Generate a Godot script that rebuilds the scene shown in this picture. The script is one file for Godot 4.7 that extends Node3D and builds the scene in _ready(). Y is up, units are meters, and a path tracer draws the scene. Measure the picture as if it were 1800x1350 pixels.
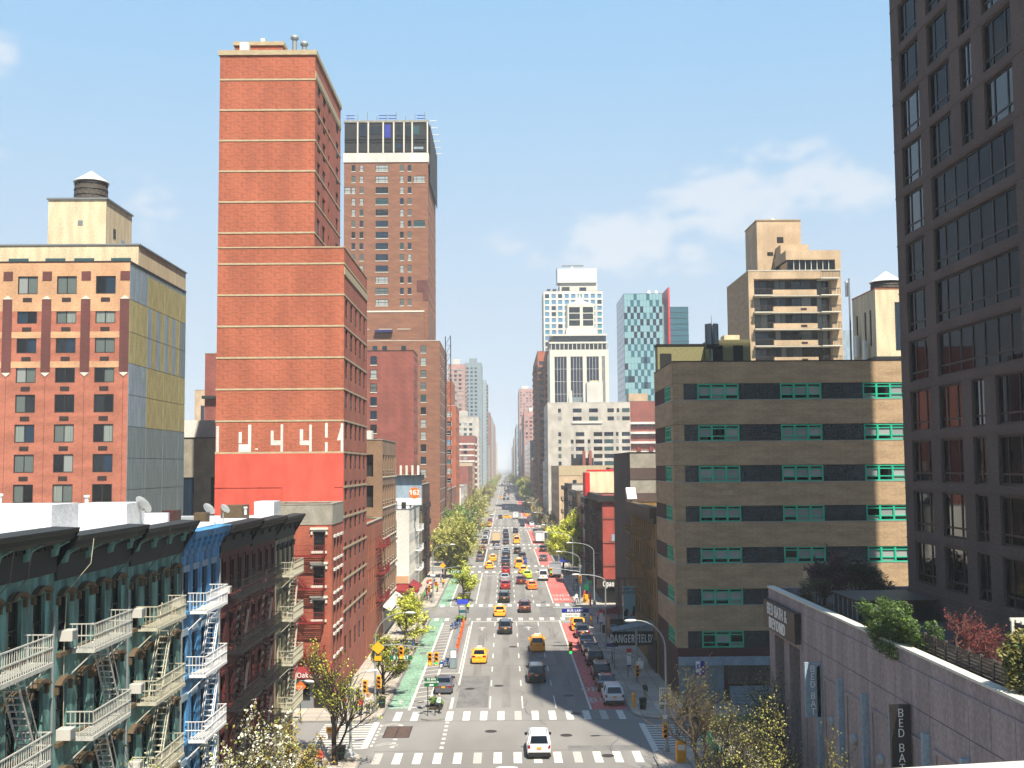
extends Node3D
# An avenue in a city seen from a bridge, built object by object.  x: across the avenue, -z: up the avenue, y: up, metres.
var rng := RandomNumberGenerator.new()
var M := {}
var T := {}
var cache := {}

func _ready() -> void:
	rng.seed = 7
	# ---- camera
	var cam := Camera3D.new(); cam.name = "camera"; add_child(cam)
	cam.transform = Transform3D(Basis(Vector3(0.99995031, -0.00748469, 0.00658436), Vector3(0.00698108, 0.99727513, 0.07344098), Vector3(-0.00711611, -0.07339136, 0.99727783)), Vector3(0, 22, 0))
	cam.fov = 37.845; cam.near = 0.2; cam.far = 20000.0; cam.current = true
	# ---- sky, sun, exposure
	var env := Environment.new()
	env.background_mode = Environment.BG_SKY
	var sky := Sky.new(); var sm := PanoramaSkyMaterial.new()
	sm.panorama = sky_picture(); sm.energy_multiplier = 1.0
	sky.sky_material = sm; env.sky = sky
	env.tonemap_mode = Environment.TONE_MAPPER_LINEAR
	env.tonemap_exposure = 2.38
	env.sdfgi_enabled = true; env.ssao_enabled = true; env.ssil_enabled = true
	env.fog_enabled = true; env.fog_light_color = Color(0.94, 0.96, 0.98); env.fog_density = 0.00027
	var we := WorldEnvironment.new(); we.name = "world_environment"; we.environment = env; add_child(we)
	var sun := DirectionalLight3D.new(); sun.name = "sun"; add_child(sun)
	var az := deg_to_rad(20.9); var el := deg_to_rad(57.0)
	sun.look_at_from_position(Vector3.ZERO, Vector3(-sin(az) * cos(el), -sin(el), -cos(az) * cos(el)), Vector3.UP)
	sun.light_energy = 1.6; sun.light_angular_distance = 0.5; sun.light_color = Color(1.0, 0.965, 0.90); sun.shadow_enabled = true
	# ---- what stands in the place
	make_textures(); make_materials()
	setting()
	row_of_houses()
	near_buildings_west()
	near_buildings_east()
	mid_buildings()
	far_buildings()
	vehicles()
	street_furniture()
	people()
	plants()

func sky_picture() -> ImageTexture:
	var w := 2048; var h := 1024
	var im := Image.create(w, h, false, Image.FORMAT_RGBF)
	var top := Color(0.075, 0.160, 0.325); var mid := Color(0.142, 0.258, 0.386); var low := Color(0.262, 0.316, 0.372)
	var nz := FastNoiseLite.new(); nz.seed = 5; nz.fractal_octaves = 5; nz.frequency = 4.0; nz.noise_type = FastNoiseLite.TYPE_SIMPLEX
	var r := RandomNumberGenerator.new(); r.seed = 21
	var blobs := []   # azimuth, elevation, half widths, strength
	for b in [[0.08, 0.20, 0.11, 0.022, 0.95], [0.16, 0.205, 0.07, 0.03, 0.9], [0.19, 0.252, 0.05, 0.022, 0.9], [0.29, 0.235, 0.075, 0.026, 0.9], [-0.45, 0.335, 0.045, 0.02, 0.9], [-0.45, 0.25, 0.04, 0.03, 0.7], [-0.31, 0.225, 0.06, 0.035, 0.6], [-0.21, 0.41, 0.05, 0.02, 0.35], [0.26, 0.265, 0.05, 0.02, 0.6], [-0.1, 0.11, 0.2, 0.03, 0.35]]:
		blobs.append(b)
	for i in 46:
		var a := r.randf_range(0.62, TAU - 0.62)
		blobs.append([a if a < PI else a - TAU, r.randf_range(0.12, 0.5), r.randf_range(0.04, 0.13), r.randf_range(0.02, 0.045), r.randf_range(0.4, 1.0)])
	for y in h:
		var el := (0.5 - (y + 0.5) / h) * PI
		var e := clampf(el / (PI / 2), 0.0, 1.0)
		var base := low.lerp(mid, smoothstep(0.02, 0.30, e)).lerp(top, smoothstep(0.20, 0.85, e))
		if el < 0.0:
			base = low.lerp(Color(0.15, 0.145, 0.135), smoothstep(0.0, 0.12, -el))
		if el < -0.02 or el > 0.62:
			im.fill_rect(Rect2i(0, y, w, 1), base)
			continue
		var near := []
		for b in blobs:
			if absf(el - b[1]) < b[3] * 2.6:
				near.append(b)
		for x in w:
			var a := wrapf((x + 0.5) / w * TAU, -PI, PI)
			var d := 0.0
			for b in near:
				var da := absf(a - b[0])
				if da > b[2] * 2.6: continue
				var de: float = el - b[1]
				de = de / (b[3] if de > 0 else b[3] * 1.25)
				d += b[4] * exp(-(da / b[2]) ** 2 - de * de)
			if d > 0.02:
				var q := Vector3(sin(a), el * 2.2, -cos(a)) * 2.6
				var f1 := nz.get_noise_3dv(q) + 0.1; var f2 := nz.get_noise_3dv(q * 3.3) * 0.42
				var c := smoothstep(0.30, 1.0, d * (0.62 + 1.25 * f1) + f2 * minf(1.0, d * 1.6)) * 0.62
				im.set_pixel(x, y, base.lerp(Color(0.366, 0.38, 0.40), c))
			else:
				im.set_pixel(x, y, base)
	return ImageTexture.create_from_image(im)

# ======================================================================= mesh tools
class MB:
	var v := PackedVector3Array(); var n := PackedVector3Array(); var uv := PackedVector2Array(); var c := PackedColorArray()
	var xf := Transform3D(); var col := Color.WHITE; var tint := false
	func _uv(p: Vector3, q: Vector3) -> Vector2:
		var a := q.abs()
		if a.y > a.x and a.y > a.z: return Vector2(p.x, p.z)
		if a.x > a.z: return Vector2(-p.z if q.x > 0 else p.z, -p.y)
		return Vector2(p.x if q.z > 0 else -p.x, -p.y)
	func tri(a: Vector3, b: Vector3, d: Vector3) -> void:      # counter-clockwise from outside, local
		a = xf * a; b = xf * b; d = xf * d
		var q := (b - a).cross(d - a).normalized()
		for p in [a, d, b]:
			v.append(p); n.append(q); uv.append(_uv(p, q))
			if tint: c.append(col)
	func tri_n(a: Vector3, b: Vector3, d: Vector3, na: Vector3, nb: Vector3, nd: Vector3) -> void:
		var q := (b - a).cross(d - a)
		v.append(a); v.append(d); v.append(b); n.append(na); n.append(nd); n.append(nb)
		uv.append(_uv(a, q)); uv.append(_uv(d, q)); uv.append(_uv(b, q))
		if tint:
			c.append(col); c.append(col); c.append(col)
	func quad(a: Vector3, b: Vector3, d: Vector3, e: Vector3) -> void:
		tri(a, b, d); tri(a, d, e)
	func box(x0: float, y0: float, z0: float, x1: float, y1: float, z1: float) -> void:
		var a := Vector3(x0, y0, z1); var b := Vector3(x1, y0, z1); var d := Vector3(x1, y1, z1); var e := Vector3(x0, y1, z1)
		var f := Vector3(x0, y0, z0); var g := Vector3(x1, y0, z0); var h := Vector3(x1, y1, z0); var i := Vector3(x0, y1, z0)
		quad(a, b, d, e); quad(g, f, i, h); quad(b, g, h, d); quad(f, a, e, i); quad(e, d, h, i); quad(f, g, b, a)
	func cbox(p: Vector3, s: Vector3) -> void:
		box(p.x - s.x / 2, p.y - s.y / 2, p.z - s.z / 2, p.x + s.x / 2, p.y + s.y / 2, p.z + s.z / 2)
	func bar(a: Vector3, b: Vector3, w: float, h := -1.0) -> void:   # a square bar from a to b
		if h < 0: h = w
		var d := (b - a).normalized()
		var s := d.cross(Vector3.UP)
		if s.length() < 0.01: s = d.cross(Vector3.RIGHT)
		s = s.normalized(); var u := s.cross(d)
		s *= w / 2; u *= h / 2
		var p := [a - s - u, a + s - u, a + s + u, a - s + u, b - s - u, b + s - u, b + s + u, b - s + u]
		for k in 4:
			var m := (k + 1) % 4
			quad(p[k], p[k + 4], p[m + 4], p[m])
		quad(p[0], p[1], p[2], p[3])
		quad(p[5], p[4], p[7], p[6])
	func prism(poly: PackedVector2Array, z0: float, z1: float) -> void:   # outline counter-clockwise in x, y
		var t := Geometry2D.triangulate_polygon(poly)
		for k in range(0, t.size(), 3):
			var a := poly[t[k]]; var b := poly[t[k + 1]]; var d := poly[t[k + 2]]
			if (b - a).cross(d - a) < 0:
				var s := b; b = d; d = s
			tri(Vector3(a.x, a.y, z1), Vector3(b.x, b.y, z1), Vector3(d.x, d.y, z1))
			tri(Vector3(a.x, a.y, z0), Vector3(d.x, d.y, z0), Vector3(b.x, b.y, z0))
		for k in poly.size():
			var a := poly[k]; var b := poly[(k + 1) % poly.size()]
			quad(Vector3(a.x, a.y, z1), Vector3(a.x, a.y, z0), Vector3(b.x, b.y, z0), Vector3(b.x, b.y, z1))
	func grid(rows: Array, close := false) -> void:     # smooth surface through rows of points (equal lengths)
		var R := rows.size(); var C: int = rows[0].size()
		var nr := []
		for i in R:
			var line := []
			for j in C:
				var ja := (j - 1 + C) % C if close else maxi(j - 1, 0)
				var jb := (j + 1) % C if close else mini(j + 1, C - 1)
				var du: Vector3 = rows[i][jb] - rows[i][ja]
				var dv: Vector3 = rows[mini(i + 1, R - 1)][j] - rows[maxi(i - 1, 0)][j]
				line.append((xf.basis * du.cross(dv)).normalized())
			nr.append(line)
		for i in R - 1:
			for j in (C if close else C - 1):
				var k := (j + 1) % C
				var a := xf * (rows[i][j] as Vector3); var b := xf * (rows[i][k] as Vector3)
				var d := xf * (rows[i + 1][k] as Vector3); var e := xf * (rows[i + 1][j] as Vector3)
				tri_n(a, b, d, nr[i][j], nr[i][k], nr[i + 1][k]); tri_n(a, d, e, nr[i][j], nr[i + 1][k], nr[i + 1][j])
	func fan(pts: Array) -> void:
		for k in range(1, pts.size() - 1):
			tri(pts[0], pts[k], pts[k + 1])
	func lathe(prof: Array, sides := 12, at := Vector3.ZERO) -> void:    # prof: Vector2(radius, y), upwards
		var rows := []
		for p in prof:
			var line := []
			for j in sides:
				var a := TAU * j / sides
				line.append(at + Vector3(cos(a) * p.x, p.y, -sin(a) * p.x))
			rows.append(line)
		grid(rows, true)
	func tube(pts: Array, r0: float, r1: float, sides := 6, cap := true) -> void:
		var rows := []
		var m := pts.size()
		var side := Vector3.ZERO
		for i in m:
			var d: Vector3 = (pts[mini(i + 1, m - 1)] - pts[maxi(i - 1, 0)]).normalized()
			if i == 0:
				side = d.cross(Vector3(0.13, 0.97, 0.21)).normalized()
				if side.length() < 0.5: side = d.cross(Vector3.RIGHT).normalized()
			else:
				side = (side - d * side.dot(d)).normalized()
			var up := d.cross(side)
			var r := lerpf(r0, r1, float(i) / (m - 1))
			var line := []
			for j in sides:
				var a := TAU * j / sides
				line.append(pts[i] + (side * cos(a) + up * sin(a)) * r)
			rows.append(line)
		grid(rows, true)
		if cap:
			fan(rows[m - 1]); var first: Array = rows[0].duplicate(); first.reverse(); fan(first)
	func wall(W: float, H: float, holes: Array, rec := 0.2, y0 := 0.0) -> void:      # in the plane z = 0, x 0..W, y y0..H
		var xs := [0.0, W]; var ys := [y0, H]
		var hs := []
		for h in holes:
			var q := Rect2(h[0], h[1], h[2], h[3])
			hs.append(q)
			for x in [q.position.x, q.end.x]:
				if not has_near(xs, x): xs.append(x)
			for y in [q.position.y, q.end.y]:
				if not has_near(ys, y): ys.append(y)
		xs.sort(); ys.sort()
		for j in ys.size() - 1:
			var ym: float = (ys[j] + ys[j + 1]) / 2
			var inrow := []
			for q in hs:
				if ym > q.position.y and ym < q.end.y: inrow.append(q)
			var start := -1.0
			for i in xs.size() - 1:
				var xm: float = (xs[i] + xs[i + 1]) / 2
				var solid := true
				for q in inrow:
					if xm > q.position.x and xm < q.end.x:
						solid = false; break
				if solid and start < 0: start = xs[i]
				if not solid and start >= 0:
					quad(Vector3(start, ys[j], 0), Vector3(xs[i], ys[j], 0), Vector3(xs[i], ys[j + 1], 0), Vector3(start, ys[j + 1], 0)); start = -1.0
			if start >= 0:
				quad(Vector3(start, ys[j], 0), Vector3(W, ys[j], 0), Vector3(W, ys[j + 1], 0), Vector3(start, ys[j + 1], 0))
		for q in hs:
			var a: Vector2 = q.position; var b: Vector2 = q.end
			quad(Vector3(a.x, a.y, -rec), Vector3(a.x, b.y, -rec), Vector3(a.x, b.y, 0), Vector3(a.x, a.y, 0))
			quad(Vector3(b.x, a.y, -rec), Vector3(b.x, a.y, 0), Vector3(b.x, b.y, 0), Vector3(b.x, b.y, -rec))
			quad(Vector3(a.x, a.y, 0), Vector3(b.x, a.y, 0), Vector3(b.x, a.y, -rec), Vector3(a.x, a.y, -rec))
			quad(Vector3(a.x, b.y, -rec), Vector3(b.x, b.y, -rec), Vector3(b.x, b.y, 0), Vector3(a.x, b.y, 0))
	func has_near(a: Array, x: float) -> bool:
		for q in a:
			if absf(q - x) < 1e-4: return true
		return false
	func mesh() -> ArrayMesh:
		var m := ArrayMesh.new()
		if v.is_empty(): return m
		var a := []; a.resize(Mesh.ARRAY_MAX)
		a[Mesh.ARRAY_VERTEX] = v; a[Mesh.ARRAY_NORMAL] = n; a[Mesh.ARRAY_TEX_UV] = uv; a[Mesh.ARRAY_TEX_UV2] = uv
		if tint: a[Mesh.ARRAY_COLOR] = c
		m.add_surface_from_arrays(Mesh.PRIMITIVE_TRIANGLES, a)
		return m

# ======================================================================= naming things
func thing(called: String, label: String, category: String, at := Vector3.ZERO, turn := 0.0, group := "") -> Node3D:
	var o := Node3D.new(); o.name = called; add_child(o, true)
	o.position = at; o.rotation.y = turn
	return tag(o, label, category, group)

func tag(o: Node3D, label: String, category: String, group := "") -> Node3D:
	o.set_meta("label", label); o.set_meta("category", category)
	if group != "": o.set_meta("group", group)
	return o

func obj(called: String, m, mat: Material, parent: Node = self, xf := Transform3D()) -> MeshInstance3D:
	var o := MeshInstance3D.new(); o.name = called
	o.mesh = m.mesh() if m is MB else m
	o.material_override = mat; o.transform = xf
	parent.add_child(o, true)
	return o

func struct(called: String, m, mat: Material, label := "", parent: Node = self) -> MeshInstance3D:
	var o := obj(called, m, mat, parent)
	o.set_meta("kind", "structure")
	if label != "": o.set_meta("label", label)
	return o

func stuff(o: Node3D) -> Node3D:
	o.set_meta("kind", "stuff"); return o

func at(x: float, y: float, z: float, turn := 0.0) -> Transform3D:
	return Transform3D(Basis(Vector3.UP, turn), Vector3(x, y, z))

func face(x: float, y: float, z: float, turn_deg: float) -> Transform3D:
	return Transform3D(Basis(Vector3.UP, deg_to_rad(turn_deg)), Vector3(x, y, z))

func letters(s: String, h: float, mat: Material, parent: Node, xf: Transform3D, bold := true, depth := 0.02, squeeze := 1.0) -> MeshInstance3D:
	var key := "txt%s|%s|%s" % [s, bold, depth / h]
	if not cache.has(key):
		var t := TextMesh.new()
		var f := SystemFont.new(); f.font_names = PackedStringArray(["Droid Sans"]); f.font_weight = 700 if bold else 400
		t.font = f; t.text = s; t.font_size = 32; t.pixel_size = 1.0 / 23.0; t.depth = depth / h; t.curve_step = 3.0
		cache[key] = t
	return obj("lettering", cache[key], mat, parent, xf * Transform3D(Basis(), Vector3(0, h * 0.5, 0)) * Transform3D(Basis.from_scale(Vector3(h * squeeze, h, h)), Vector3.ZERO))

# ======================================================================= textures and materials
func noise_tex(key: String, freq: float, oct: int, lo: Color, hi: Color, size := 256, sd := 1, kind := FastNoiseLite.TYPE_SIMPLEX_SMOOTH) -> void:
	var nz := FastNoiseLite.new(); nz.seed = sd; nz.frequency = freq; nz.fractal_octaves = oct; nz.noise_type = kind
	var im := nz.get_seamless_image(size, size)
	im.convert(Image.FORMAT_RGB8)
	var d := im.get_data()
	for i in range(0, d.size(), 3):
		var t := d[i] / 255.0
		t = smoothstep(0.0, 1.0, t)
		d[i] = int(clampf(lerpf(lo.r, hi.r, t), 0, 1) * 255); d[i + 1] = int(clampf(lerpf(lo.g, hi.g, t), 0, 1) * 255); d[i + 2] = int(clampf(lerpf(lo.b, hi.b, t), 0, 1) * 255)
	T[key] = ImageTexture.create_from_image(Image.create_from_data(size, size, false, Image.FORMAT_RGB8, d))

func brick_tex(key: String, brick: Color, mortar: Color, vary: float, sd: int, cols := 8, rows := 16, header := false) -> void:
	var r := RandomNumberGenerator.new(); r.seed = sd
	var S := 256; var bw := S / cols; var bh := S / rows
	var im := Image.create(S, S, false, Image.FORMAT_RGB8); im.fill(mortar)
	for j in rows:
		var off := bw / 2 if j % 2 else 0
		for i in cols:
			var f := 1.0 + r.randf_range(-vary, vary)
			var q := Color(clampf(brick.r * f + r.randf_range(-0.02, 0.02), 0, 1), clampf(brick.g * f, 0, 1), clampf(brick.b * f, 0, 1))
			if header and (i + j) % 2 == 0: q = q.lerp(mortar, 0.22)
			var x := i * bw + off
			for part in [[x, mini(x + bw - 2, S)], [0, x + bw - 2 - S]]:
				if part[1] > part[0]:
					im.fill_rect(Rect2i(part[0], j * bh, part[1] - part[0], bh - 2), q)
	T[key] = ImageTexture.create_from_image(im)

func brick_normal() -> void:
	var S := 256
	var im := Image.create(S, S, false, Image.FORMAT_RGB8); im.fill(Color(0.2, 0.2, 0.2))
	var r := RandomNumberGenerator.new(); r.seed = 3
	for j in 16:
		for i in 8:
			var x := i * 32 + (16 if j % 2 else 0)
			var g := r.randf_range(0.72, 1.0)
			for p in [[x, mini(x + 29, S)], [0, x + 29 - S]]:
				if p[1] > p[0]: im.fill_rect(Rect2i(p[0], j * 16, p[1] - p[0], 13), Color(g, g, g))
	im.bump_map_to_normal_map(3.0)
	T["brick_n"] = ImageTexture.create_from_image(im)

func tile_tex(key: String, body: Color, line: Color, n: int, w: int, vary: float, sd: int) -> void:
	var r := RandomNumberGenerator.new(); r.seed = sd
	var S := 256; var c := S / n
	var im := Image.create(S, S, false, Image.FORMAT_RGB8); im.fill(line)
	for j in n:
		for i in n:
			var f := 1.0 + r.randf_range(-vary, vary)
			im.fill_rect(Rect2i(i * c, j * c, c - w, c - w), Color(body.r * f, body.g * f, body.b * f))
	T[key] = ImageTexture.create_from_image(im)

func make_textures() -> void:
	brick_normal()
	noise_tex("grain", 0.05, 5, Color(0.86, 0.86, 0.86), Color(1, 1, 1), 256, 4)
	noise_tex("blotch", 0.012, 4, Color(0.86, 0.855, 0.85), Color(1, 1, 1), 256, 9)
	noise_tex("streak", 0.02, 5, Color(0.87, 0.865, 0.86), Color(1, 1, 1), 256, 12)
	noise_tex("grime", 0.018, 5, Color(0.58, 0.56, 0.53), Color(1.05, 1.05, 1.05), 256, 14)
	noise_tex("asphalt", 0.16, 4, Color(0.78, 0.78, 0.78), Color(1, 1, 1), 512, 2)
	noise_tex("wear", 0.03, 5, Color(0.80, 0.80, 0.79), Color(1.05, 1.05, 1.05), 256, 31)
	noise_tex("bark", 0.06, 4, Color(0.5, 0.47, 0.44), Color(1, 1, 1), 128, 8)
	# curtain folds
	var cu := Image.create(128, 16, false, Image.FORMAT_RGB8)
	var r := RandomNumberGenerator.new(); r.seed = 2
	for x in 128:
		var g := 0.78 + 0.2 * sin(x * 0.55 + 2.0 * sin(x * 0.11)) * r.randf_range(0.6, 1.0)
		cu.fill_rect(Rect2i(x, 0, 1, 16), Color(g, g, g))
	T["folds"] = ImageTexture.create_from_image(cu)
	var sl := Image.create(16, 128, false, Image.FORMAT_RGB8)
	for y in 128: sl.fill_rect(Rect2i(0, y, 16, 1), Color(0.62, 0.62, 0.62) if y % 8 < 2 else Color(1, 1, 1))
	T["slats"] = ImageTexture.create_from_image(sl)
	tile_tex("flags", Color(1, 0.99, 0.97), Color(0.6, 0.6, 0.58), 4, 2, 0.07, 6)
	tile_tex("blocks", Color(1, 1, 1), Color(0.66, 0.66, 0.66), 8, 3, 0.18, 16)

func tone(c: Color) -> Color:    # colours were judged as they look in daylight; base colours are deeper
	var l := c.srgb_to_linear()
	return Color(pow(l.r, 1.2) * 0.86, pow(l.g, 1.2) * 0.86, pow(l.b, 1.2) * 0.86).linear_to_srgb()

func std(key: String, col: Color, rough := 0.8, tex := "", sc := Vector2(1, 1), det := "", dsc := Vector2(0.1, 0.1), metal := 0.0) -> StandardMaterial3D:
	var m := StandardMaterial3D.new(); m.resource_name = key
	m.albedo_color = tone(col); m.roughness = rough; m.metallic = metal
	if tex != "":
		m.albedo_texture = T[tex]; m.uv1_scale = Vector3(sc.x, sc.y, 1)
	if det != "":
		m.detail_enabled = true; m.detail_albedo = T[det]; m.detail_blend_mode = BaseMaterial3D.BLEND_MODE_MUL
		m.detail_uv_layer = BaseMaterial3D.DETAIL_UV_2; m.uv2_scale = Vector3(dsc.x, dsc.y, 1)
	M[key] = m
	return m

func brick(key: String, col: Color, mortar: Color, vary := 0.14, sd := 1, det := "blotch", dsc := Vector2(0.07, 0.05), header := false) -> void:
	brick_tex("b_" + key, tone(col), tone(mortar), vary, sd, 8, 16, header)
	var m := std(key, Color.WHITE, 0.9, "b_" + key, Vector2(1 / 1.7, 1 / 1.15), det, dsc)
	m.normal_enabled = true; m.normal_texture = T["brick_n"]; m.normal_scale = 0.7

func painted_brick(key: String, col: Color, det := "grime", dsc := Vector2(0.30, 0.07)) -> void:
	var m := std(key, col, 0.7, "grain", Vector2(0.6, 0.6), det, dsc)
	m.normal_enabled = true; m.normal_texture = T["brick_n"]; m.normal_scale = 1.0
	m.albedo_texture = T["grain"]; m.uv1_scale = Vector3(1 / 1.7, 1 / 1.15, 1)

func glass(key: String, col: Color, rough := 0.05, tex := "", sc := Vector2(1, 1)) -> void:
	var m := std(key, col, rough, tex, sc)
	m.metallic_specular = 0.55
	if rough > 0.2:
		m.clearcoat_enabled = true; m.clearcoat = 0.9; m.clearcoat_roughness = 0.04

func make_materials() -> void:
	# ground
	std("asphalt", Color(0.625, 0.615, 0.60), 0.92, "asphalt", Vector2(0.5, 0.5), "blotch", Vector2(0.035, 0.012))
	std("asphalt_patch", Color(0.56, 0.555, 0.545), 0.92, "asphalt", Vector2(0.7, 0.7), "blotch", Vector2(0.2, 0.1))
	std("city_ground", Color(0.42, 0.42, 0.42), 0.95, "grain", Vector2(0.05, 0.05))
	std("pavement", Color(0.74, 0.71, 0.67), 0.9, "flags", Vector2(1 / 6.0, 1 / 6.0), "blotch", Vector2(0.06, 0.06))
	std("kerb", Color(0.58, 0.57, 0.55), 0.85, "grain", Vector2(0.4, 0.4))
	std("paint", Color(0.86, 0.85, 0.82), 0.75, "wear", Vector2(0.45, 0.45))
	std("paint_worn", Color(0.74, 0.73, 0.71), 0.8, "wear", Vector2(0.9, 0.9))
	std("bike_lane", Color(0.585, 0.72, 0.63), 0.85, "wear", Vector2(0.3, 0.12), "blotch", Vector2(0.1, 0.04))
	std("bus_lane", Color(0.84, 0.49, 0.47), 0.85, "wear", Vector2(0.3, 0.08), "blotch", Vector2(0.1, 0.03))
	std("plaza", Color(0.72, 0.68, 0.63), 0.85, "flags", Vector2(0.25, 0.25), "blotch", Vector2(0.1, 0.1))
	std("iron", Color(0.30, 0.27, 0.26), 0.7, "grain", Vector2(2, 2), "", Vector2(1, 1), 0.3)
	std("asphalt_stain", Color(0.585, 0.575, 0.56), 0.85, "asphalt", Vector2(0.5, 0.5), "blotch", Vector2(0.15, 0.03)); std("tar_seam", Color(0.36, 0.36, 0.36), 0.7)
	std("rust_plate", Color(0.42, 0.34, 0.30), 0.8, "grain", Vector2(1, 1), "streak", Vector2(0.3, 0.3))
	std("soil", Color(0.30, 0.25, 0.20), 0.95, "grain", Vector2(1, 1))
	# walls
	painted_brick("teal", Color(0.50, 0.69, 0.665))
	painted_brick("blue", Color(0.36, 0.66, 0.87))
	painted_brick("oxblood", Color(0.46, 0.12, 0.09))
	painted_brick("stone_beige", Color(0.74, 0.71, 0.60))
	brick("red_brick", Color(0.715, 0.40, 0.30), Color(0.72, 0.52, 0.43), 0.12, 2)
	brick("tower_brick", Color(0.735, 0.425, 0.315), Color(0.77, 0.54, 0.44), 0.14, 3, "streak", Vector2(0.06, 0.018), true)
	brick("orange_brick", Color(0.75, 0.49, 0.405), Color(0.80, 0.58, 0.49), 0.07, 4, "blotch", Vector2(0.08, 0.2))
	brick("yellow_brick", Color(0.87, 0.70, 0.55), Color(0.87, 0.75, 0.63), 0.07, 5)
	brick("plum_brick", Color(0.46, 0.26, 0.26), Color(0.62, 0.46, 0.42), 0.10, 6)
	brick("brown_brick", Color(0.62, 0.44, 0.34), Color(0.67, 0.52, 0.43), 0.14, 7, "streak", Vector2(0.03, 0.12))
	brick("rose_brick", Color(0.64, 0.37, 0.32), Color(0.68, 0.50, 0.45), 0.14, 8)
	brick("amber_brick", Color(0.74, 0.42, 0.28), Color(0.75, 0.55, 0.44), 0.12, 9)
	brick("tan_brick", Color(0.76, 0.655, 0.525), Color(0.76, 0.69, 0.59), 0.07, 10, "streak", Vector2(0.05, 0.22))
	brick("beige_brick", Color(0.84, 0.745, 0.625), Color(0.84, 0.77, 0.67), 0.07, 11)
	brick("grey_brick", Color(0.43, 0.365, 0.34), Color(0.49, 0.43, 0.405), 0.10, 12)
	brick("dark_brick", Color(0.36, 0.31, 0.27), Color(0.38, 0.34, 0.31), 0.16, 13)
	brick("maroon_brick", Color(0.34, 0.16, 0.13), Color(0.38, 0.24, 0.2), 0.14, 14)
	brick("pink_brick", Color(0.75, 0.38, 0.34), Color(0.76, 0.46, 0.42), 0.08, 15)
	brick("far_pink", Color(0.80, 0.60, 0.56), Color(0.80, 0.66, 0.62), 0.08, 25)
	brick("white_brick", Color(0.84, 0.82, 0.78), Color(0.76, 0.74, 0.70), 0.05, 16)
	brick("parking_tan", Color(0.66, 0.54, 0.43), Color(0.66, 0.58, 0.50), 0.08, 17)
	std("coral", Color(0.89, 0.41, 0.33), 0.75, "grain", Vector2(0.3, 0.3), "streak", Vector2(0.12, 0.05))
	M.coral.normal_enabled = true; M.coral.normal_texture = T["brick_n"]; M.coral.normal_scale = 0.8; M.coral.uv1_scale = Vector3(1 / 1.7, 1 / 1.15, 1)
	std("cream_stucco", Color(0.90, 0.84, 0.72), 0.9, "grain", Vector2(0.4, 0.4), "streak", Vector2(0.15, 0.03))
	std("panel_blue", Color(0.64, 0.71, 0.76), 0.85, "grain", Vector2(0.3, 0.3), "streak", Vector2(0.2, 0.05))
	std("panel_olive", Color(0.765, 0.735, 0.54), 0.85, "grain", Vector2(0.3, 0.3), "streak", Vector2(0.2, 0.08))
	std("panel_steel", Color(0.58, 0.64, 0.66), 0.85, "grain", Vector2(0.3, 0.3), "streak", Vector2(0.3, 0.05))
	std("panel_tan", Color(0.80, 0.73, 0.58), 0.85, "grain", Vector2(0.3, 0.3))
	std("white_wall", Color(0.91, 0.90, 0.87), 0.8, "grain", Vector2(0.3, 0.3), "blotch", Vector2(0.05, 0.02))
	std("concrete", Color(0.68, 0.66, 0.61), 0.9, "grain", Vector2(0.4, 0.4), "streak", Vector2(0.12, 0.08))
	std("limestone", Color(0.85, 0.835, 0.785), 0.85, "grain", Vector2(0.4, 0.4))
	std("band_stone", Color(0.78, 0.72, 0.60), 0.85, "grain", Vector2(0.6, 0.6), "streak", Vector2(0.2, 1.0))
	std("podium_wall", Color(0.69, 0.635, 0.635), 0.9, "grain", Vector2(0.25, 0.25), "streak", Vector2(0.16, 0.014))
	std("silver_roof", Color(0.88, 0.89, 0.90), 0.6, "grain", Vector2(0.35, 0.35), "blotch", Vector2(0.12, 0.12))
	std("roof_tar", Color(0.34, 0.33, 0.32), 0.9, "grain", Vector2(0.3, 0.3), "blotch", Vector2(0.05, 0.05))
	std("olive_stucco", Color(0.58, 0.56, 0.41), 0.9, "grain", Vector2(0.3, 0.3))
	std("gold_wall", Color(0.62, 0.50, 0.28), 0.85, "grain", Vector2(0.4, 0.4), "streak", Vector2(0.2, 0.06))
	std("glass_block", Color(0.27, 0.31, 0.325), 0.25, "blocks", Vector2(0.5, 0.5), "blotch", Vector2(0.2, 0.2))
	std("cornice_dark", Color(0.16, 0.19, 0.18), 0.7, "grain", Vector2(0.5, 0.5), "streak", Vector2(0.3, 0.3))
	std("cornice_black", Color(0.12, 0.11, 0.11), 0.7, "grain", Vector2(0.5, 0.5))
	std("rust_stone", Color(0.44, 0.37, 0.27), 0.85, "grain", Vector2(1, 1), "streak", Vector2(0.5, 0.5))
	std("metal_grey", Color(0.62, 0.63, 0.63), 0.45, "", Vector2(1, 1), "", Vector2(1, 1), 0.4)
	std("galvanised", Color(0.66, 0.68, 0.68), 0.5, "grain", Vector2(1, 1), "", Vector2(1, 1), 0.3)
	std("escape_white", Color(0.80, 0.80, 0.77), 0.65, "grain", Vector2(1, 1), "streak", Vector2(0.5, 0.5))
	std("escape_bright", Color(0.90, 0.90, 0.90), 0.6, "grain", Vector2(1, 1))
	std("escape_cream", Color(0.80, 0.785, 0.71), 0.65, "grain", Vector2(1, 1), "streak", Vector2(0.5, 0.5))
	std("escape_black", Color(0.10, 0.09, 0.09), 0.6)
	std("escape_red", Color(0.55, 0.12, 0.09), 0.65, "grain", Vector2(1, 1))
	std("escape_gold", Color(0.56, 0.45, 0.24), 0.7, "grain", Vector2(1, 1))
	std("ac_white", Color(0.80, 0.79, 0.76), 0.6, "grain", Vector2(2, 2))
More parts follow.
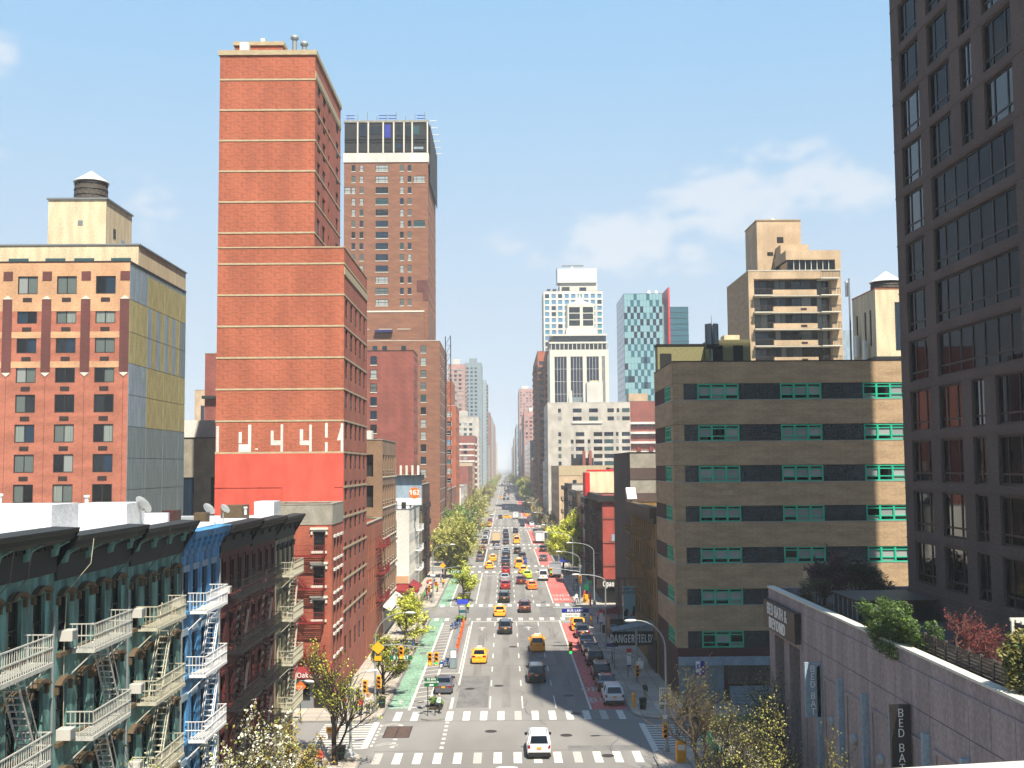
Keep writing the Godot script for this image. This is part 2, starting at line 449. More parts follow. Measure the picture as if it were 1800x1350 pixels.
	std("grille_brown", Color(0.24, 0.17, 0.15), 0.7, "slats", Vector2(1, 2.2))
	std("frame_brown", Color(0.22, 0.18, 0.16), 0.55)
	std("frame_black", Color(0.10, 0.10, 0.105), 0.5)
	std("frame_white", Color(0.84, 0.84, 0.82), 0.55)
	std("frame_steel", Color(0.50, 0.52, 0.53), 0.5)
	std("frame_green", Color(0.15, 0.73, 0.59), 0.5, "grain", Vector2(1, 1))
	std("tar_black", Color(0.07, 0.07, 0.07), 0.8)
	std("wood_dark", Color(0.50, 0.47, 0.44), 0.85, "bark", Vector2(1.5, 0.25), "streak", Vector2(0.8, 0.15))
	std("tank_cap", Color(0.86, 0.86, 0.84), 0.5, "grain", Vector2(0.6, 0.6))
	# glass: the panes reflect the street and the sky, some with curtains or blinds close behind
	glass("pane_dark", Color(0.07, 0.075, 0.08)); glass("pane_grey", Color(0.16, 0.18, 0.19)); glass("pane_blue", Color(0.16, 0.24, 0.31)); glass("pane_black", Color(0.03, 0.03, 0.033), 0.03)
	glass("pane_sea", Color(0.25, 0.37, 0.38)); glass("pane_tower", Color(0.035, 0.065, 0.12), 0.03); M.pane_tower.metallic_specular = 0.16
	glass("pane_curtain", Color(0.62, 0.66, 0.63), 0.8, "folds", Vector2(0.8, 1)); glass("pane_sheer", Color(0.45, 0.50, 0.48), 0.8, "folds", Vector2(1.1, 1))
	glass("pane_blind", Color(0.66, 0.68, 0.67), 0.8, "slats", Vector2(1, 0.6)); glass("pane_shade", Color(0.55, 0.57, 0.56), 0.8)
	glass("pane_yellow", Color(0.70, 0.58, 0.12), 0.8, "folds", Vector2(0.8, 1)); glass("pane_bluecurtain", Color(0.16, 0.22, 0.62), 0.8, "folds", Vector2(0.8, 1)); glass("pane_sky", Color(0.42, 0.58, 0.70))
	glass("pane_aqua", Color(0.36, 0.60, 0.66)); glass("pane_paleaqua", Color(0.54, 0.67, 0.69)); glass("pane_navy", Color(0.10, 0.15, 0.25)); glass("pane_teal", Color(0.20, 0.41, 0.46))
	std("netting", Color(0.055, 0.06, 0.085), 0.8, "blocks", Vector2(0.4, 0.4))
	# signs, vehicles, furniture
	std("sign_green", Color(0.02, 0.42, 0.27), 0.5); std("sign_white", Color(0.90, 0.90, 0.88), 0.5); std("sign_blue", Color(0.07, 0.20, 0.62), 0.5); std("sign_yellow", Color(0.95, 0.68, 0.06), 0.5)
	std("sign_red", Color(0.78, 0.10, 0.12), 0.5); std("sign_black", Color(0.04, 0.04, 0.045), 0.5); std("sign_orange", Color(0.93, 0.45, 0.08), 0.6); std("sign_dark", Color(0.17, 0.155, 0.155), 0.5, "grain", Vector2(1, 1))
	std("signal_yellow", Color(0.92, 0.66, 0.04), 0.5); std("lens_dark", Color(0.05, 0.045, 0.04), 0.3)
	for g in [["lens_green", Color(0.1, 0.9, 0.45)], ["lens_amber", Color(1.0, 0.65, 0.12)]]:
		var lm := std(g[0], g[1], 0.3); lm.emission_enabled = true; lm.emission = g[1]; lm.emission_energy_multiplier = 0.8
	std("awning_red", Color(0.55, 0.07, 0.09), 0.8, "grain", Vector2(1, 1)); std("awning_black", Color(0.07, 0.07, 0.08), 0.85); std("awning_blue", Color(0.08, 0.10, 0.40), 0.8)
	std("rubber", Color(0.05, 0.05, 0.05), 0.9); std("rim", Color(0.55, 0.56, 0.57), 0.35, "", Vector2(1, 1), "", Vector2(1, 1), 0.7)
	std("tail_red", Color(0.60, 0.03, 0.03), 0.15); std("plate_yellow", Color(0.93, 0.65, 0.10), 0.5); std("trim_black", Color(0.05, 0.05, 0.055), 0.6); std("lamp_clear", Color(0.8, 0.8, 0.78), 0.15)
	glass("car_glass", Color(0.05, 0.065, 0.08), 0.04)
	for p in [["white", 0.86, 0.86, 0.86], ["black", 0.045, 0.047, 0.055], ["charcoal", 0.17, 0.18, 0.21], ["grey", 0.36, 0.37, 0.40], ["silver", 0.62, 0.64, 0.67], ["taxi", 0.97, 0.70, 0.03], ["orange", 0.93, 0.52, 0.03], ["red", 0.62, 0.03, 0.08], ["maroon", 0.38, 0.04, 0.07], ["navy", 0.06, 0.10, 0.24], ["sky", 0.14, 0.36, 0.62], ["brown", 0.32, 0.22, 0.18], ["lime", 0.72, 0.80, 0.16], ["tan", 0.82, 0.72, 0.58]]:
		var cm := std("car_" + p[0], Color(p[1], p[2], p[3]), 0.42)
		cm.clearcoat_enabled = true; cm.clearcoat = 0.8; cm.clearcoat_roughness = 0.06
	# plants
	std("bark", Color(0.30, 0.245, 0.215), 0.95, "bark", Vector2(2.0, 0.6)); std("bark_pale", Color(0.46, 0.40, 0.33), 0.95, "bark", Vector2(2.0, 0.6)); std("bark_rose", Color(0.52, 0.36, 0.30), 0.9, "bark", Vector2(3, 1))
	var lf := std("leaf", Color.WHITE, 0.6); lf.vertex_color_use_as_albedo = true; lf.backlight_enabled = true; lf.backlight = Color(0.45, 0.48, 0.14); lf.cull_mode = BaseMaterial3D.CULL_DISABLED
	var pt := std("petal", Color.WHITE, 0.6); pt.vertex_color_use_as_albedo = true; pt.backlight_enabled = true; pt.backlight = Color(0.5, 0.5, 0.4); pt.cull_mode = BaseMaterial3D.CULL_DISABLED
	var sk := std("figure", Color.WHITE, 0.85); sk.vertex_color_use_as_albedo = true

# ======================================================================= ground, road, pavements, markings
const STREETS := [-94.0, -171.0, -243.0, -311.0, -398.0, -484.0, -600.0, -690.0, -755.0]
func sheet(x0: float, z0: float, x1: float, z1: float, y: float, mb: MB = null) -> MB:
	var m := mb if mb else MB.new()
	m.quad(Vector3(x0, y, z0), Vector3(x1, y, z0), Vector3(x1, y, z1), Vector3(x0, y, z1))   # z0 nearer than z1
	return m

func setting() -> void:
	struct("ground", sheet(-9000, 600, 9000, -12000, -0.06), M.city_ground, "grey city ground reaching the horizon")
	struct("avenue_roadway", sheet(-120, 30, 120, -2900, 0.0), M.asphalt, "grey asphalt avenue with its cross streets")
	# pavements: one raised block between each pair of cross streets, on both sides
	var edges := [30.0]
	for i in STREETS.size():
		edges.append(STREETS[i] + (5.0 if i != 1 else 5.5)); edges.append(STREETS[i] - (5.0 if i != 1 else 5.5))
	var zz := -760.0
	while zz > -2700:
		zz -= 80.0; edges.append(zz + 5.0); edges.append(zz - 5.0)
	edges.append(-2900.0)
	for s in [-1, 1]:
		var cx := -10.9 if s < 0 else 11.1
		for i in range(0, edges.size() - 1, 2):
			var m := MB.new(); var k := MB.new()
			var za: float = edges[i]; var zb: float = edges[i + 1]
			var poly := PackedVector2Array()
			var R := 2.6
			var far: float = 118.0 * s
			# plan outline in (x, -z), rounded at the two corners by the avenue
			var near := []; var fa := []
			for q in 5:
				var a := PI / 2 * q / 4.0
				near.append(Vector2(cx + s * R * (1 - sin(a)), za - R * (1 - cos(a))))
				fa.append(Vector2(cx + s * R * (1 - cos(a)), zb + R * (1 - sin(a))))
			var loop := [Vector2(far, za)]
			loop.append_array(near); loop.append_array(fa); loop.append(Vector2(far, zb))
			for inset in [0.0, 0.18]:
				poly.clear()
				for p in loop:
					var d := Vector2(p.x, p.y)
					if absf(p.x) < 117:
						d.x = p.x + s * inset if absf(p.x - cx) < R else p.x
					d.y = clampf(p.y, zb + inset, za - inset)
					poly.append(Vector2(d.x, -d.y))
				if Geometry2D.is_polygon_clockwise(poly): poly.reverse()
				var mm := k if inset == 0.0 else m
				mm.xf = Transform3D(Basis(Vector3.RIGHT, -PI / 2), Vector3.ZERO)
				mm.prism(poly, -0.05, 0.13 if inset == 0.0 else 0.135)
			var o := struct("pavement", m, M.pavement)
			struct("kerb", k, M.kerb, "", o)
	# coloured lanes
	var bl := MB.new(); sheet(-10.75, -104.2, -8.95, -165.5, 0.004, bl); sheet(-10.75, -179.5, -8.95, -238, 0.004, bl); sheet(-10.7, -250, -8.95, -305, 0.004, bl); sheet(-10.7, -318, -8.95, -390, 0.004, bl)
	struct("cycle_lane", bl, M.bike_lane, "pale green painted cycle lane beside the kerb")
	var bu := MB.new()
	for z in [[-103.3, -159.2], [-183.0, -238.0], [-250.0, -305.0], [-318.0, -390.0], [-407.0, -478.0], [-490.0, -590.0], [-612.0, -740.0]]:
		sheet(7.78, z[0], 11.0, z[1], 0.004, bu)
	struct("bus_lane", bu, M.bus_lane, "faded red painted bus lane")
	# crosswalks
	var st := func(w: float, l: float) -> Mesh:
		var key := "stripe%f_%f" % [w, l]
		if not cache.has(key): cache[key] = sheet(-w / 2, l / 2, w / 2, -l / 2, 0.0).mesh()
		return cache[key]
	var rows := [[-86.7, 3.2, -10.2, 10.6], [-101.1, 3.6, -10.0, 10.4], [-163.9, 2.7, -10.4, 10.5], [-180.0, 2.9, -10.4, 10.5], [-237.0, 3.2, -10.4, 10.5], [-249.7, 3.2, -10.4, 10.5], [-304.5, 3.4, -10.4, 10.5], [-317.5, 3.4, -10.4, 10.5], [-390.0, 3.6, -10, 10.5], [-406.5, 3.6, -10, 10.5], [-478, 4.0, -10, 10.5], [-490, 4.0, -10, 10.5], [-588, 4.5, -10, 10.5], [-614, 4.5, -10, 10.5]]
	for i in rows.size():
		var r: Array = rows[i]
		var root := Node3D.new(); root.name = "crosswalk"; root.set_meta("kind", "structure"); add_child(root, true); root.position = Vector3(0, 0.006, r[0])
		var x: float = r[2] + 0.4
		var k := 0
		var joined := MB.new()
		while x < r[3]:
			var w := 0.62
			if i < 4: obj("stripe", st.call(w, r[1]), M.paint if (k * 7 + i) % 5 else M.paint_worn, root, at(x, 0.0, 0.0))
			else: sheet(x - w / 2, r[1] / 2, x + w / 2, -r[1] / 2, 0.0, joined)
			x += 1.52; k += 1
		if i >= 4: stuff(obj("stripes", joined, M.paint, root))
	for side in [[-13.4, 4.4, -89.9, -98.8], [13.9, 4.7, -87.0, -97.6]]:
		var root := Node3D.new(); root.name = "crosswalk"; root.set_meta("kind", "structure"); add_child(root, true); root.position = Vector3(side[0], 0.006, 0)
		var z: float = side[2]
		while z > side[3]:
			obj("stripe", st.call(side[1], 0.36), M.paint, root, at(0, 0, z)); z -= 0.82
		obj("stripe", st.call(0.5, absf(side[3] - side[2])), M.paint, root, at(side[1] / 2 + 0.0 if side[0] < 0 else -side[1] / 2, 0.003, (side[2] + side[3]) / 2))
	# lane lines
	var ln := MB.new()
	for x in [-1.5, 1.5, 4.55]:
		for seg in [[-104.0, -109.5], [-157.0, -160.6], [-168.0, -168.0]]:
			sheet(x - 0.06, seg[0], x + 0.06, seg[1], 0.008, ln)
		for z in [-114.5, -122.5, -131, -139, -147]:
			sheet(x - 0.06, z, x + 0.06, z - 3.0, 0.008, ln)
		for b in range(1, 9):
			var z: float = STREETS[b] - 12.0
			var ze: float = STREETS[b + 1] + 9.0 if b < 8 else -1400.0
			while z > ze:
				sheet(x - 0.07, z, x + 0.07, maxf(z - 3.2, ze), 0.008, ln); z -= 8.2
	for z in [[-103.3, -162.2], [-182.4, -235], [-252, -302], [-320, -388], [-409, -476], [-493, -586], [-617, -1500]]:
		sheet(7.58, z[0], 7.78, z[1], 0.008, ln); sheet(-4.85, z[0] - (12.0 if z[0] > -110 else 0.0), -4.68, z[1], 0.008, ln)
	for s in [[-4.7, 11.0, -161.2, 0.4], [-4.7, 7.7, -234.2, 0.5]]:
		sheet(s[0], s[2], s[1], s[2] - s[3], 0.0095, ln)
	# edge of the docking bay and of the island, buffer beside the cycle lane
	sheet(-8.95, -103.6, -8.72, -160.6, 0.008, ln); sheet(-7.30, -108.5, -7.10, -154.5, 0.008, ln); sheet(-7.1, -121.6, -4.7, -121.85, 0.008, ln); sheet(-5.2, -104.0, -4.95, -109.0, 0.008, ln); sheet(-5.1, -121.8, -4.98, -157, 0.008, ln)
	sheet(-8.95, -181, -8.75, -236, 0.008, ln); sheet(-7.2, -184, -7.05, -236, 0.008, ln)
	for k in 24:
		var z := -104.5 - k * 2.3
		if z < -158: break
		ln.quad(Vector3(-8.72, 0.0085, z), Vector3(-7.3, 0.0085, z - 0.9), Vector3(-7.3, 0.0085, z - 1.14), Vector3(-8.72, 0.0085, z - 0.24))
	var dots := MB.new()
	for k in 7:
		sheet(-9.2, -90.0 - k * 1.25, -8.85, -90.4 - k * 1.25, 0.008, dots)
		sheet(-5.25, -89.6 - k * 1.45, -4.95, -90.2 - k * 1.45, 0.008, dots)
		sheet(-10.8, -90.4 - k * 1.15, -10.6, -91.0 - k * 1.15, 0.008, dots)
	struct("lane_marking", ln, M.paint, "white lane lines, stop lines and hatching")
	struct("lane_marking", dots, M.paint, "short white guide dashes across the junction")
	# arrows, words and cycle symbols
	var ar := MB.new()
	for p in [[-3.2, -154.5], [3.1, -154.5], [-9.9, -107.0], [-9.9, -140.5]]:
		ar.xf = Transform3D(Basis(Vector3.RIGHT, -PI / 2), Vector3(p[0], 0.009, p[1]))
		var k := 1.0 if p[0] > -8 else 0.55
		ar.prism(PackedVector2Array([Vector2(-0.14, -1.7) * k, Vector2(0.14, -1.7) * k, Vector2(0.14, 0.4) * k, Vector2(0.62, 0.4) * k, Vector2(0, 1.9) * k, Vector2(-0.62, 0.4) * k, Vector2(-0.14, 0.4) * k]), 0.0, 0.002)
	for p in [[-9.75, -104.9], [-9.9, -138.6]]:
		ar.xf = at(p[0], 0.010, p[1])
		for w in [-0.42, 0.42]:
			for q in 10:
				var a := TAU * q / 10; var b := TAU * (q + 1) / 10
				ar.quad(Vector3(w + cos(b) * 0.36, 0, sin(b) * 0.55), Vector3(w + cos(b) * 0.26, 0, sin(b) * 0.42), Vector3(w + cos(a) * 0.26, 0, sin(a) * 0.42), Vector3(w + cos(a) * 0.36, 0, sin(a) * 0.55))
		ar.bar(Vector3(-0.42, 0, 0), Vector3(-0.1, 0, -0.6), 0.09, 0.002); ar.bar(Vector3(-0.1, 0, -0.6), Vector3(0.42, 0, 0), 0.09, 0.002); ar.bar(Vector3(0.42, 0, 0), Vector3(0.3, 0, -0.9), 0.09, 0.002)
	for c in [[-8.9, -91.3], [-9.1, -94.9], [-9.1, -98.1]]:   # sharrows across the junction
		for q in 2:
			ar.xf = at(c[0] - 0.6, 0.010, c[1] + q * 0.45)
			ar.bar(Vector3(-0.9, 0, 0.35), Vector3(0, 0, -0.35), 0.16, 0.002); ar.bar(Vector3(0, 0, -0.35), Vector3(0.9, 0, 0.35), 0.16, 0.002)
	struct("lane_marking", ar, M.paint_worn, "white arrows and cycle symbols")
	var flat := func(x: float, z: float, stretch: float) -> Transform3D:
		return Transform3D(Basis(Vector3.RIGHT, -PI / 2) * Basis.from_scale(Vector3(1, stretch, 1)), Vector3(x, 0.012, z))
	var words := Node3D.new(); words.name = "road_lettering"; words.set_meta("kind", "structure"); words.set_meta("label", "worn white words painted on the lanes"); add_child(words)
	for w in [["BUS", 9.1, -106.2, 1.05, 2.1], ["ONLY", 9.1, -111.4, 0.95, 2.1], ["BUS", 9.3, -186.0, 1.05, 2.4], ["ONLY", 9.3, -192.0, 0.95, 2.2], ["ONLY", -3.2, -227.5, 0.95, 2.2], ["ONLY", 3.1, -227.5, 0.95, 2.2]]:
		letters(w[0], w[3], M.paint_worn, words, flat.call(w[1], w[2], w[4]), true, 0.004)
	# covers, grates and patches in the road
	for p in [[-3.6, -113.2], [-0.75, -114.6], [6.2, -101.6], [4.9, -93.6], [7.7, -87.0], [-8.2, -107.2], [6.0, -109.5], [-1.3, -95.2], [0.9, -139.0], [-9.9, -152.0]]:
		var mb := MB.new(); mb.lathe([Vector2(0.50, 0.0), Vector2(0.50, 0.010), Vector2(0.40, 0.010), Vector2(0.38, 0.004), Vector2(0.01, 0.004)], 18)
		var mc := struct("manhole_cover", mb, M.iron, "round iron manhole cover"); mc.position = Vector3(p[0], 0.002, p[1])
	var gr := struct("road_plate", sheet(-10.1, -93.3, -8.0, -97.2, 0.012), M.rust_plate, "rusty steel plates framed in the junction")
	for e in [[-10.15, -93.25, -7.95, -93.4], [-10.15, -97.1, -7.95, -97.25], [-10.15, -93.25, -10.05, -97.25], [-8.05, -93.25, -7.95, -97.25], [-9.15, -93.3, -9.05, -97.2]]:
		obj("frame", sheet(e[0], e[1], e[2], e[3], 0.018), M.iron, gr)
	var pa := MB.new()
	for p in [[-4.6, -104.5, -1.7, -120, 0.0021], [5.2, -165.9, 7.6, -178, 0.0022], [-10.2, -134, -9.4, -135.5, 0.0062], [4.8, -88.6, 10.6, -90.2, 0.0021], [-4.5, -126, 7.4, -126.25, 0.0023], [-10.5, -99.0, 10.5, -99.22, 0.0024], [-1.4, -186, 1.3, -230, 0.0021], [1.7, -130, 4.4, -158, 0.0025], [-4.5, -250, -1.7, -300, 0.0021], [-10.3, -88.8, 10.8, -89.0, 0.0026]]:
		sheet(p[0], p[1], p[2], p[3], p[4], pa)
	struct("road_patch", pa, M.asphalt_patch, "darker patches and trench repairs in the asphalt")
	var oil := MB.new()
	for x in [-3.1, 0.0, 3.0, 6.1]:
		for z in [[-104.5, -160.5], [-166.5, -177.0], [-182.5, -233.5], [-252, -301], [-320, -386], [-409, -474]]: sheet(x - 0.42, z[0], x + 0.42, z[1], 0.0012, oil)
	struct("road_stain", oil, M.asphalt_stain, "faint oily track down the middle of each lane")
	var seam := MB.new(); var rs := RandomNumberGenerator.new(); rs.seed = 12
	for k in 34:
		var p := Vector2(rs.randf_range(-10, 10.5), -rs.randf_range(84, 240)); var d := Vector2(rs.randf_range(-0.3, 0.3), -1).normalized() if k % 3 else Vector2(1, rs.randf_range(-0.1, 0.1)).normalized()
		for q in rs.randi_range(5, 14):
			var e := p + d.rotated(rs.randf_range(-0.5, 0.5)) * rs.randf_range(0.6, 1.8)
			if absf(e.x) > 10.6: break
			var s := (e - p).normalized().orthogonal() * rs.randf_range(0.025, 0.05)
			var u := [Vector3(p.x - s.x, 0.0033, p.y - s.y), Vector3(e.x - s.x, 0.0033, e.y - s.y), Vector3(e.x + s.x, 0.0033, e.y + s.y), Vector3(p.x + s.x, 0.0033, p.y + s.y)]
			if (u[1] - u[0]).cross(u[2] - u[0]).y < 0: u.reverse()
			seam.quad(u[0], u[1], u[2], u[3]); p = e
	struct("road_seam", seam, M.tar_seam, "dark tar seams and cracks wandering over the asphalt")
	# the ledge of the bridge from which one looks: its end shows at the lower corner
	var lg := MB.new(); lg.xf = at(0.92, 21.4, -2.283, 0.165); lg.box(-0.17, -0.12, 0.0, 1.6, 0.0, 0.35)
	struct("bridge_ledge", lg, M.limestone, "pale stone ledge of the bridge close by")

# ======================================================================= building tools
var ST := {}
func styles() -> void:
	ST = {
		"slider": {"fm": "frame_brown", "t": 0.09, "cols": [0.5], "rows": [], "rec": 0.14, "cells": true, "panes": ["pane_dark", "pane_dark", "pane_black", "pane_grey", "pane_curtain", "pane_sheer", "pane_sheer", "pane_blue", "pane_shade"]},
		"dh": {"fm": "frame_brown", "t": 0.06, "cols": [], "rows": [0.5], "rec": 0.16, "panes": ["pane_dark", "pane_grey", "pane_black", "pane_blind", "pane_grey"]},
		"row": {"fm": "frame_black", "t": 0.06, "cols": [], "rows": [0.5], "rec": 0.20, "panes": ["pane_black", "pane_dark", "pane_black", "pane_dark", "pane_grey"]},
		"tower_side": {"fm": "frame_brown", "t": 0.07, "cols": [0.5], "rows": [0.25], "rec": 0.14, "panes": ["pane_sky", "pane_grey", "pane_blue", "pane_sheer"]},
		"triple": {"fm": "frame_black", "t": 0.09, "cols": [0.25, 0.75], "rows": [0.5], "rec": 0.10, "sill": "limestone", "panes": ["pane_sea", "pane_blue", "pane_sheer", "pane_blind", "pane_grey", "pane_sea"]},
		"small": {"fm": "frame_black", "t": 0.08, "cols": [], "rows": [0.5], "rec": 0.10, "sill": "limestone", "panes": ["pane_sea", "pane_grey", "pane_sheer", "pane_blue", "pane_blind"]},
		"white_small": {"fm": "frame_white", "t": 0.10, "cols": [], "rows": [0.45], "rec": 0.12, "panes": ["pane_sea", "pane_sky", "pane_dark", "pane_blind"]},
		"dark_wide": {"fm": "frame_black", "t": 0.10, "cols": [0.33, 0.67], "rows": [], "rec": 0.15, "panes": ["pane_navy", "pane_dark", "pane_sea", "pane_blue", "pane_navy"]},
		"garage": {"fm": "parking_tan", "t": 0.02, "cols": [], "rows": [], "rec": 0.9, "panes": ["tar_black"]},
		"bronze": {"fm": "frame_black", "t": 0.11, "cols": [0.27, 0.73], "rows": [0.22], "rec": 0.22, "panes": ["pane_tower", "pane_tower", "pane_black"]},
		"bronze_wide": {"fm": "frame_black", "t": 0.11, "cols": [0.13, 0.28, 0.43, 0.57, 0.72, 0.86], "rows": [0.24], "rec": 0.22, "panes": ["pane_tower", "pane_tower"]},
		"bronze_slim": {"fm": "frame_black", "t": 0.10, "cols": [0.5], "rows": [0.22], "rec": 0.22, "panes": ["pane_tower", "pane_black"]},
		"cells": {"fm": "limestone", "t": 0.12, "cols": [0.25, 0.5, 0.75], "rows": [0.125, 0.25, 0.375, 0.5, 0.625, 0.75, 0.875], "rec": 0.3, "panes": ["pane_navy"]},
	}

func win(parent: Node, xf: Transform3D, w: float, h: float, sk: String) -> Node3D:
	var st: Dictionary = ST[sk]
	var key := "w_%s_%.3f_%.3f" % [sk, w, h]
	var t: float = st.t; var rec: float = st.rec
	if not cache.has(key):
		var m := MB.new()
		var z0 := -rec; var z1 := -rec + 0.07
		m.box(0, 0, z0, w, t, z1); m.box(0, h - t, z0, w, h, z1); m.box(0, t, z0, t, h - t, z1); m.box(w - t, t, z0, w, h - t, z1)
		for c in st.cols: m.box(w * c - t / 2, t, z0 + 0.003, w * c + t / 2, h - t, z1 - 0.004)
		for r in st.rows: m.box(t, h * r - t / 2, z0 + 0.006, w - t, h * r + t / 2, z1 - 0.010)
		cache[key] = m.mesh()
	var o := obj("window", cache[key], M[st.fm], parent, xf)
	var spans := [[0.0, 1.0]]
	if st.get("cells", false):
		spans.clear()
		var e := [0.0]; e.append_array(st.cols); e.append(1.0)
		for i in e.size() - 1: spans.append([e[i], e[i + 1]])
	var panes: Array = st.panes
	for s in spans:
		var pk := "p_%.3f_%.3f_%.3f_%.3f" % [w * s[0], w * s[1], h, rec]
		if not cache.has(pk):
			var m := MB.new()
			m.quad(Vector3(w * s[0], 0, -rec + 0.02), Vector3(w * s[1], 0, -rec + 0.02), Vector3(w * s[1], h, -rec + 0.02), Vector3(w * s[0], h, -rec + 0.02))
			cache[pk] = m.mesh()
		obj("pane", cache[pk], M[panes[rng.randi() % panes.size()]], o)
	if st.has("sill"):
		var k2 := "s_%.3f" % w
		if not cache.has(k2):
			var m := MB.new(); m.box(-0.05, -0.16, -0.05, w + 0.05, -0.003, 0.09); cache[k2] = m.mesh()
		obj("sill", cache[k2], M[st.sill], o)
	return o

func joined_windows(parent: Node, F: Transform3D, holes: Array, mats: Array, rec := 0.2) -> void:
	var ms := []
	for k in mats: ms.append(MB.new())
	for h in holes:
		var m: MB = ms[rng.randi() % ms.size()]; m.xf = F
		m.quad(Vector3(h[0], h[1], -rec), Vector3(h[0] + h[2], h[1], -rec), Vector3(h[0] + h[2], h[1] + h[3], -rec), Vector3(h[0], h[1] + h[3], -rec))
	for i in ms.size():
		if ms[i].v.size() > 0: stuff(obj("windows", ms[i], M[mats[i]], parent))

func gridw(u0: float, du: float, nu: int, v0: float, dv: float, nv: int, w: float, h: float, style: String) -> Array:
	var out := []
	for j in nv:
		for i in nu: out.append([u0 + i * du, v0 + j * dv, w, h, style])
	return out

func bldg(called: String, label: String, x0: float, x1: float, z0: float, z1: float, H: float, mat: String, holes := {}, o := {}) -> Dictionary:
	var cx := (x0 + x1) / 2; var cz := (z0 + z1) / 2
	var n := thing(called, label, o.get("cat", "building"), Vector3(cx, 0, cz), 0.0, o.get("group", ""))
	var hx := (x1 - x0) / 2; var hz := (z0 - z1) / 2
	var F := {"f": face(-hx, 0, hz, 0), "r": face(hx, 0, hz, 90), "b": face(hx, 0, -hz, 180), "l": face(-hx, 0, -hz, -90)}
	var L := {"f": hx * 2, "r": hz * 2, "b": hx * 2, "l": hz * 2}
	var par: float = o.get("par", 0.9); var y0: float = o.get("y0", 0.0)
	var shells := {}
	for k in ["f", "r", "b", "l"]:
		var mk: String = o.get("mat_" + k, mat)
		if not shells.has(mk): shells[mk] = MB.new()
		var m: MB = shells[mk]; m.xf = F[k]
		m.wall(L[k], H, holes.get(k, []), o.get("rec", 0.3), y0)
		if par > 0:   # inside of the parapet
			m.quad(Vector3(L[k] - 0.25, H - par, -0.25), Vector3(0.25, H - par, -0.25), Vector3(0.25, H, -0.25), Vector3(L[k] - 0.25, H, -0.25))
	for mk in shells: obj("wall", shells[mk], M[mk], n)
	var rf := MB.new()
	rf.quad(Vector3(-hx + 0.05, H - par, hz - 0.05), Vector3(hx - 0.05, H - par, hz - 0.05), Vector3(hx - 0.05, H - par, -hz + 0.05), Vector3(-hx + 0.05, H - par, -hz + 0.05))
	obj("roof", rf, M[o.get("roof", "roof_tar")], n)
	if par > 0:
		var cp := MB.new()
		var e := 0.06; var y := H + 0.001; var ch := 0.12
		cp.box(-hx - e, y, hz - 0.32, hx + e, y + ch, hz + e); cp.box(-hx - e, y, -hz - e, hx + e, y + ch, -hz + 0.32)
		cp.box(hx - 0.32, y, -hz + 0.32, hx + e, y + ch, hz - 0.32); cp.box(-hx - e, y, -hz + 0.32, -hx + 0.32, y + ch, hz - 0.32)
		obj("coping", cp, M[o.get("coping", "concrete")], n)
	for k in holes:
		var loose := []
		for q in holes[k]:
			if q[4] == "": loose.append(q)
			elif q[4] == "none": pass
			else: win(n, F[k] * at(q[0], q[1], 0.0), q[2], q[3], q[4])
		if loose.size(): joined_windows(n, F[k], loose, o.get("panes", ["pane_navy", "pane_grey", "pane_sea"]), minf(o.get("rec", 0.3), 0.25))
	return {"n": n, "F": F, "L": L, "H": H, "hx": hx, "hz": hz}

func blk(b: Dictionary, called: String, x0: float, x1: float, z0: float, z1: float, y0: float, y1: float, mat: String) -> MeshInstance3D:   # a world-placed block that is part of building b
	var m := MB.new(); m.box(x0 - b.n.position.x, y0, z1 - b.n.position.z, x1 - b.n.position.x, y1, z0 - b.n.position.z)
	return obj(called, m, M[mat], b.n)

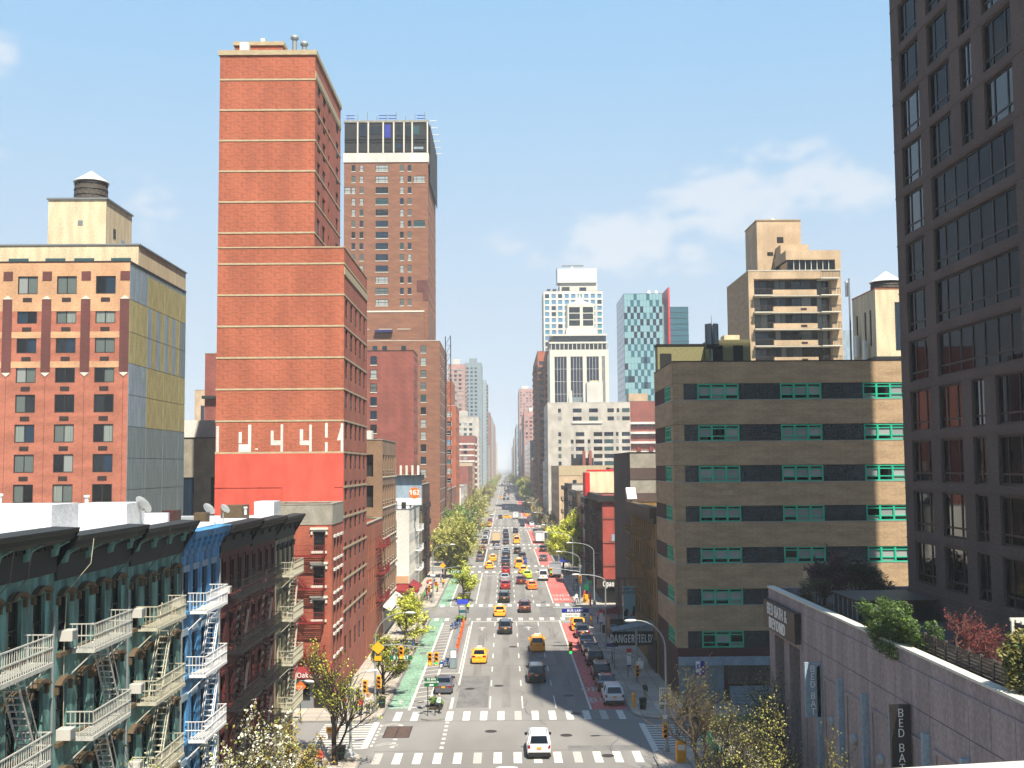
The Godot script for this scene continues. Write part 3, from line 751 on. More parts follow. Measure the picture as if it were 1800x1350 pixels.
func fire_escape(parent: Node, F: Transform3D, u0: float, u1: float, ys: Array, mat: String, stair: Array, depth := 1.0, last_drop := 0.0) -> void:
	var root := Node3D.new(); root.name = "fire_escape"; parent.add_child(root, true); root.transform = F
	var L := u1 - u0
	var kp := "fe_p%.2f_%.2f" % [L, depth]
	if not cache.has(kp):
		var p := MB.new()
		p.box(0, -0.12, depth - 0.05, L, 0.02, depth); p.box(0, -0.12, 0.0, 0.05, 0.02, depth - 0.05); p.box(L - 0.05, -0.12, 0, L, 0.02, depth - 0.05)
		var z := 0.06
		while z < depth - 0.08:
			p.box(0.05, -0.03, z, L - 0.05, 0.0, z + 0.055); z += 0.115
		cache[kp] = p.mesh()
		var r := MB.new()
		for y in [0.92, 0.5]:
			r.bar(Vector3(0.02, y, 0), Vector3(0.02, y, depth), 0.04); r.bar(Vector3(L - 0.02, y, 0), Vector3(L - 0.02, y, depth), 0.04); r.bar(Vector3(0.0, y, depth - 0.02), Vector3(L, y, depth - 0.02), 0.045)
			if y < 0.6: break
		var x := 0.02
		while x < L:
			r.bar(Vector3(x, 0.021, depth - 0.02), Vector3(x, 0.90, depth - 0.02), 0.022); x += 0.17
		for s in [0.02, L - 0.02]:
			var w := 0.15
			while w < depth - 0.1:
				r.bar(Vector3(s, 0.021, w), Vector3(s, 0.90, w), 0.022); w += 0.17
		cache[kp + "r"] = r.mesh()
		var b := MB.new()
		for s in [0.15, L - 0.15]: b.bar(Vector3(s, -0.12, depth - 0.1), Vector3(s, -0.95, 0.02), 0.05)
		cache[kp + "b"] = b.mesh()
	for i in ys.size():
		var y: float = ys[i]
		obj("platform", cache[kp], M[mat], root, at(u0, y, 0)); obj("railing", cache[kp + "r"], M[mat], root, at(u0, y, 0)); obj("brace", cache[kp + "b"], M[mat], root, at(u0, y, 0))
		var yb: float = ys[i + 1] if i + 1 < ys.size() else y - last_drop
		if y - yb > 1.0:
			var ks := "fe_s%.2f_%.2f" % [stair[1] - stair[0], y - yb]
			if not cache.has(ks):
				var s := MB.new(); var d: float = stair[1] - stair[0]; var dy := y - yb
				for w in [0.28, 0.80]:
					s.bar(Vector3(0, 0, w), Vector3(d, -dy, w), 0.035, 0.10)
					s.bar(Vector3(0, 0.75, w), Vector3(d, -dy + 0.75, w), 0.03)
				for k in range(1, 13):
					var t := k / 13.0
					s.cbox(Vector3(d * t, -dy * t, 0.54), Vector3(0.16, 0.03, 0.50))
				cache[ks] = s.mesh()
			obj("stair", cache[ks], M[mat], root, at(stair[0], y, 0))

func water_tank(label: String, p: Vector3, r: float, h: float) -> void:
	var t := thing("water_tank", label, "water tank", p, 0.0, "rooftop water tanks")
	var st := MB.new(); st.lathe([Vector2(r * 0.98, 0), Vector2(r, h * 0.5), Vector2(r * 0.97, h)], 24); obj("barrel", st, M.wood_dark, t)
	for k in 4:
		var hp := MB.new(); var y := h * (0.12 + 0.25 * k)
		hp.lathe([Vector2(r * 1.0, y), Vector2(r * 1.02, y + 0.01), Vector2(r * 1.02, y + 0.07), Vector2(r * 1.0, y + 0.08)], 24); obj("hoop", hp, M.frame_black, t)
	var cap := MB.new(); cap.lathe([Vector2(r * 0.96, h - 0.05), Vector2(r * 1.08, h - 0.02), Vector2(r * 1.08, h + 0.04), Vector2(0.05, h + r * 0.75), Vector2(0.01, h + r * 0.76)], 24); obj("cone_roof", cap, M.tank_cap, t)

func lathe_part(parent: Node, called: String, prof: Array, mat: String, p: Vector3, sides := 12) -> MeshInstance3D:
	var m := MB.new(); m.lathe(prof, sides)
	return obj(called, m, M[mat], parent, at(p.x, p.y, p.z))

# ======================================================================= the row of old houses on the west side
func house(label: String, za: float, zb: float, H: float, wall: String, wins: Array, tops: Array, kind: String, corn: String, ww := 1.0, wh := 1.95) -> Dictionary:
	var X := -16.0; var L := za - zb; var D := 13.0
	var n := thing("row_house", label, "house", Vector3(X, 0, za), 0.0, "old row houses along the pavement")
	var F := face(0, 0, 0, 90)
	var holes := []
	for t in tops:
		for z in wins: holes.append([za - z - ww / 2, t - wh, ww, wh])
	var m := MB.new(); m.xf = F; m.wall(L, H - 0.25, holes, 0.24)
	m.xf = face(-D, 0, 0, 0); m.wall(D, H - 0.15, []); m.xf = face(0, 0, -L, 180); m.wall(D, H - 0.15, []); m.xf = face(-D, 0, -L, -90); m.wall(L, H - 0.15, [])
	obj("wall", m, M[wall], n)
	var rf := MB.new()
	rf.box(-D, H - 0.35, -L + 0.02, -0.02, H - 0.10, -0.02); rf.box(-D, H - 0.099, -0.32, -0.3, H + 0.22, -0.02)
	obj("roof", rf, M.silver_roof, n)
	# cornice: a moulded run with brackets
	var c := MB.new(); c.xf = F
	var prof := PackedVector2Array()
	var pts := [[0.0, -1.55], [0.10, -1.5], [0.12, -0.55], [0.55, -0.42], [0.72, -0.30], [0.74, -0.14], [0.88, -0.06], [0.90, 0.06], [0.0, 0.10]]
	if kind == "blue": pts = [[0.0, -1.25], [0.09, -1.2], [0.10, -0.55], [0.50, -0.42], [0.62, -0.30], [0.64, -0.10], [0.72, -0.02], [0.0, 0.04]]
	for k in pts.size() - 1:
		var a := Vector2(pts[k][0], pts[k][1] + H); var b := Vector2(pts[k + 1][0], pts[k + 1][1] + H)
		c.quad(Vector3(0.03, a.y, a.x), Vector3(L - 0.03, a.y, a.x), Vector3(L - 0.03, b.y, b.x), Vector3(0.03, b.y, b.x))
	for e in [0.03, L - 0.03]:
		var poly := []
		for q in pts: poly.append(Vector3(e, q[1] + H, q[0]))
		poly.append(Vector3(e, H - 0.2, 0))
		if e < 1.0: poly.reverse()
		c.fan(poly); 
	obj("cornice", c, M[corn], n)
	var bk := MB.new()
	var bp := PackedVector2Array([Vector2(0.0, -0.95), Vector2(0.16, -0.9), Vector2(0.22, -0.62), Vector2(0.42, -0.5), Vector2(0.56, -0.44), Vector2(0.56, -0.40), Vector2(0.0, -0.40)])
	if kind == "blue": bp = PackedVector2Array([Vector2(0, -0.95), Vector2(0.12, -0.92), Vector2(0.2, -0.7), Vector2(0.45, -0.55), Vector2(0.5, -0.40), Vector2(0, -0.38)])
	bk.prism(bp, -0.12, 0.12)
	var bm := bk.mesh()
	var nb := 4 if kind != "blue" else 7
	for k in nb:
		obj("bracket", bm, M[wall if kind == "arch" else corn], n, F * Transform3D(Basis(Vector3.UP, -PI / 2), Vector3(0.45 + (L - 0.9) * k / (nb - 1), H, 0.11)))
	if kind != "blue":
		var dn := MB.new(); dn.xf = F
		var u := 0.3
		while u < L - 0.3:
			dn.box(u, H - 0.66, 0.115, u + 0.09, H - 0.48, 0.24); u += 0.28
		stuff(obj("dentils", dn, M[corn], n))
	# windows with their hoods and sills
	var hood := MB.new()
	if kind == "arch":
		var top := PackedVector2Array(); var low := []
		for k in 9:
			var a := PI * (0.86 - 0.72 * k / 8.0)
			top.append(Vector2(ww / 2 + cos(a) * (ww / 2 + 0.26), sin(a) * 0.42 - 0.10)); low.append(Vector2(ww / 2 + cos(a) * (ww / 2 + 0.05), sin(a) * 0.30 - 0.10))
		low.reverse()
		for q in low: top.append(q)
		top.reverse(); hood.prism(top, 0.0, 0.24)
		hood.box(-0.20, -0.26, 0.0, -0.06, 0.0, 0.13); hood.box(ww + 0.06, -0.26, 0, ww + 0.20, 0.0, 0.13)
	elif kind == "blue": hood.box(-0.08, 0.005, 0.0, ww + 0.08, 0.34, 0.05)
	elif kind == "beige":
		hood.box(-0.14, 0.12, 0.0, ww + 0.14, 0.26, 0.16); hood.box(-0.10, 0.005, 0, ww + 0.10, 0.119, 0.08); hood.box(-0.14, -0.16, 0, -0.02, 0.119, 0.13); hood.box(ww + 0.02, -0.16, 0, ww + 0.14, 0.119, 0.13)
	else: hood.box(-0.12, 0.005, 0, ww + 0.12, 0.22, 0.08)
	var hm := hood.mesh()
	var sl := MB.new(); sl.box(-0.12, -0.16, -0.1, ww + 0.12, -0.003, 0.16); var sm := sl.mesh()
	for t in tops:
		for z in wins:
			var o := win(n, F * at(za - z - ww / 2, t - wh, 0), ww, wh, "row")
			obj("hood", hm, M[{"arch": "rust_stone", "blue": "panel_blue", "beige": "cornice_dark"}.get(kind, wall)], o, at(0, wh, 0))
			obj("sill", sm, M["rust_stone" if kind == "arch" else wall], o)
	return {"n": n, "F": F}

func ac_unit(label: String, p: Vector3, turn := PI / 2) -> void:
	var t := thing("air_conditioner", label, "air conditioner", p, turn, "window air conditioners")
	var b := MB.new(); b.box(-0.27, 0, -0.15, 0.27, 0.38, 0.36); obj("case", b, M.ac_white, t)
	var g := MB.new()
	for k in 6: g.box(-0.22, 0.04 + k * 0.055, 0.361, 0.22, 0.065 + k * 0.055, 0.375)
	stuff(obj("grille", g, M.frame_steel, t))

func dish(label: String, p: Vector3, r: float, az: float) -> void:
	var t := thing("satellite_dish", label, "satellite dish", p, az, "rooftop satellite dishes")
	var m := MB.new(); m.tube([Vector3.ZERO, Vector3(0, 0.55, 0)], 0.035, 0.035, 6); obj("mast", m, M.galvanised, t)
	var d := MB.new(); d.xf = Transform3D(Basis(Vector3.RIGHT, 0.95), Vector3(0, 0.75, 0.1))
	d.lathe([Vector2(0.01, 0), Vector2(r * 0.5, r * 0.07), Vector2(r, r * 0.26), Vector2(r * 1.01, r * 0.30), Vector2(r * 0.5, r * 0.11), Vector2(0.01, 0.04)], 20); obj("reflector", d, M.frame_white, t)
	var a := MB.new(); a.tube([Vector3(0, 0.55, 0.1), Vector3(0, 0.62, r * 1.1)], 0.02, 0.02, 5); a.cbox(Vector3(0, 0.64, r * 1.1), Vector3(0.08, 0.08, 0.16)); obj("feed_arm", a, M.frame_black, t)

func row_of_houses() -> void:
	styles()
	var tp := [17.72, 14.55, 11.35, 8.15]
	var a := house("teal painted house at the near end of the row with arched window hoods", -24.4, -32.4, 20.1, "teal", [-25.6, -27.6, -29.3, -31.2], tp, "arch", "cornice_dark")
	var b := house("teal house with a fire escape of four-window bays next to the nearest teal house", -32.4, -40.2, 19.9, "teal", [-33.3, -35.2, -37.1, -39.0], tp, "arch", "cornice_dark")
	var c := house("middle teal house whose fire escape carries a grey propped ladder", -40.2, -48.1, 19.6, "teal", [-41.15, -43.1, -44.85, -46.75], [17.45, 14.3, 11.1, 7.9], "arch", "cornice_dark")
	var d := house("teal house adjoining the bright blue house", -48.1, -56.0, 19.4, "teal", [-49.0, -50.8, -52.75, -54.75], [17.15, 14.0, 10.8, 7.6], "arch", "cornice_dark")
	var e := house("bright blue painted house with white flat lintels and white fire escape", -56.0, -63.3, 18.9, "blue", [-56.75, -58.5, -60.25, -62.1], [16.85, 13.7, 10.5, 7.3], "blue", "blue", 0.9)
	var f := house("dark oxblood red house beside the blue house, black fire escape", -63.3, -71.0, 18.8, "oxblood", [-64.4, -66.3, -68.2, -70.1], [16.7, 13.6, 10.4, 7.2], "plain", "cornice_black", 0.95)
	var g := house("second oxblood red house, next to the beige corner house", -71.0, -78.7, 18.65, "oxblood", [-72.0, -73.9, -75.8, -77.7], [16.6, 13.5, 10.3, 7.1], "plain", "cornice_black", 0.95)
	var h := house("beige house at the corner of the side street with dark cornice", -78.7, -85.6, 18.5, "stone_beige", [-79.7, -81.4, -83.1, -84.8], [16.4, 13.3, 10.2, 7.0], "beige", "cornice_dark", 0.85)
	fire_escape(b.n, b.F, 0.9, 5.4, [15.62, 12.45, 9.25, 6.05], "escape_white", [3.0, 4.9])
	fire_escape(c.n, c.F, 1.4, 5.5, [15.45, 12.3, 9.1, 5.9], "escape_white", [3.1, 5.0])
	fire_escape(d.n, d.F, 0.9, 5.3, [15.15, 12.0, 8.8, 5.6], "escape_cream", [3.9, 2.2])
	fire_escape(e.n, e.F, 1.0, 5.3, [14.85, 11.7, 8.5, 5.3], "escape_bright", [4.6, 2.9])
	fire_escape(f.n, f.F, 1.2, 6.9, [14.7, 11.6, 8.4, 5.2], "escape_black", [4.6, 2.9])
	fire_escape(g.n, g.F, 0.4, 5.2, [14.6, 11.5, 8.3, 5.1], "escape_black", [3.6, 1.9])
	fire_escape(h.n, h.F, 1.6, 5.6, [14.4, 11.3, 8.2, 5.0], "escape_cream", [4.6, 3.0])
	for q in [[b, 7.7], [c, 7.75], [d, 7.8], [e, 7.2]]:
		var m := MB.new(); m.xf = q[0].F; m.tube([Vector3(q[1], 0.2, 0.07), Vector3(q[1], 17.0, 0.07)], 0.055, 0.055, 8); obj("downpipe", m, M.frame_steel if q[0] != e else M.galvanised, q[0].n)
	for q in [[b, 2.0, 6.0], [b, 3.3, 5.0], [c, 0.9, 4.0], [c, 5.7, 7.0], [d, 2.4, 6.5], [d, 5.8, 7.0]]:     # loose cables hanging from the cornice
		var m := MB.new(); m.xf = q[0].F
		m.tube([Vector3(q[1] + 0.3, 19.5, 0.95), Vector3(q[1] + 0.2, 18.6, 0.9), Vector3(q[1], 17.6, 0.12), Vector3(q[1] - 0.05, 15.8, 0.08), Vector3(q[1] + 0.05, 12.5, 0.08)], 0.016, 0.016, 4); obj("cable", m, M.escape_black if q[2] > 4.5 else M.escape_cream, q[0].n)
	# roof clutter
	var rb := func(house_: Dictionary, called: String, x0: float, x1: float, z0: float, z1: float, y0: float, y1: float, mat: String) -> void:
		blk(house_, called, x0, x1, z0, z1, y0, y1, mat)
	rb.call(c, "bulkhead", -25.0, -17.9, -44.6, -47.4, 19.4, 20.62, "silver_roof"); rb.call(d, "bulkhead", -19.9, -17.55, -52.4, -55.0, 19.2, 20.42, "silver_roof")
	rb.call(g, "bulkhead", -18.9, -17.45, -75.0, -77.0, 18.4, 19.55, "rust_stone"); rb.call(h, "bulkhead", -17.7, -16.3, -79.6, -82.0, 18.3, 19.65, "silver_roof")
	rb.call(b, "bulkhead", -26.0, -21.0, -36.5, -39.5, 19.7, 20.45, "silver_roof"); rb.call(d, "parapet", -23.5, -16.6, -55.55, -55.85, 19.2, 19.85, "silver_roof")
	rb.call(e, "chimney", -18.6, -17.9, -61.2, -62.4, 18.7, 19.75, "maroon_brick"); rb.call(e, "chimney", -19.8, -19.2, -60.0, -61.0, 18.7, 19.6, "maroon_brick"); rb.call(e, "skylight", -21.6, -20.4, -58.6, -60.0, 18.7, 19.2, "frame_black"); rb.call(f, "chimney", -17.7, -17.0, -64.2, -65.0, 18.6, 19.5, "rust_stone")
	rb.call(f, "skylight", -20.2, -18.4, -67.0, -69.0, 18.6, 19.1, "galvanised"); rb.call(f, "roof_hatch", -24.0, -22.4, -66.0, -68.0, 18.6, 19.5, "rust_stone")
	for q in [[c, -20.4, -45.6, 20.95], [d, -18.75, -50.6, 20.75], [g, -16.9, -73.5, 19.4], [h, -16.9, -83.6, 19.2]]:
		lathe_part(q[0].n, "vent_pipe", [Vector2(0.09, 19.0), Vector2(0.09, q[3]), Vector2(0.13, q[3]), Vector2(0.13, q[3] + 0.10), Vector2(0.02, q[3] + 0.11)], "frame_white", Vector3(q[1] + 16.0, 0, q[2] - (q[0].n as Node3D).position.z), 10)
	dish("big white satellite dish on the roof beside a white bulkhead", Vector3(-17.4, 19.5, -53.8), 0.48, 2.5)
	dish("smaller satellite dish on the roof by the rusty bulkhead", Vector3(-18.1, 18.75, -68.5), 0.42, 2.6)
	dish("small satellite dish close behind another on the red house's roof", Vector3(-17.3, 18.75, -69.3), 0.33, 2.6)
	var an := thing("television_aerial", "thin bare television aerial on the teal houses' roof", "aerial", Vector3(-24.6, 19.5, -51.0))
	var am := MB.new(); am.tube([Vector3.ZERO, Vector3(0, 1.9, 0)], 0.025, 0.02, 5); obj("mast", am, M.galvanised, an)
	for y in [1.85, 1.35]:
		var em := MB.new(); em.tube([Vector3(-0.9, y, 0), Vector3(0.9, y + 0.02, 0)], 0.015, 0.015, 4)
		for k in 7: em.tube([Vector3(-0.8 + k * 0.27, y, -0.25), Vector3(-0.8 + k * 0.27, y, 0.25)], 0.01, 0.01, 4)
		obj("boom", em, M.galvanised, an)
	ac_unit("air conditioner in the teal wall just above the first fire escape", Vector3(-15.95, 15.85, -41.2))
	ac_unit("air conditioner below the second-floor hood of the middle teal house", Vector3(-15.95, 12.35, -41.2))
	ac_unit("air conditioner beside the railing of the propped-ladder fire escape", Vector3(-15.95, 12.45, -49.0))
	ac_unit("air conditioner at the top floor over the propped-ladder house's edge", Vector3(-15.95, 15.65, -48.95))
	ac_unit("air conditioner hidden behind the cream railing near the blue house", Vector3(-15.95, 15.4, -54.8))
	ac_unit("air conditioner low in the teal wall near the blossoming tree", Vector3(-15.95, 9.2, -49.0))
	ac_unit("air conditioner on the dark red wall next to the blue house", Vector3(-15.95, 14.95, -64.4))

# ======================================================================= near buildings, west side
func near_buildings_west() -> void:
	# red corner house across the side street
	var hw := []
	for y in [14.35, 11.2, 8.1]: hw.append([4.1, y, 1.05, 1.75, "dh"])
	var side := []
	for y in [13.6, 10.5, 7.4, 4.6]:
		for k in 3: side.append([1.1 + k * 2.1, y, 0.95, 1.9, "dh"])
	var r := bldg("corner_house", "red brick corner house with red fire escape and grey cement parapet", -21.8, -16.0, -104.4, -111.4, 18.6, "red_brick", {"f": hw, "r": side}, {"par": 0.7, "coping": "concrete", "roof": "silver_roof"})
	for y in [14.35, 11.2, 8.1]:
		var m := MB.new(); m.xf = r.F.f
		m.box(3.8, y + 1.95, 0, 5.45, y + 2.15, 0.22); m.box(3.9, y + 1.77, 0, 5.35, y + 1.949, 0.10); m.box(3.9, y - 0.22, 0, 5.35, y - 0.004, 0.14); m.box(3.85, y + 1.5, 0, 4.02, y + 1.769, 0.16); m.box(5.23, y + 1.5, 0, 5.4, y + 1.769, 0.16)
		obj("window_trim", m, M.limestone, r.n)
	for q in side:
		var m := MB.new(); m.xf = r.F.r; m.box(q[0] - 0.15, q[1] + 1.92, 0, q[0] + 1.1, q[1] + 2.15, 0.16); m.box(q[0] - 0.12, q[1] - 0.2, 0, q[0] + 1.07, q[1] - 0.004, 0.16); obj("lintel", m, M.white_wall, r.n)
	var pb := MB.new(); pb.xf = r.F.f; pb.box(-0.004, 16.75, 0.0, 5.804, 18.55, 0.05); pb.xf = r.F.r; pb.box(0.0, 16.75, 0.0, 7.0, 18.55, 0.05); obj("parapet_band", pb, M.concrete, r.n)
	fire_escape(r.n, r.F.f, 0.2, 5.2, [14.0, 11.0, 7.95, 4.9], "escape_red", [1.1, 3.6], 1.1)
	var aw := MB.new(); aw.xf = r.F.f
	aw.quad(Vector3(0.2, 3.5, 1.3), Vector3(5.9, 3.5, 1.3), Vector3(5.9, 4.3, 0.02), Vector3(0.2, 4.3, 0.02)); aw.quad(Vector3(0.2, 3.0, 1.3), Vector3(5.9, 3.0, 1.3), Vector3(5.9, 3.5, 1.3), Vector3(0.2, 3.5, 1.3))
	aw.quad(Vector3(5.9, 3.0, 1.3), Vector3(5.9, 3.0, 0.02), Vector3(5.9, 4.3, 0.02), Vector3(5.9, 3.5, 1.3)); aw.quad(Vector3(0.2, 3.0, 0.02), Vector3(0.2, 3.0, 1.3), Vector3(0.2, 3.5, 1.3), Vector3(0.2, 4.3, 0.02)); obj("awning", aw, M.awning_red, r.n)
	letters("Oak Lane", 0.42, M.sign_white, r.n, r.F.f * at(4.1, 3.08, 1.31), false)
	blk(r, "shopfront", -21.7, -17.6, -104.2, -104.4, 0.13, 2.6, "frame_steel"); blk(r, "door", -17.5, -16.4, -104.25, -104.4, 0.13, 2.5, "frame_black"); blk(r, "shop_window", -18.9, -17.9, -104.15, -104.2, 0.9, 2.3, "pane_black")
	# the slab of red brick with stone bands
	var th := []; 
	for k in 12:
		for c in 5: th.append([1.0 + c * 3.65, 3.4 + k * 3.07, 1.7, 1.9, "tower_side"])
	var t := bldg("apartment_tower", "tall windowless red brick slab tower with thin pale stone bands", -28.7, -16.0, -111.6, -130.4, 44.1, "tower_brick", {"r": th}, {"par": 0.9, "coping": "band_stone", "mat_r": "red_brick"})
	var up := MB.new()
	var upper := MB.new()
	var W2 := 9.7; var D2 := 17.6
	var uf := face(-28.7 - t.n.position.x, 0, -111.6 - t.n.position.z, 0); var ur := face(-19.0 - t.n.position.x, 0, -111.6 - t.n.position.z, 90)
	var uh := []
	for k in 6:
		for c in [[1.5, 1.7], [4.9, 1.7], [14.2, 1.8]]: uh.append([c[0], 45.6 + k * 2.95, c[1], 1.9, "tower_side"])
		uh.append([8.6, 45.9 + k * 2.95, 0.9, 1.3, "dh"])
	upper.xf = uf; upper.wall(W2, 64.0, [], 0.2, 44.23); upper.xf = face(-19.0 - t.n.position.x, 0, -129.2 - t.n.position.z, 180); upper.wall(W2, 64.0, [], 0.2, 44.23); upper.xf = face(-28.7 - t.n.position.x, 0, -129.2 - t.n.position.z, -90); upper.wall(D2, 64.0, [], 0.2, 44.23)
	obj("upper_wall", upper, M.tower_brick, t.n)
	up.xf = ur; up.wall(D2, 64.0, uh, 0.3, 43.1); obj("upper_wall", up, M.red_brick, t.n)
	for q in uh: win(t.n, ur * at(q[0], q[1], 0), q[2], q[3], q[4])
	blk(t, "roof", -28.65, -19.05, -111.65, -129.15, 63.2, 63.6, "roof_tar"); blk(t, "coping", -28.85, -18.85, -111.45, -129.3, 64.002, 64.5, "band_stone")
	blk(t, "machine_room", -28.3, -23.2, -116, -124, 64.4, 66.7, "red_brick"); blk(t, "coping", -28.45, -23.05, -115.85, -124.15, 66.702, 67.1, "band_stone"); blk(t, "vent_cowl", -27.1, -26.2, -113.2, -114.0, 64.3, 66.0, "frame_white"); blk(t, "vent_cowl", -25.6, -25.2, -116.2, -116.8, 67.0, 67.6, "frame_white")
	for k in 13:    # stone bands round the front and the avenue side
		var y := 23.45 + k * 3.16
		if y > 63: break
		var m := MB.new()
		if y < 43:
			m.xf = t.F.f; m.box(-0.06, y, 0.0, 12.7, y + 0.18, 0.05); m.xf = t.F.r; m.box(-0.05, y, 0.0, 18.8, y + 0.18, 0.05)
		else:
			m.xf = uf; m.box(-0.05, y, 0.0, W2, y + 0.18, 0.05); m.xf = ur; m.box(-0.05, y, 0, D2, y + 0.18, 0.05)
		obj("stone_band", m, M.band_stone, t.n)
	for y in [20.0, 17.0, 13.9, 10.8, 7.7]:
		var m := MB.new(); m.xf = t.F.r; m.box(-0.06, y, 0.0, 18.8, y + 0.22, 0.06); obj("stone_band", m, M.band_stone, t.n)
	for q in [[t.F.r, 41.4, 18.8], [ur, 61.6, D2]]:
		var m := MB.new(); m.xf = q[0]; m.box(0.02, q[1], 0.0, q[2], q[1] + 0.75, 0.09); obj("fascia", m, M.band_stone, t.n)
	var cor := MB.new(); cor.xf = t.F.f; cor.box(-0.02, 2.0, 0.0, 12.72, 23.44, 0.045); obj("coral_paint", cor, M.coral, t.n)
	var co2 := MB.new(); co2.xf = t.F.f; co2.box(6.6, 17.4, 0.046, 11.8, 20.1, 0.10); co2.box(-0.03, 20.1, 0.046, 12.73, 20.22, 0.10); obj("coral_panel", co2, M.coral, t.n)
	# the white patches between the letters of the painted word
	var pk := func(rects: Array) -> void:
		for q in rects:
			var m := MB.new(); m.xf = t.F.f
			var x: float = (q[0] - 50.0) / 652.0 * 12.7; var x1: float = (q[1] - 50.0) / 652.0 * 12.7
			var y: float = 23.45 + (997.0 - q[3]) / 157.0 * 3.0; var y1: float = 23.45 + (997.0 - q[2]) / 157.0 * 3.0
			m.box(x, y, 0.002, x1, y1, 0.012); obj("painted_letter", m, M.white_wall, t.n)
	pk.call([[53, 67, 852, 995], [168, 183, 884, 942], [216, 231, 846, 948], [168, 231, 948, 993], [252, 266, 970, 976], [331, 346, 878, 928], [381, 394, 845, 992], [331, 381, 928, 954], [479, 496, 872, 928], [527, 540, 848, 991], [479, 527, 930, 954], [608, 621, 840, 915], [608, 621, 940, 992], [688, 701, 842, 990]])
	var tri := MB.new(); tri.xf = t.F.f; tri.prism(PackedVector2Array([Vector2(12.05, 24.7), Vector2(12.45, 24.75), Vector2(12.45, 26.2), Vector2(12.3, 25.6)]), 0.002, 0.012); obj("painted_letter", tri, M.white_wall, t.n)
	for q in [[-21.5, 2.0], [-20.5, 1.35]]:
		lathe_part(t.n, "flue", [Vector2(0.26, 63.8), Vector2(0.26, 64.4 + q[1]), Vector2(0.42, 64.45 + q[1]), Vector2(0.42, 64.75 + q[1]), Vector2(0.1, 64.85 + q[1])], "galvanised", Vector3(q[0] - t.n.position.x, 0, 7.4), 14)
	# orange and cream apartment building
	var ch := []
	for j in 9:
		for i in 5: ch.append([3.83 * i + 0.55, 39.25 - j * 2.92, 1.95, 1.78, "slider"])
	var c := bldg("apartment_building", "orange brick apartment building with plum pilasters and a patchwork side wall", -56.0, -36.8, -109.6, -129.0, 42.4, "orange_brick", {"f": ch}, {"par": 0.5, "coping": "frame_brown", "mat_r": "panel_steel"})
	var yb := MB.new(); yb.xf = c.F.f
	yb.wall(19.2, 42.3, ch.filter(func(q): return q[1] > 36.0), 0.01, 38.15); yb.xf = c.F.f * at(0, 0, 0.02)
	var yband := MB.new(); yband.xf = c.F.f * at(0, 0, 0.02); yband.wall(19.2, 42.35, ch.filter(func(q): return q[1] > 38.0), 0.02, 37.55); 
	for y in [34.9, 31.98]: yband.box(0, y, -0.01, 19.2, y + 0.62, 0.012)
	obj("yellow_band", yband, M.yellow_brick, c.n)
	for i in 6:
		if i > 4: continue
		var u := 2.96 + 3.83 * i
		var m := MB.new(); m.xf = c.F.f * at(u, 0, 0); m.box(0, 31.5, 0.0, 0.92, 38.75, 0.06); m.box(0, 40.6, 0.0, 0.92, 41.5, 0.06); obj("pilaster", m, M.plum_brick, c.n)
		var d := MB.new(); d.xf = c.F.f * at(u, 0, 0)
		d.prism(PackedVector2Array([Vector2(0, 38.755), Vector2(0.92, 38.755), Vector2(0.46, 39.1)]), 0.03, 0.07); d.prism(PackedVector2Array([Vector2(0, 31.495), Vector2(0.46, 31.1), Vector2(0.92, 31.495)]), 0.03, 0.07); obj("keystone", d, M.limestone, c.n)
	for q in ch:
		var m := MB.new(); m.xf = c.F.f; m.box(q[0] + 0.52, q[1] - 0.80, 0.0, q[0] + 1.42, q[1] - 0.36, 0.03); obj("vent_grille", m, M.grille_brown, c.n)
	for u in [2.5, 6.35, 10.18, 14.0, 17.8]:
		var m := MB.new(); m.xf = c.F.f; m.box(u - 0.02 + 0.9, 15.0, 0.0, u + 0.02 + 0.9, 31.0, 0.008); obj("joint", m, M.plum_brick, c.n)
	# the patchwork side: panels of their own, with recessed joints
	var cols := [0.0, 5.6, 11.3, 17.0, 19.4]; var r2 := RandomNumberGenerator.new(); r2.seed = 4
	var rowsv := [41.9, 38.7, 35.5, 32.4, 29.3, 26.2, 23.1, 20.0, 16.9, 13.8]
	var names := [["panel_blue", "panel_olive", "panel_olive", "panel_olive"], ["panel_olive", "mix", "mix", "panel_steel"], ["panel_olive", "mix", "mix", "panel_steel"], ["panel_blue", "panel_olive", "panel_olive", "panel_olive"], ["panel_blue", "panel_olive", "panel_olive", "panel_olive"], ["panel_steel", "panel_steel", "panel_steel", "panel_steel"], ["panel_steel", "panel_steel", "panel_steel", "panel_steel"], ["panel_steel", "panel_steel", "panel_steel", "panel_steel"], ["panel_blue", "panel_steel", "panel_steel", "panel_steel"]]
	for j in 9:
		for i in 4:
			var parts := [[cols[i], cols[i + 1], names[j][i]]]
			if names[j][i] == "mix":
				parts.clear(); var uu: float = cols[i]; var kk := 0
				while uu < cols[i + 1] - 0.1:
					parts.append([uu, uu + (cols[i + 1] - cols[i]) / 4.0, "panel_olive" if kk % 2 else "panel_blue"]); uu += (cols[i + 1] - cols[i]) / 4.0; kk += 1
			for q in parts:
				var m := MB.new(); m.xf = c.F.r; m.box(q[0] + (0.03 if q[0] == cols[i] else 0.0), rowsv[j + 1] + 0.03, 0.0, q[1] - (0.03 if q[1] > cols[i + 1] - 0.05 else 0.0), rowsv[j] - 0.03, 0.03); obj("panel", m, M[q[2]], c.n)
	blk(c, "upper_storey", -58, -36.85, -112.2, -129.0, 42.0, 44.6, "cream_stucco"); blk(c, "coping", -58, -36.7, -112.1, -129.1, 44.6, 44.75, "frame_steel")
	for x in [-48.9, -45.2, -42.3, -38.6]:
		blk(c, "window", x - 1.0, x + 1.0, -112.15, -112.2, 42.5, 43.3, "pane_sea")
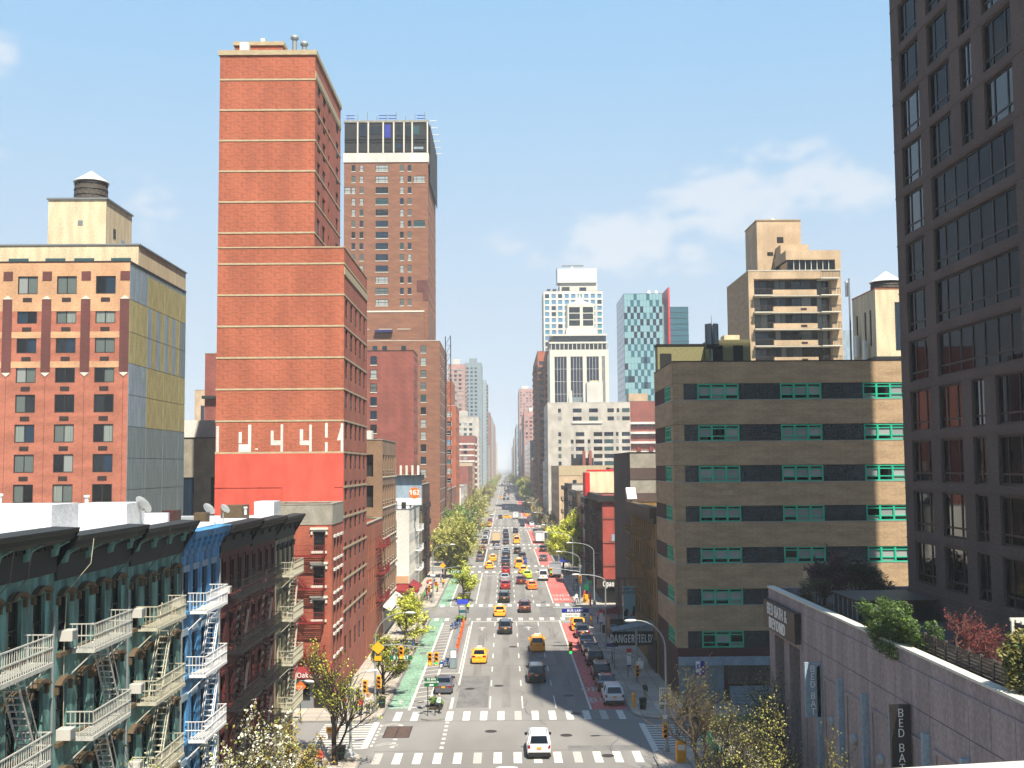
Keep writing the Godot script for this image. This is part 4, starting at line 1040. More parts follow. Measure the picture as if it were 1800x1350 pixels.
	blk(c, "tank_house", -47.2, -41.2, -115.0, -123.0, 44.6, 50.0, "cream_stucco"); blk(c, "coping", -47.35, -41.05, -114.85, -123.15, 50.0, 50.18, "frame_steel"); blk(c, "vent", -44.1, -43.6, -114.96, -115.0, 47.3, 47.8, "frame_steel"); blk(c, "door", -41.2, -41.16, -119.6, -120.6, 44.7, 46.7, "panel_blue"); blk(c, "vent", -41.2, -41.16, -117.2, -117.9, 46.4, 47.4, "frame_black"); blk(c, "vent_house", -50.4, -48.9, -116, -118, 44.6, 45.5, "cream_stucco")
	water_tank("weathered wooden water tank with white cone roof on the cream tank house", Vector3(-44.1, 50.15, -118.5), 1.72, 2.5)
	# buildings that show in the gap between them
	var gp := [[1.3, 15.2, 3.0, 5.8, "dark_wide"], [6.3, 15.2, 3.2, 5.8, "dark_wide"], [1.0, 10.6, 2.2, 2.8, "dh"]]
	var gb := bldg("loft_building", "grey stone building in the gap beside the coral painted wall", -41.0, -31.4, -133.0, -150.0, 25.6, "concrete", {"f": gp}, {"par": 0.6, "coping": "cornice_dark"})
	blk(gb, "roof_shed", -39.6, -33.0, -137, -143, 25.0, 27.9, "white_wall")
	var bk := bldg("apartment_building", "dark red brick building peeping from behind the brick slab tower", -50.8, -40.0, -190.0, -205.0, 41.5, "rose_brick", {"f": [[2.2, 36.5, 1.6, 1.2, "small"], [1.6, 27.5, 1.5, 2.0, "small"], [5.0, 27.5, 1.5, 2.0, "small"], [1.6, 23.5, 1.5, 2.0, "small"]]}, {})
	blk(bk, "bulkhead", -48.8, -44.0, -194, -200, 41.0, 46.5, "rose_brick"); blk(bk, "canopy", -51.1, -40.0, -189.2, -190.0, 33.8, 34.3, "cornice_dark")
	var ct := bldg("church_tower", "tan brick tower with paired arched windows seen through the gap", -110.5, -98.0, -400.0, -412.0, 50.0, "beige_brick", {"f": [[2.2, 38.0, 1.3, 6.5, "dark_wide"], [5.4, 38.0, 1.3, 6.5, "dark_wide"], [2.4, 27.0, 1.5, 6.5, "dark_wide"], [5.6, 27.0, 1.5, 6.5, "dark_wide"]]}, {})
	bldg("apartment_building", "low tan building with roof pipes beyond the gap", -118.0, -92.0, -396.0, -399.5, 29.5, "beige_brick", {"f": gridw(3, 3.6, 6, 21, 3.2, 2, 1.4, 1.8, "small")}, {})
	# low red house with red fire escapes, car park, and the white corner house
	var lr := bldg("tenement", "narrow orange-red tenement with bright red fire escapes", -27.0, -16.0, -130.6, -147.2, 15.4, "amber_brick", {"r": gridw(0.9, 2.6, 6, 1.9 + 3.0, 3.3, 3, 1.0, 1.8, "dh")}, {"par": 0.8, "coping": "concrete"})
	fire_escape(lr.n, lr.F.r, 9.5, 14.5, [12.2, 8.9, 5.6], "escape_red", [10.6, 13.2], 1.2, 0.0)
	var gh := []
	for j in 5:
		for i in 6: gh.append([0.8 + i * 3.15, 4.6 + j * 4.05, 2.0, 2.9, "garage"])
	var gf := []
	for j in 5:
		for i in 2: gf.append([1.6 + i * 3.4, 4.6 + j * 4.05, 1.8, 2.9, "garage"])
	var pg := bldg("parking_garage", "tan multi-storey car park with rows of open bays", -24.0, -16.0, -147.2, -165.0, 25.6, "parking_tan", {"r": gh, "f": gf}, {"rec": 1.0, "par": 1.0})
	for q in gh:
		var m := MB.new(); m.xf = pg.F.r
		m.box(q[0] - 0.1, q[1] - 0.12, 0.0, q[0] + 2.1, q[1] - 0.003, 0.10); for k in 2: m.bar(Vector3(q[0], q[1] + 0.45 + 0.4 * k, -0.1), Vector3(q[0] + 2.0, q[1] + 0.45 + 0.4 * k, -0.1), 0.07)
		obj("guard_rail", m, M.limestone, pg.n)
	for q in [[-21.5, -150.0], [-19.0, -152.0]]:
		blk(pg, "cooling_unit", q[0] - 1.2, q[0] + 1.0, q[1], q[1] - 2.2, 24.6, 27.0, "white_wall")
	var ws := MB.new(); ws.xf = pg.F.r; ws.quad(Vector3(0, 3.4, 1.1), Vector3(17.8, 3.4, 1.1), Vector3(17.8, 4.0, 0.02), Vector3(0, 4.0, 0.02)); obj("canopy", ws, M.white_wall, pg.n)
	blk(pg, "shopfront", -16.0, -15.9, -147.4, -164.8, 0.13, 3.3, "frame_steel")
	var wf := [[3.0, 11.0, 1.15, 2.5, "row"], [3.0, 7.5, 1.15, 2.5, "row"], [3.0, 4.0, 1.15, 2.3, "row"]]
	var wr := gridw(1.2, 2.2, 9, 4.4, 3.4, 3, 1.0, 2.1, "row")
	var wb := bldg("corner_building", "white painted corner house with a red awning and rooftop billboard", -21.6, -15.4, -181.5, -203.0, 15.2, "white_wall", {"f": wf, "r": wr}, {"par": 0.4, "coping": "frame_steel", "roof": "silver_roof"})
	for q in wf:
		var m := MB.new(); m.xf = wb.F.f; m.box(q[0] - 0.2, q[1] - 0.25, 0, q[0] + 1.35, q[1] - 0.004, 0.2); obj("sill", m, M.limestone, wb.n)
	fire_escape(wb.n, wb.F.r, 12.0, 17.0, [11.2, 7.8, 4.5], "escape_bright", [13.0, 15.5], 1.1)
	for q in [[wb.F.f, 6.2, 0.0], [wb.F.r, 7.5, 0.0]]:
		var m := MB.new(); m.xf = q[0]; var w: float = q[1]
		m.quad(Vector3(-1.2 if q[0] == wb.F.r else 0.0, 2.5, 1.5), Vector3(w + (1.5 if q[0] == wb.F.f else 0.0), 2.5, 1.5), Vector3(w + (1.5 if q[0] == wb.F.f else 0.0), 3.4, 0.02), Vector3(-1.2 if q[0] == wb.F.r else 0.0, 3.4, 0.02)); m.box(-1.2 if q[0] == wb.F.r else 0.0, 2.1, 1.47, w + (1.5 if q[0] == wb.F.f else 0.0), 2.5, 1.5); obj("awning", m, M.awning_red, wb.n)
	for k in 8:
		if k == 4: continue
		var m := MB.new(); m.xf = wb.F.r; m.box(1.6 + k * 0.5, 2.16, 1.501, 1.95 + k * 0.5, 2.44, 1.515); obj("print", m, M.sign_white, wb.n)
	var sg := MB.new(); sg.xf = wb.F.f; sg.box(0.2, 3.45, 0.0, 6.1, 4.6, 0.25); obj("shop_sign", sg, M.yellow_brick, wb.n); letters("Y 1", 0.85, M.sign_red, wb.n, wb.F.f * at(2.0, 3.6, 0.26))
	blk(wb, "shopfront", -21.5, -15.3, -181.3, -181.5, 0.13, 2.1, "gold_wall"); blk(wb, "shopfront", -15.4, -15.25, -181.6, -189.0, 0.13, 2.1, "gold_wall")
	for q in [[-20.5, 0.5], [-18.3, 0.7], [-16.9, 0.5]]: blk(wb, "roof_vent", q[0], q[0] + 0.7, -184.0, -184.8, 14.8, 15.2 + q[1] + 0.6, "frame_black" if q[1] < 0.6 else "frame_steel")
	billboard()
	# narrow fronts beyond it
	var n1 := bldg("tenement", "black painted narrow tenement behind the white corner house", -24.0, -15.9, -203.0, -211.0, 20.5, "dark_brick", {"r": gridw(1.0, 2.1, 3, 4.5, 3.3, 4, 1.0, 1.9, "dh")}, {})
	var cm := MB.new(); cm.xf = n1.F.r; cm.box(0, 19.6, 0, 8, 20.6, 0.8); obj("cornice", cm, M.cornice_black, n1.n)
	fire_escape(n1.n, n1.F.r, 1.5, 6.0, [14.2, 10.9, 7.6, 4.4], "escape_black", [2.4, 4.6], 1.1)
	bldg("tenement", "pale green clapboard tenement next to the black one", -23.0, -15.9, -211.0, -217.5, 18.2, "olive_stucco", {"r": gridw(1.0, 2.0, 3, 4.5, 3.3, 4, 0.9, 1.8, "dh")}, {})
	var n3 := bldg("tenement", "dark red tenement with black fire escape near the brown tower", -24.0, -15.9, -217.5, -238.5, 18.6, "maroon_brick", {"r": gridw(1.0, 2.3, 8, 4.5, 3.3, 4, 1.0, 1.8, "")}, {})
	fire_escape(n3.n, n3.F.r, 3.5, 8.5, [14.2, 10.9, 7.6, 4.4], "escape_black", [4.6, 6.8], 1.1)

func billboard() -> void:
	var b := thing("billboard", "pale blue rooftop billboard with an orange roundel above the white corner house", "billboard", Vector3(-16.4, 14.9, -190.0))
	var fr := MB.new()
	for x in [-2.2, 0.4, 2.2]:
		fr.bar(Vector3(x, 0, -0.4), Vector3(x, 6.2, -0.4), 0.18); fr.bar(Vector3(x, 0, -2.0), Vector3(x, 4.6, -0.4), 0.14)
	obj("frame", fr, M.frame_black, b)
	var bd := MB.new(); bd.box(-2.4, 0.7, -0.3, 2.35, 5.6, -0.1); obj("board", bd, M.panel_blue, b)
	var ps := MB.new(); ps.box(-2.35, 0.8, -0.098, 2.3, 5.55, -0.085); obj("poster", ps, M.panel_blue, b)
	var pr := MB.new(); pr.box(-2.35, 0.8, -0.083, 2.3, 1.9, -0.078); obj("print", pr, M.sign_white, b)
	var rd := MB.new(); rd.xf = Transform3D(Basis(Vector3.RIGHT, PI / 2), Vector3(1.15, 2.75, -0.08)); rd.lathe([Vector2(0.95, 0), Vector2(0.95, 0.02), Vector2(0.01, 0.021)], 20); obj("print", rd, M.sign_orange, b)
	letters("162", 0.8, M.sign_white, b, at(1.15, 2.45, -0.05))
	var wk := MB.new(); wk.box(-2.6, 5.65, -1.2, 2.8, 5.75, 0.9); obj("walkway", wk, M.frame_black, b)
	for k in 5:
		var m := MB.new(); m.box(-2.3 + k * 0.98, 5.8, -0.2, -1.95 + k * 0.98, 7.4, 0.1); obj("antenna_panel", m, M.limestone if k < 4 else M.frame_white, b)

# ======================================================================= near buildings, east side
func green_window(parent: Node, F: Transform3D, u: float, v: float, w: float, h: float) -> void:
	var key := "gw_%.2f_%.2f" % [w, h]
	var t := 0.13
	if not cache.has(key):
		var m := MB.new()
		m.box(0, 0, -0.12, w, t, 0.05); m.box(0, h - t, -0.12, w, h, 0.05); m.box(0, t, -0.12, t, h - t, 0.05); m.box(w - t, t, -0.12, w, h - t, 0.05)
		for k in [1, 2]: m.box(w * k / 3.0 - 0.09, t, -0.118, w * k / 3.0 + 0.09, h - t, 0.045)
		for y in [0.30, 0.77]: m.box(t, h * y - 0.05, -0.115, w - t, h * y + 0.05, 0.02)
		cache[key] = m.mesh()
		for r in [[0.0, 0.30], [0.30, 0.77], [0.77, 1.0]]:
			var p := MB.new(); p.quad(Vector3(0, h * r[0], -0.08), Vector3(w / 3.0, h * r[0], -0.08), Vector3(w / 3.0, h * r[1], -0.08), Vector3(0, h * r[1], -0.08)); cache[key + str(r[0])] = p.mesh()
	var o := obj("window", cache[key], M.frame_green, parent, F * at(u, v, 0))
	for k in 3:
		obj("pane", cache[key + "0.0"], M[["pane_black", "pane_black", "pane_black", "pane_shade"][rng.randi() % 4]], o, at(w * k / 3.0, 0, 0))
		obj("pane", cache[key + "0.3"], M[["pane_blind", "pane_shade", "pane_blind", "pane_shade", "pane_black"][rng.randi() % 5]], o, at(w * k / 3.0, 0, 0))
		obj("pane", cache[key + "0.77"], M.pane_grey, o, at(w * k / 3.0, 0, 0))

func office_holes(n: int) -> Array:
	var out := []
	for y in [28.12, 24.21, 20.36, 16.63, 12.77, 8.93, 5.0]:
		for k in n: out.append([2.25 + 7.85 * k if n > 1 else 7.6, y + 0.03, 3.9, 1.53, "none"])
	return out

func near_buildings_east() -> void:
	# office block in tan brick bands with green windows
	var bands := [[29.7, 31.75], [25.82, 28.12], [21.96, 24.21], [18.16, 20.36], [14.3, 16.63], [10.45, 12.77], [6.57, 8.93]]
	var strips := [28.12, 24.21, 20.36, 16.63, 12.77, 8.93, 5.0]
	var g := bldg("office_block", "tan brick office block with dark glass-block strips and bright green windows", 16.05, 52.0, -105.75, -119.0, 31.74, "maroon_brick", {"f": office_holes(4), "l": office_holes(1)}, {"par": 0.8, "coping": "tar_black"})
	var Ff: Transform3D = g.F.f; var Fl: Transform3D = g.F.l; var D := 13.25; var W := 35.95
	for b in bands:
		var m := MB.new(); m.xf = Ff; m.box(-0.10, b[0], -0.2, W, b[1], 0.10); m.xf = Fl; m.box(0.5, b[0], -0.0, D + 0.0, b[1], 0.10); obj("brick_band", m, M.tan_brick, g.n)
		var fl := MB.new(); fl.xf = Ff; fl.box(-0.12, b[1] - 0.002, 0.0, W, b[1] + 0.05, 0.13); fl.xf = Fl; fl.box(0.5, b[1] - 0.002, 0.0, D, b[1] + 0.05, 0.125); obj("flashing", fl, M.galvanised if b[1] < 31 else M.tar_black, g.n)
	for y in strips:
		var last := 0.95
		for u in [2.25, 10.1, 17.95, 25.8]:
			var m := MB.new(); m.xf = Ff
			m.box(last, y + 0.03, -0.3, u, y + 1.56, 0.02); last = u + 3.9
			obj("glass_blocks", m, M.glass_block, g.n)
		var c := MB.new(); c.xf = Ff; c.box(0.0, y + 0.02, -0.2, 0.94, y + 1.57, 0.04); c.xf = Fl; c.box(11.6, y + 0.02, -0.2, D, y + 1.57, 0.045); obj("brick_pier", c, M.tan_brick, g.n)
		for u in [2.25, 10.1, 17.95, 25.8]: green_window(g.n, Ff, u, y + 0.03, 3.9, 1.53)
		green_window(g.n, Fl, 7.6, y + 0.03, 3.9, 1.53)
	for q in [[3.7, 19.2, 1.0, 0.36], [11.0, 11.4, 1.15, 0.6]]:
		var m := MB.new(); m.xf = Ff; m.box(q[0] + 0.8, q[1], 0.1, q[0] + 0.8 + q[2], q[1] + q[3], 0.13); obj("vent", m, M.beige_brick, g.n)
	var gf := MB.new(); gf.xf = Ff; gf.box(0, 3.45, 0.0, W, 4.2, 0.35); obj("fascia", gf, M.panel_blue, g.n)
	var sf := MB.new(); sf.xf = Ff; sf.box(0.0, 0.1, 0.0, 4.2, 3.45, 0.06); obj("shopfront", sf, M.panel_steel, g.n)
	for k in 6:
		var m := MB.new(); m.xf = Ff; m.box(4.5 + k * 2.1, 1.7, 0.0, 6.5 + k * 2.1, 3.4, 0.05); obj("shutter", m, M.wood_dark, g.n)
	var l1 := MB.new(); l1.xf = Ff; l1.box(1.5, 2.6, 0.07, 2.35, 3.9, 0.42); obj("shop_sign", l1, M.sign_blue, g.n)
	var l2 := MB.new(); l2.xf = Ff; l2.box(1.52, 2.85, 0.421, 1.95, 3.88, 0.43); obj("shop_sign", l2, M.sign_white, g.n); letters("g", 0.42, M.sign_blue, g.n, Ff * at(1.74, 3.25, 0.435))
	var sp := MB.new(); sp.xf = Ff
	for k in 7: sp.box(4.6, 0.1, 0.5 + k * 0.38, 12.5, 1.6 - k * 0.21, 0.88 + k * 0.38)
	obj("entrance_steps", sp, M.panel_steel, g.n)
	# rooftop
	blk(g, "penthouse", 16.15, 21.1, -117.0, -118.9, 30.9, 34.55, "olive_stucco"); blk(g, "penthouse", 21.15, 25.5, -115.0, -118.5, 30.9, 34.9, "olive_stucco"); blk(g, "penthouse_door", 16.4, 17.6, -116.94, -117.0, 31.0, 33.7, "tar_black"); blk(g, "penthouse_door", 21.5, 22.6, -114.94, -115.0, 31.0, 34.3, "tar_black"); blk(g, "penthouse_door", 23.7, 24.7, -114.94, -115.0, 31.0, 34.3, "tar_black")
	blk(g, "penthouse_coping", 16.05, 21.14, -116.9, -118.95, 34.55, 34.7, "tar_black"); blk(g, "roof_hatch", 23.0, 24.6, -116, -118, 34.9, 35.5, "cream_stucco"); blk(g, "duct_unit", 18.2, 20.4, -112.6, -114.0, 30.95, 32.0, "galvanised"); blk(g, "duct_unit", 20.5, 22.0, -112.8, -114.0, 30.95, 32.1, "panel_blue")
	var ant := thing("antenna_cluster", "cluster of upright phone mast panels on the office block's roof", "antenna", Vector3(21.3, 31.0, -113.9))
	var am := MB.new(); am.tube([Vector3.ZERO, Vector3(0, 6.3, 0)], 0.09, 0.03, 8); obj("mast", am, M.galvanised, ant)
	for k in 6:
		var m := MB.new(); var a := k * 1.05; m.xf = at(cos(a) * 0.55, 3.3, sin(a) * 0.45, -a); m.box(-0.10, 0, -0.18, 0.12, 2.1, 0.18); obj("antenna_panel", m, M.frame_steel, ant)
	var rg := MB.new(); rg.cbox(Vector3(0, 3.1, 0), Vector3(1.3, 0.35, 1.1)); obj("bracket", rg, M.frame_black, ant)
	# gold-brown tenement with fire escapes next door, then the dark slab
	var y := bldg("tenement", "mustard painted tenement with gold fire escapes beside the office block", 16.0, 28.0, -119.2, -143.0, 17.4, "gold_wall", {"l": gridw(1.0, 2.05, 11, 4.6, 3.2, 4, 0.95, 2.0, "row")}, {"par": 0.5, "coping": "rust_stone"})
	var cm := MB.new(); cm.xf = y.F.l; cm.box(0, 16.4, 0, 23.8, 17.55, 0.7); cm.box(0, 15.8, 0, 23.8, 16.39, 0.25); obj("cornice", cm, M.rust_stone, y.n)
	blk(y, "parapet_wall", 16.3, 19.3, -119.3, -119.8, 17.0, 20.9, "gold_wall")
	fire_escape(y.n, y.F.l, 14.5, 19.5, [14.0, 10.8, 7.6, 4.5], "escape_gold", [15.3, 18.0], 1.1); fire_escape(y.n, y.F.l, 4.0, 9.0, [14.0, 10.8, 7.6, 4.5], "escape_gold", [5.0, 7.6], 1.1)
	var d := bldg("commercial_building", "dark grey-brown windowless slab with pale lattice bands facing the bridge", 16.0, 34.0, -143.2, -164.6, 23.6, "dark_brick", {}, {"par": 0.4, "coping": "tar_black", "mat_f": "concrete"})
	for k in 4:
		var m := MB.new(); m.xf = d.F.f; m.box(0.0, 20.2 - k * 3.2, 0.0, 18.3, 21.7 - k * 3.2, 0.06); obj("lattice_band", m, M.grey_brick, d.n)
	for x in [17.0, 18.6, 20.2, 21.8]: blk(d, "vent_stack", x, x + 0.5, -144, -144.6, 23.3, 24.4, "rose_brick")
	var fl := thing("floodlight_box", "white tilted box lamp on the mustard tenement's roof edge", "lamp", Vector3(15.6, 17.6, -139.0), 0.2)
	var fm := MB.new(); fm.xf = Transform3D(Basis(Vector3.RIGHT, -0.45), Vector3(0, 0.9, 0)); fm.box(-0.6, -0.75, -0.22, 0.6, 0.8, 0.18); obj("housing", fm, M.frame_white, fl); var fs := MB.new(); fs.bar(Vector3(0, 0, 0), Vector3(0, 0.8, -0.1), 0.2); obj("stand", fs, M.frame_black, fl)
	var ps := Node3D.new(); ps.name = "pub_front"; y.n.add_child(ps); 
	var sh := MB.new(); sh.box(-6.2, 0.13, 4.3, -6.05, 3.6, 11.2); obj("shopfront", sh, M.sign_black, ps)
	# canopy with the club's painted name, and its banner above
	var cn := thing("entrance_canopy", "black pavement canopy painted with the club's name in ragged white letters", "canopy", Vector3(13.6, 0, -124.0))
	var cv := MB.new(); cv.box(-2.1, 2.65, -1.6, 2.4, 4.15, 1.6); obj("valance", cv, M.awning_black, cn)
	var ct := MB.new(); ct.prism(PackedVector2Array([Vector2(-2.1, 4.152), Vector2(2.4, 4.152), Vector2(2.4, 5.0)]), -1.58, 1.58); obj("canopy_roof", ct, M.panel_steel, cn)
	letters("DANGERFIELD'S", 0.86, M.frame_white, cn, at(0.15, 2.95, 1.615), true, 0.02, 0.56)
	for q in [[-1.9, 1.4], [-1.9, -1.4]]:
		var m := MB.new(); m.tube([Vector3(q[0], 0.13, q[1]), Vector3(q[0], 2.65, q[1])], 0.05, 0.05, 8); obj("post", m, M.frame_steel, cn)
	var bn := thing("hanging_banner", "tall pale blue banner with a line drawing of a man in a dark suit", "banner", Vector3(14.3, 3.85, -131.0))
	var bb := MB.new(); bb.box(-0.72, 0.0, -0.12, 0.72, 4.25, 0.12); obj("board", bb, M.pane_paleaqua, bn)
	var bx := MB.new(); bx.bar(Vector3(-1.4, 5.1, 0), Vector3(1.6, 5.1, 0), 0.08); bx.bar(Vector3(-1.2, -0.2, 0), Vector3(-1.2, 5.1, 0), 0.09); bx.bar(Vector3(-0.5, 4.25, 0), Vector3(-0.5, 5.1, 0), 0.05); obj("bracket", bx, M.frame_black, bn)
	letters("I DON'T GET", 0.30, M.sign_black, bn, at(0, 3.75, 0.13), true, 0.01, 0.78); letters("NO RESPECT", 0.30, M.sign_black, bn, at(0, 3.35, 0.13), true, 0.01, 0.78); letters("RODNEY", 0.20, M.sign_black, bn, at(-0.2, 0.45, 0.13), true, 0.01, 0.8); letters("DANGERFIELD", 0.20, M.sign_black, bn, at(-0.08, 0.15, 0.13), true, 0.01, 0.8)
	var dr := MB.new(); dr.xf = at(0, 0, 0.125)
	for ln in [[[-0.38, 2.5], [-0.42, 2.8], [-0.25, 3.05], [0.05, 3.12], [0.25, 3.0], [0.3, 2.6]], [[-0.38, 2.5], [-0.35, 2.2], [-0.2, 1.95], [0.05, 1.85], [0.25, 2.1], [0.3, 2.6]], [[-0.22, 2.62], [-0.05, 2.66]], [[0.08, 2.66], [0.2, 2.62]], [[-0.02, 2.6], [-0.1, 2.4], [0.02, 2.37]], [[-0.15, 2.2], [0.0, 2.16], [0.15, 2.22]], [[0.1, 1.86], [0.45, 1.6]], [[-0.2, 1.95], [-0.3, 1.7]]]:
		for k in ln.size() - 1: dr.bar(Vector3(ln[k][0], ln[k][1], 0), Vector3(ln[k + 1][0], ln[k + 1][1], 0), 0.035, 0.01)
	dr.prism(PackedVector2Array([Vector2(-0.64, 0.8), Vector2(-0.25, 0.8), Vector2(-0.1, 1.5), Vector2(-0.3, 1.7), Vector2(-0.64, 1.3)]), 0, 0.008); dr.prism(PackedVector2Array([Vector2(0.3, 0.8), Vector2(0.66, 0.8), Vector2(0.66, 1.95), Vector2(0.42, 1.95)]), 0, 0.008); obj("print", dr, M.sign_black, bn)
	var tie := MB.new(); tie.prism(PackedVector2Array([Vector2(0.12, 0.82), Vector2(0.46, 0.8), Vector2(0.5, 1.05), Vector2(0.25, 1.12)]), 0.126, 0.14); obj("print", tie, M.sign_red, bn)
	# across 61st Street: red painted wall and its white gable, bar front
	var p := bldg("tenement", "rose painted brick corner tenement with a white gable above and a dark bar front", 15.7, 30.0, -181.2, -203.0, 17.0, "pink_brick", {"l": gridw(1.0, 2.2, 9, 4.6, 3.3, 4, 1.0, 1.9, "row")}, {"par": 0.3, "mat_l": "maroon_brick", "coping": "cornice_black", "roof": "silver_roof"})
	var pc := MB.new(); pc.xf = p.F.l; pc.box(0, 16.3, 0, 21.8, 17.3, 0.8); pc.xf = p.F.f; pc.box(-0.8, 16.2, 0, 3.4, 17.25, 0.5); obj("cornice", pc, M.cornice_black, p.n)
	for yy in [13.4, 9.6, 5.9]:
		var m := MB.new(); m.xf = p.F.f; m.box(0.0, yy, 0.0, 14.3, yy + 0.35, 0.10); obj("string_course", m, M.rose_brick, p.n)
	blk(p, "gable_wall", 14.9, 22.0, -203.3, -204.2, 16.6, 21.0, "cream_stucco"); blk(p, "gable_cornice", 14.6, 15.4, -203.2, -210.0, 16.6, 20.8, "sign_red"); blk(p, "gable_edge", 14.9, 22.0, -203.25, -204.3, 21.0, 21.3, "sign_red")
	fire_escape(p.n, p.F.l, 9.0, 14.0, [13.8, 10.5, 7.2, 4.2], "escape_black", [10.0, 12.4], 1.1)
	blk(p, "bar_front", 15.4, 30.0, -181.0, -181.19, 0.13, 3.2, "sign_black"); blk(p, "bar_fascia", 14.6, 30.0, -180.7, -181.0, 2.5, 3.9, "frame_brown"); blk(p, "wall_plaque", 17.1, 19.2, -181.1, -181.2, 9.9, 11.0, "panel_blue")
	letters("Opao", 0.85, M.sign_white, p.n, p.F.f * at(0.75, 2.75, 0.55), true, 0.02, 0.62)
	# the house row beyond it up to the next streets
	var specs := [["rust_stone", 16.8, "old grey-brown tenement with silvered roof beyond the rose corner house"], ["maroon_brick", 15.6, "dark maroon tenement with a red railing on its fire escape"], ["white_wall", 13.2, "white fronted tenement between dark ones past the rose corner house"]]
	var z := -204.4
	for s in specs:
		var b := bldg("tenement", s[2], 16.0, 30.0, z, z - 11.0, s[1], s[0], {"l": gridw(0.9, 2.1, 5, 4.6, 3.3, 4, 1.0, 1.9, "row")}, {"par": 0.3, "roof": "silver_roof", "coping": "cornice_black"})
		var c := MB.new(); c.xf = b.F.l; c.box(0.05, s[1] - 0.8, 0, 10.95, s[1] + 0.2, 0.75); obj("cornice", c, M.cornice_black, b.n)
		fire_escape(b.n, b.F.l, 3.0, 8.0, [13.6, 10.3, 7.0, 4.0], "escape_black" if s[0] != "maroon_brick" else "escape_red", [4.0, 6.4], 1.1)
		z -= 11.1
	dark_tower()

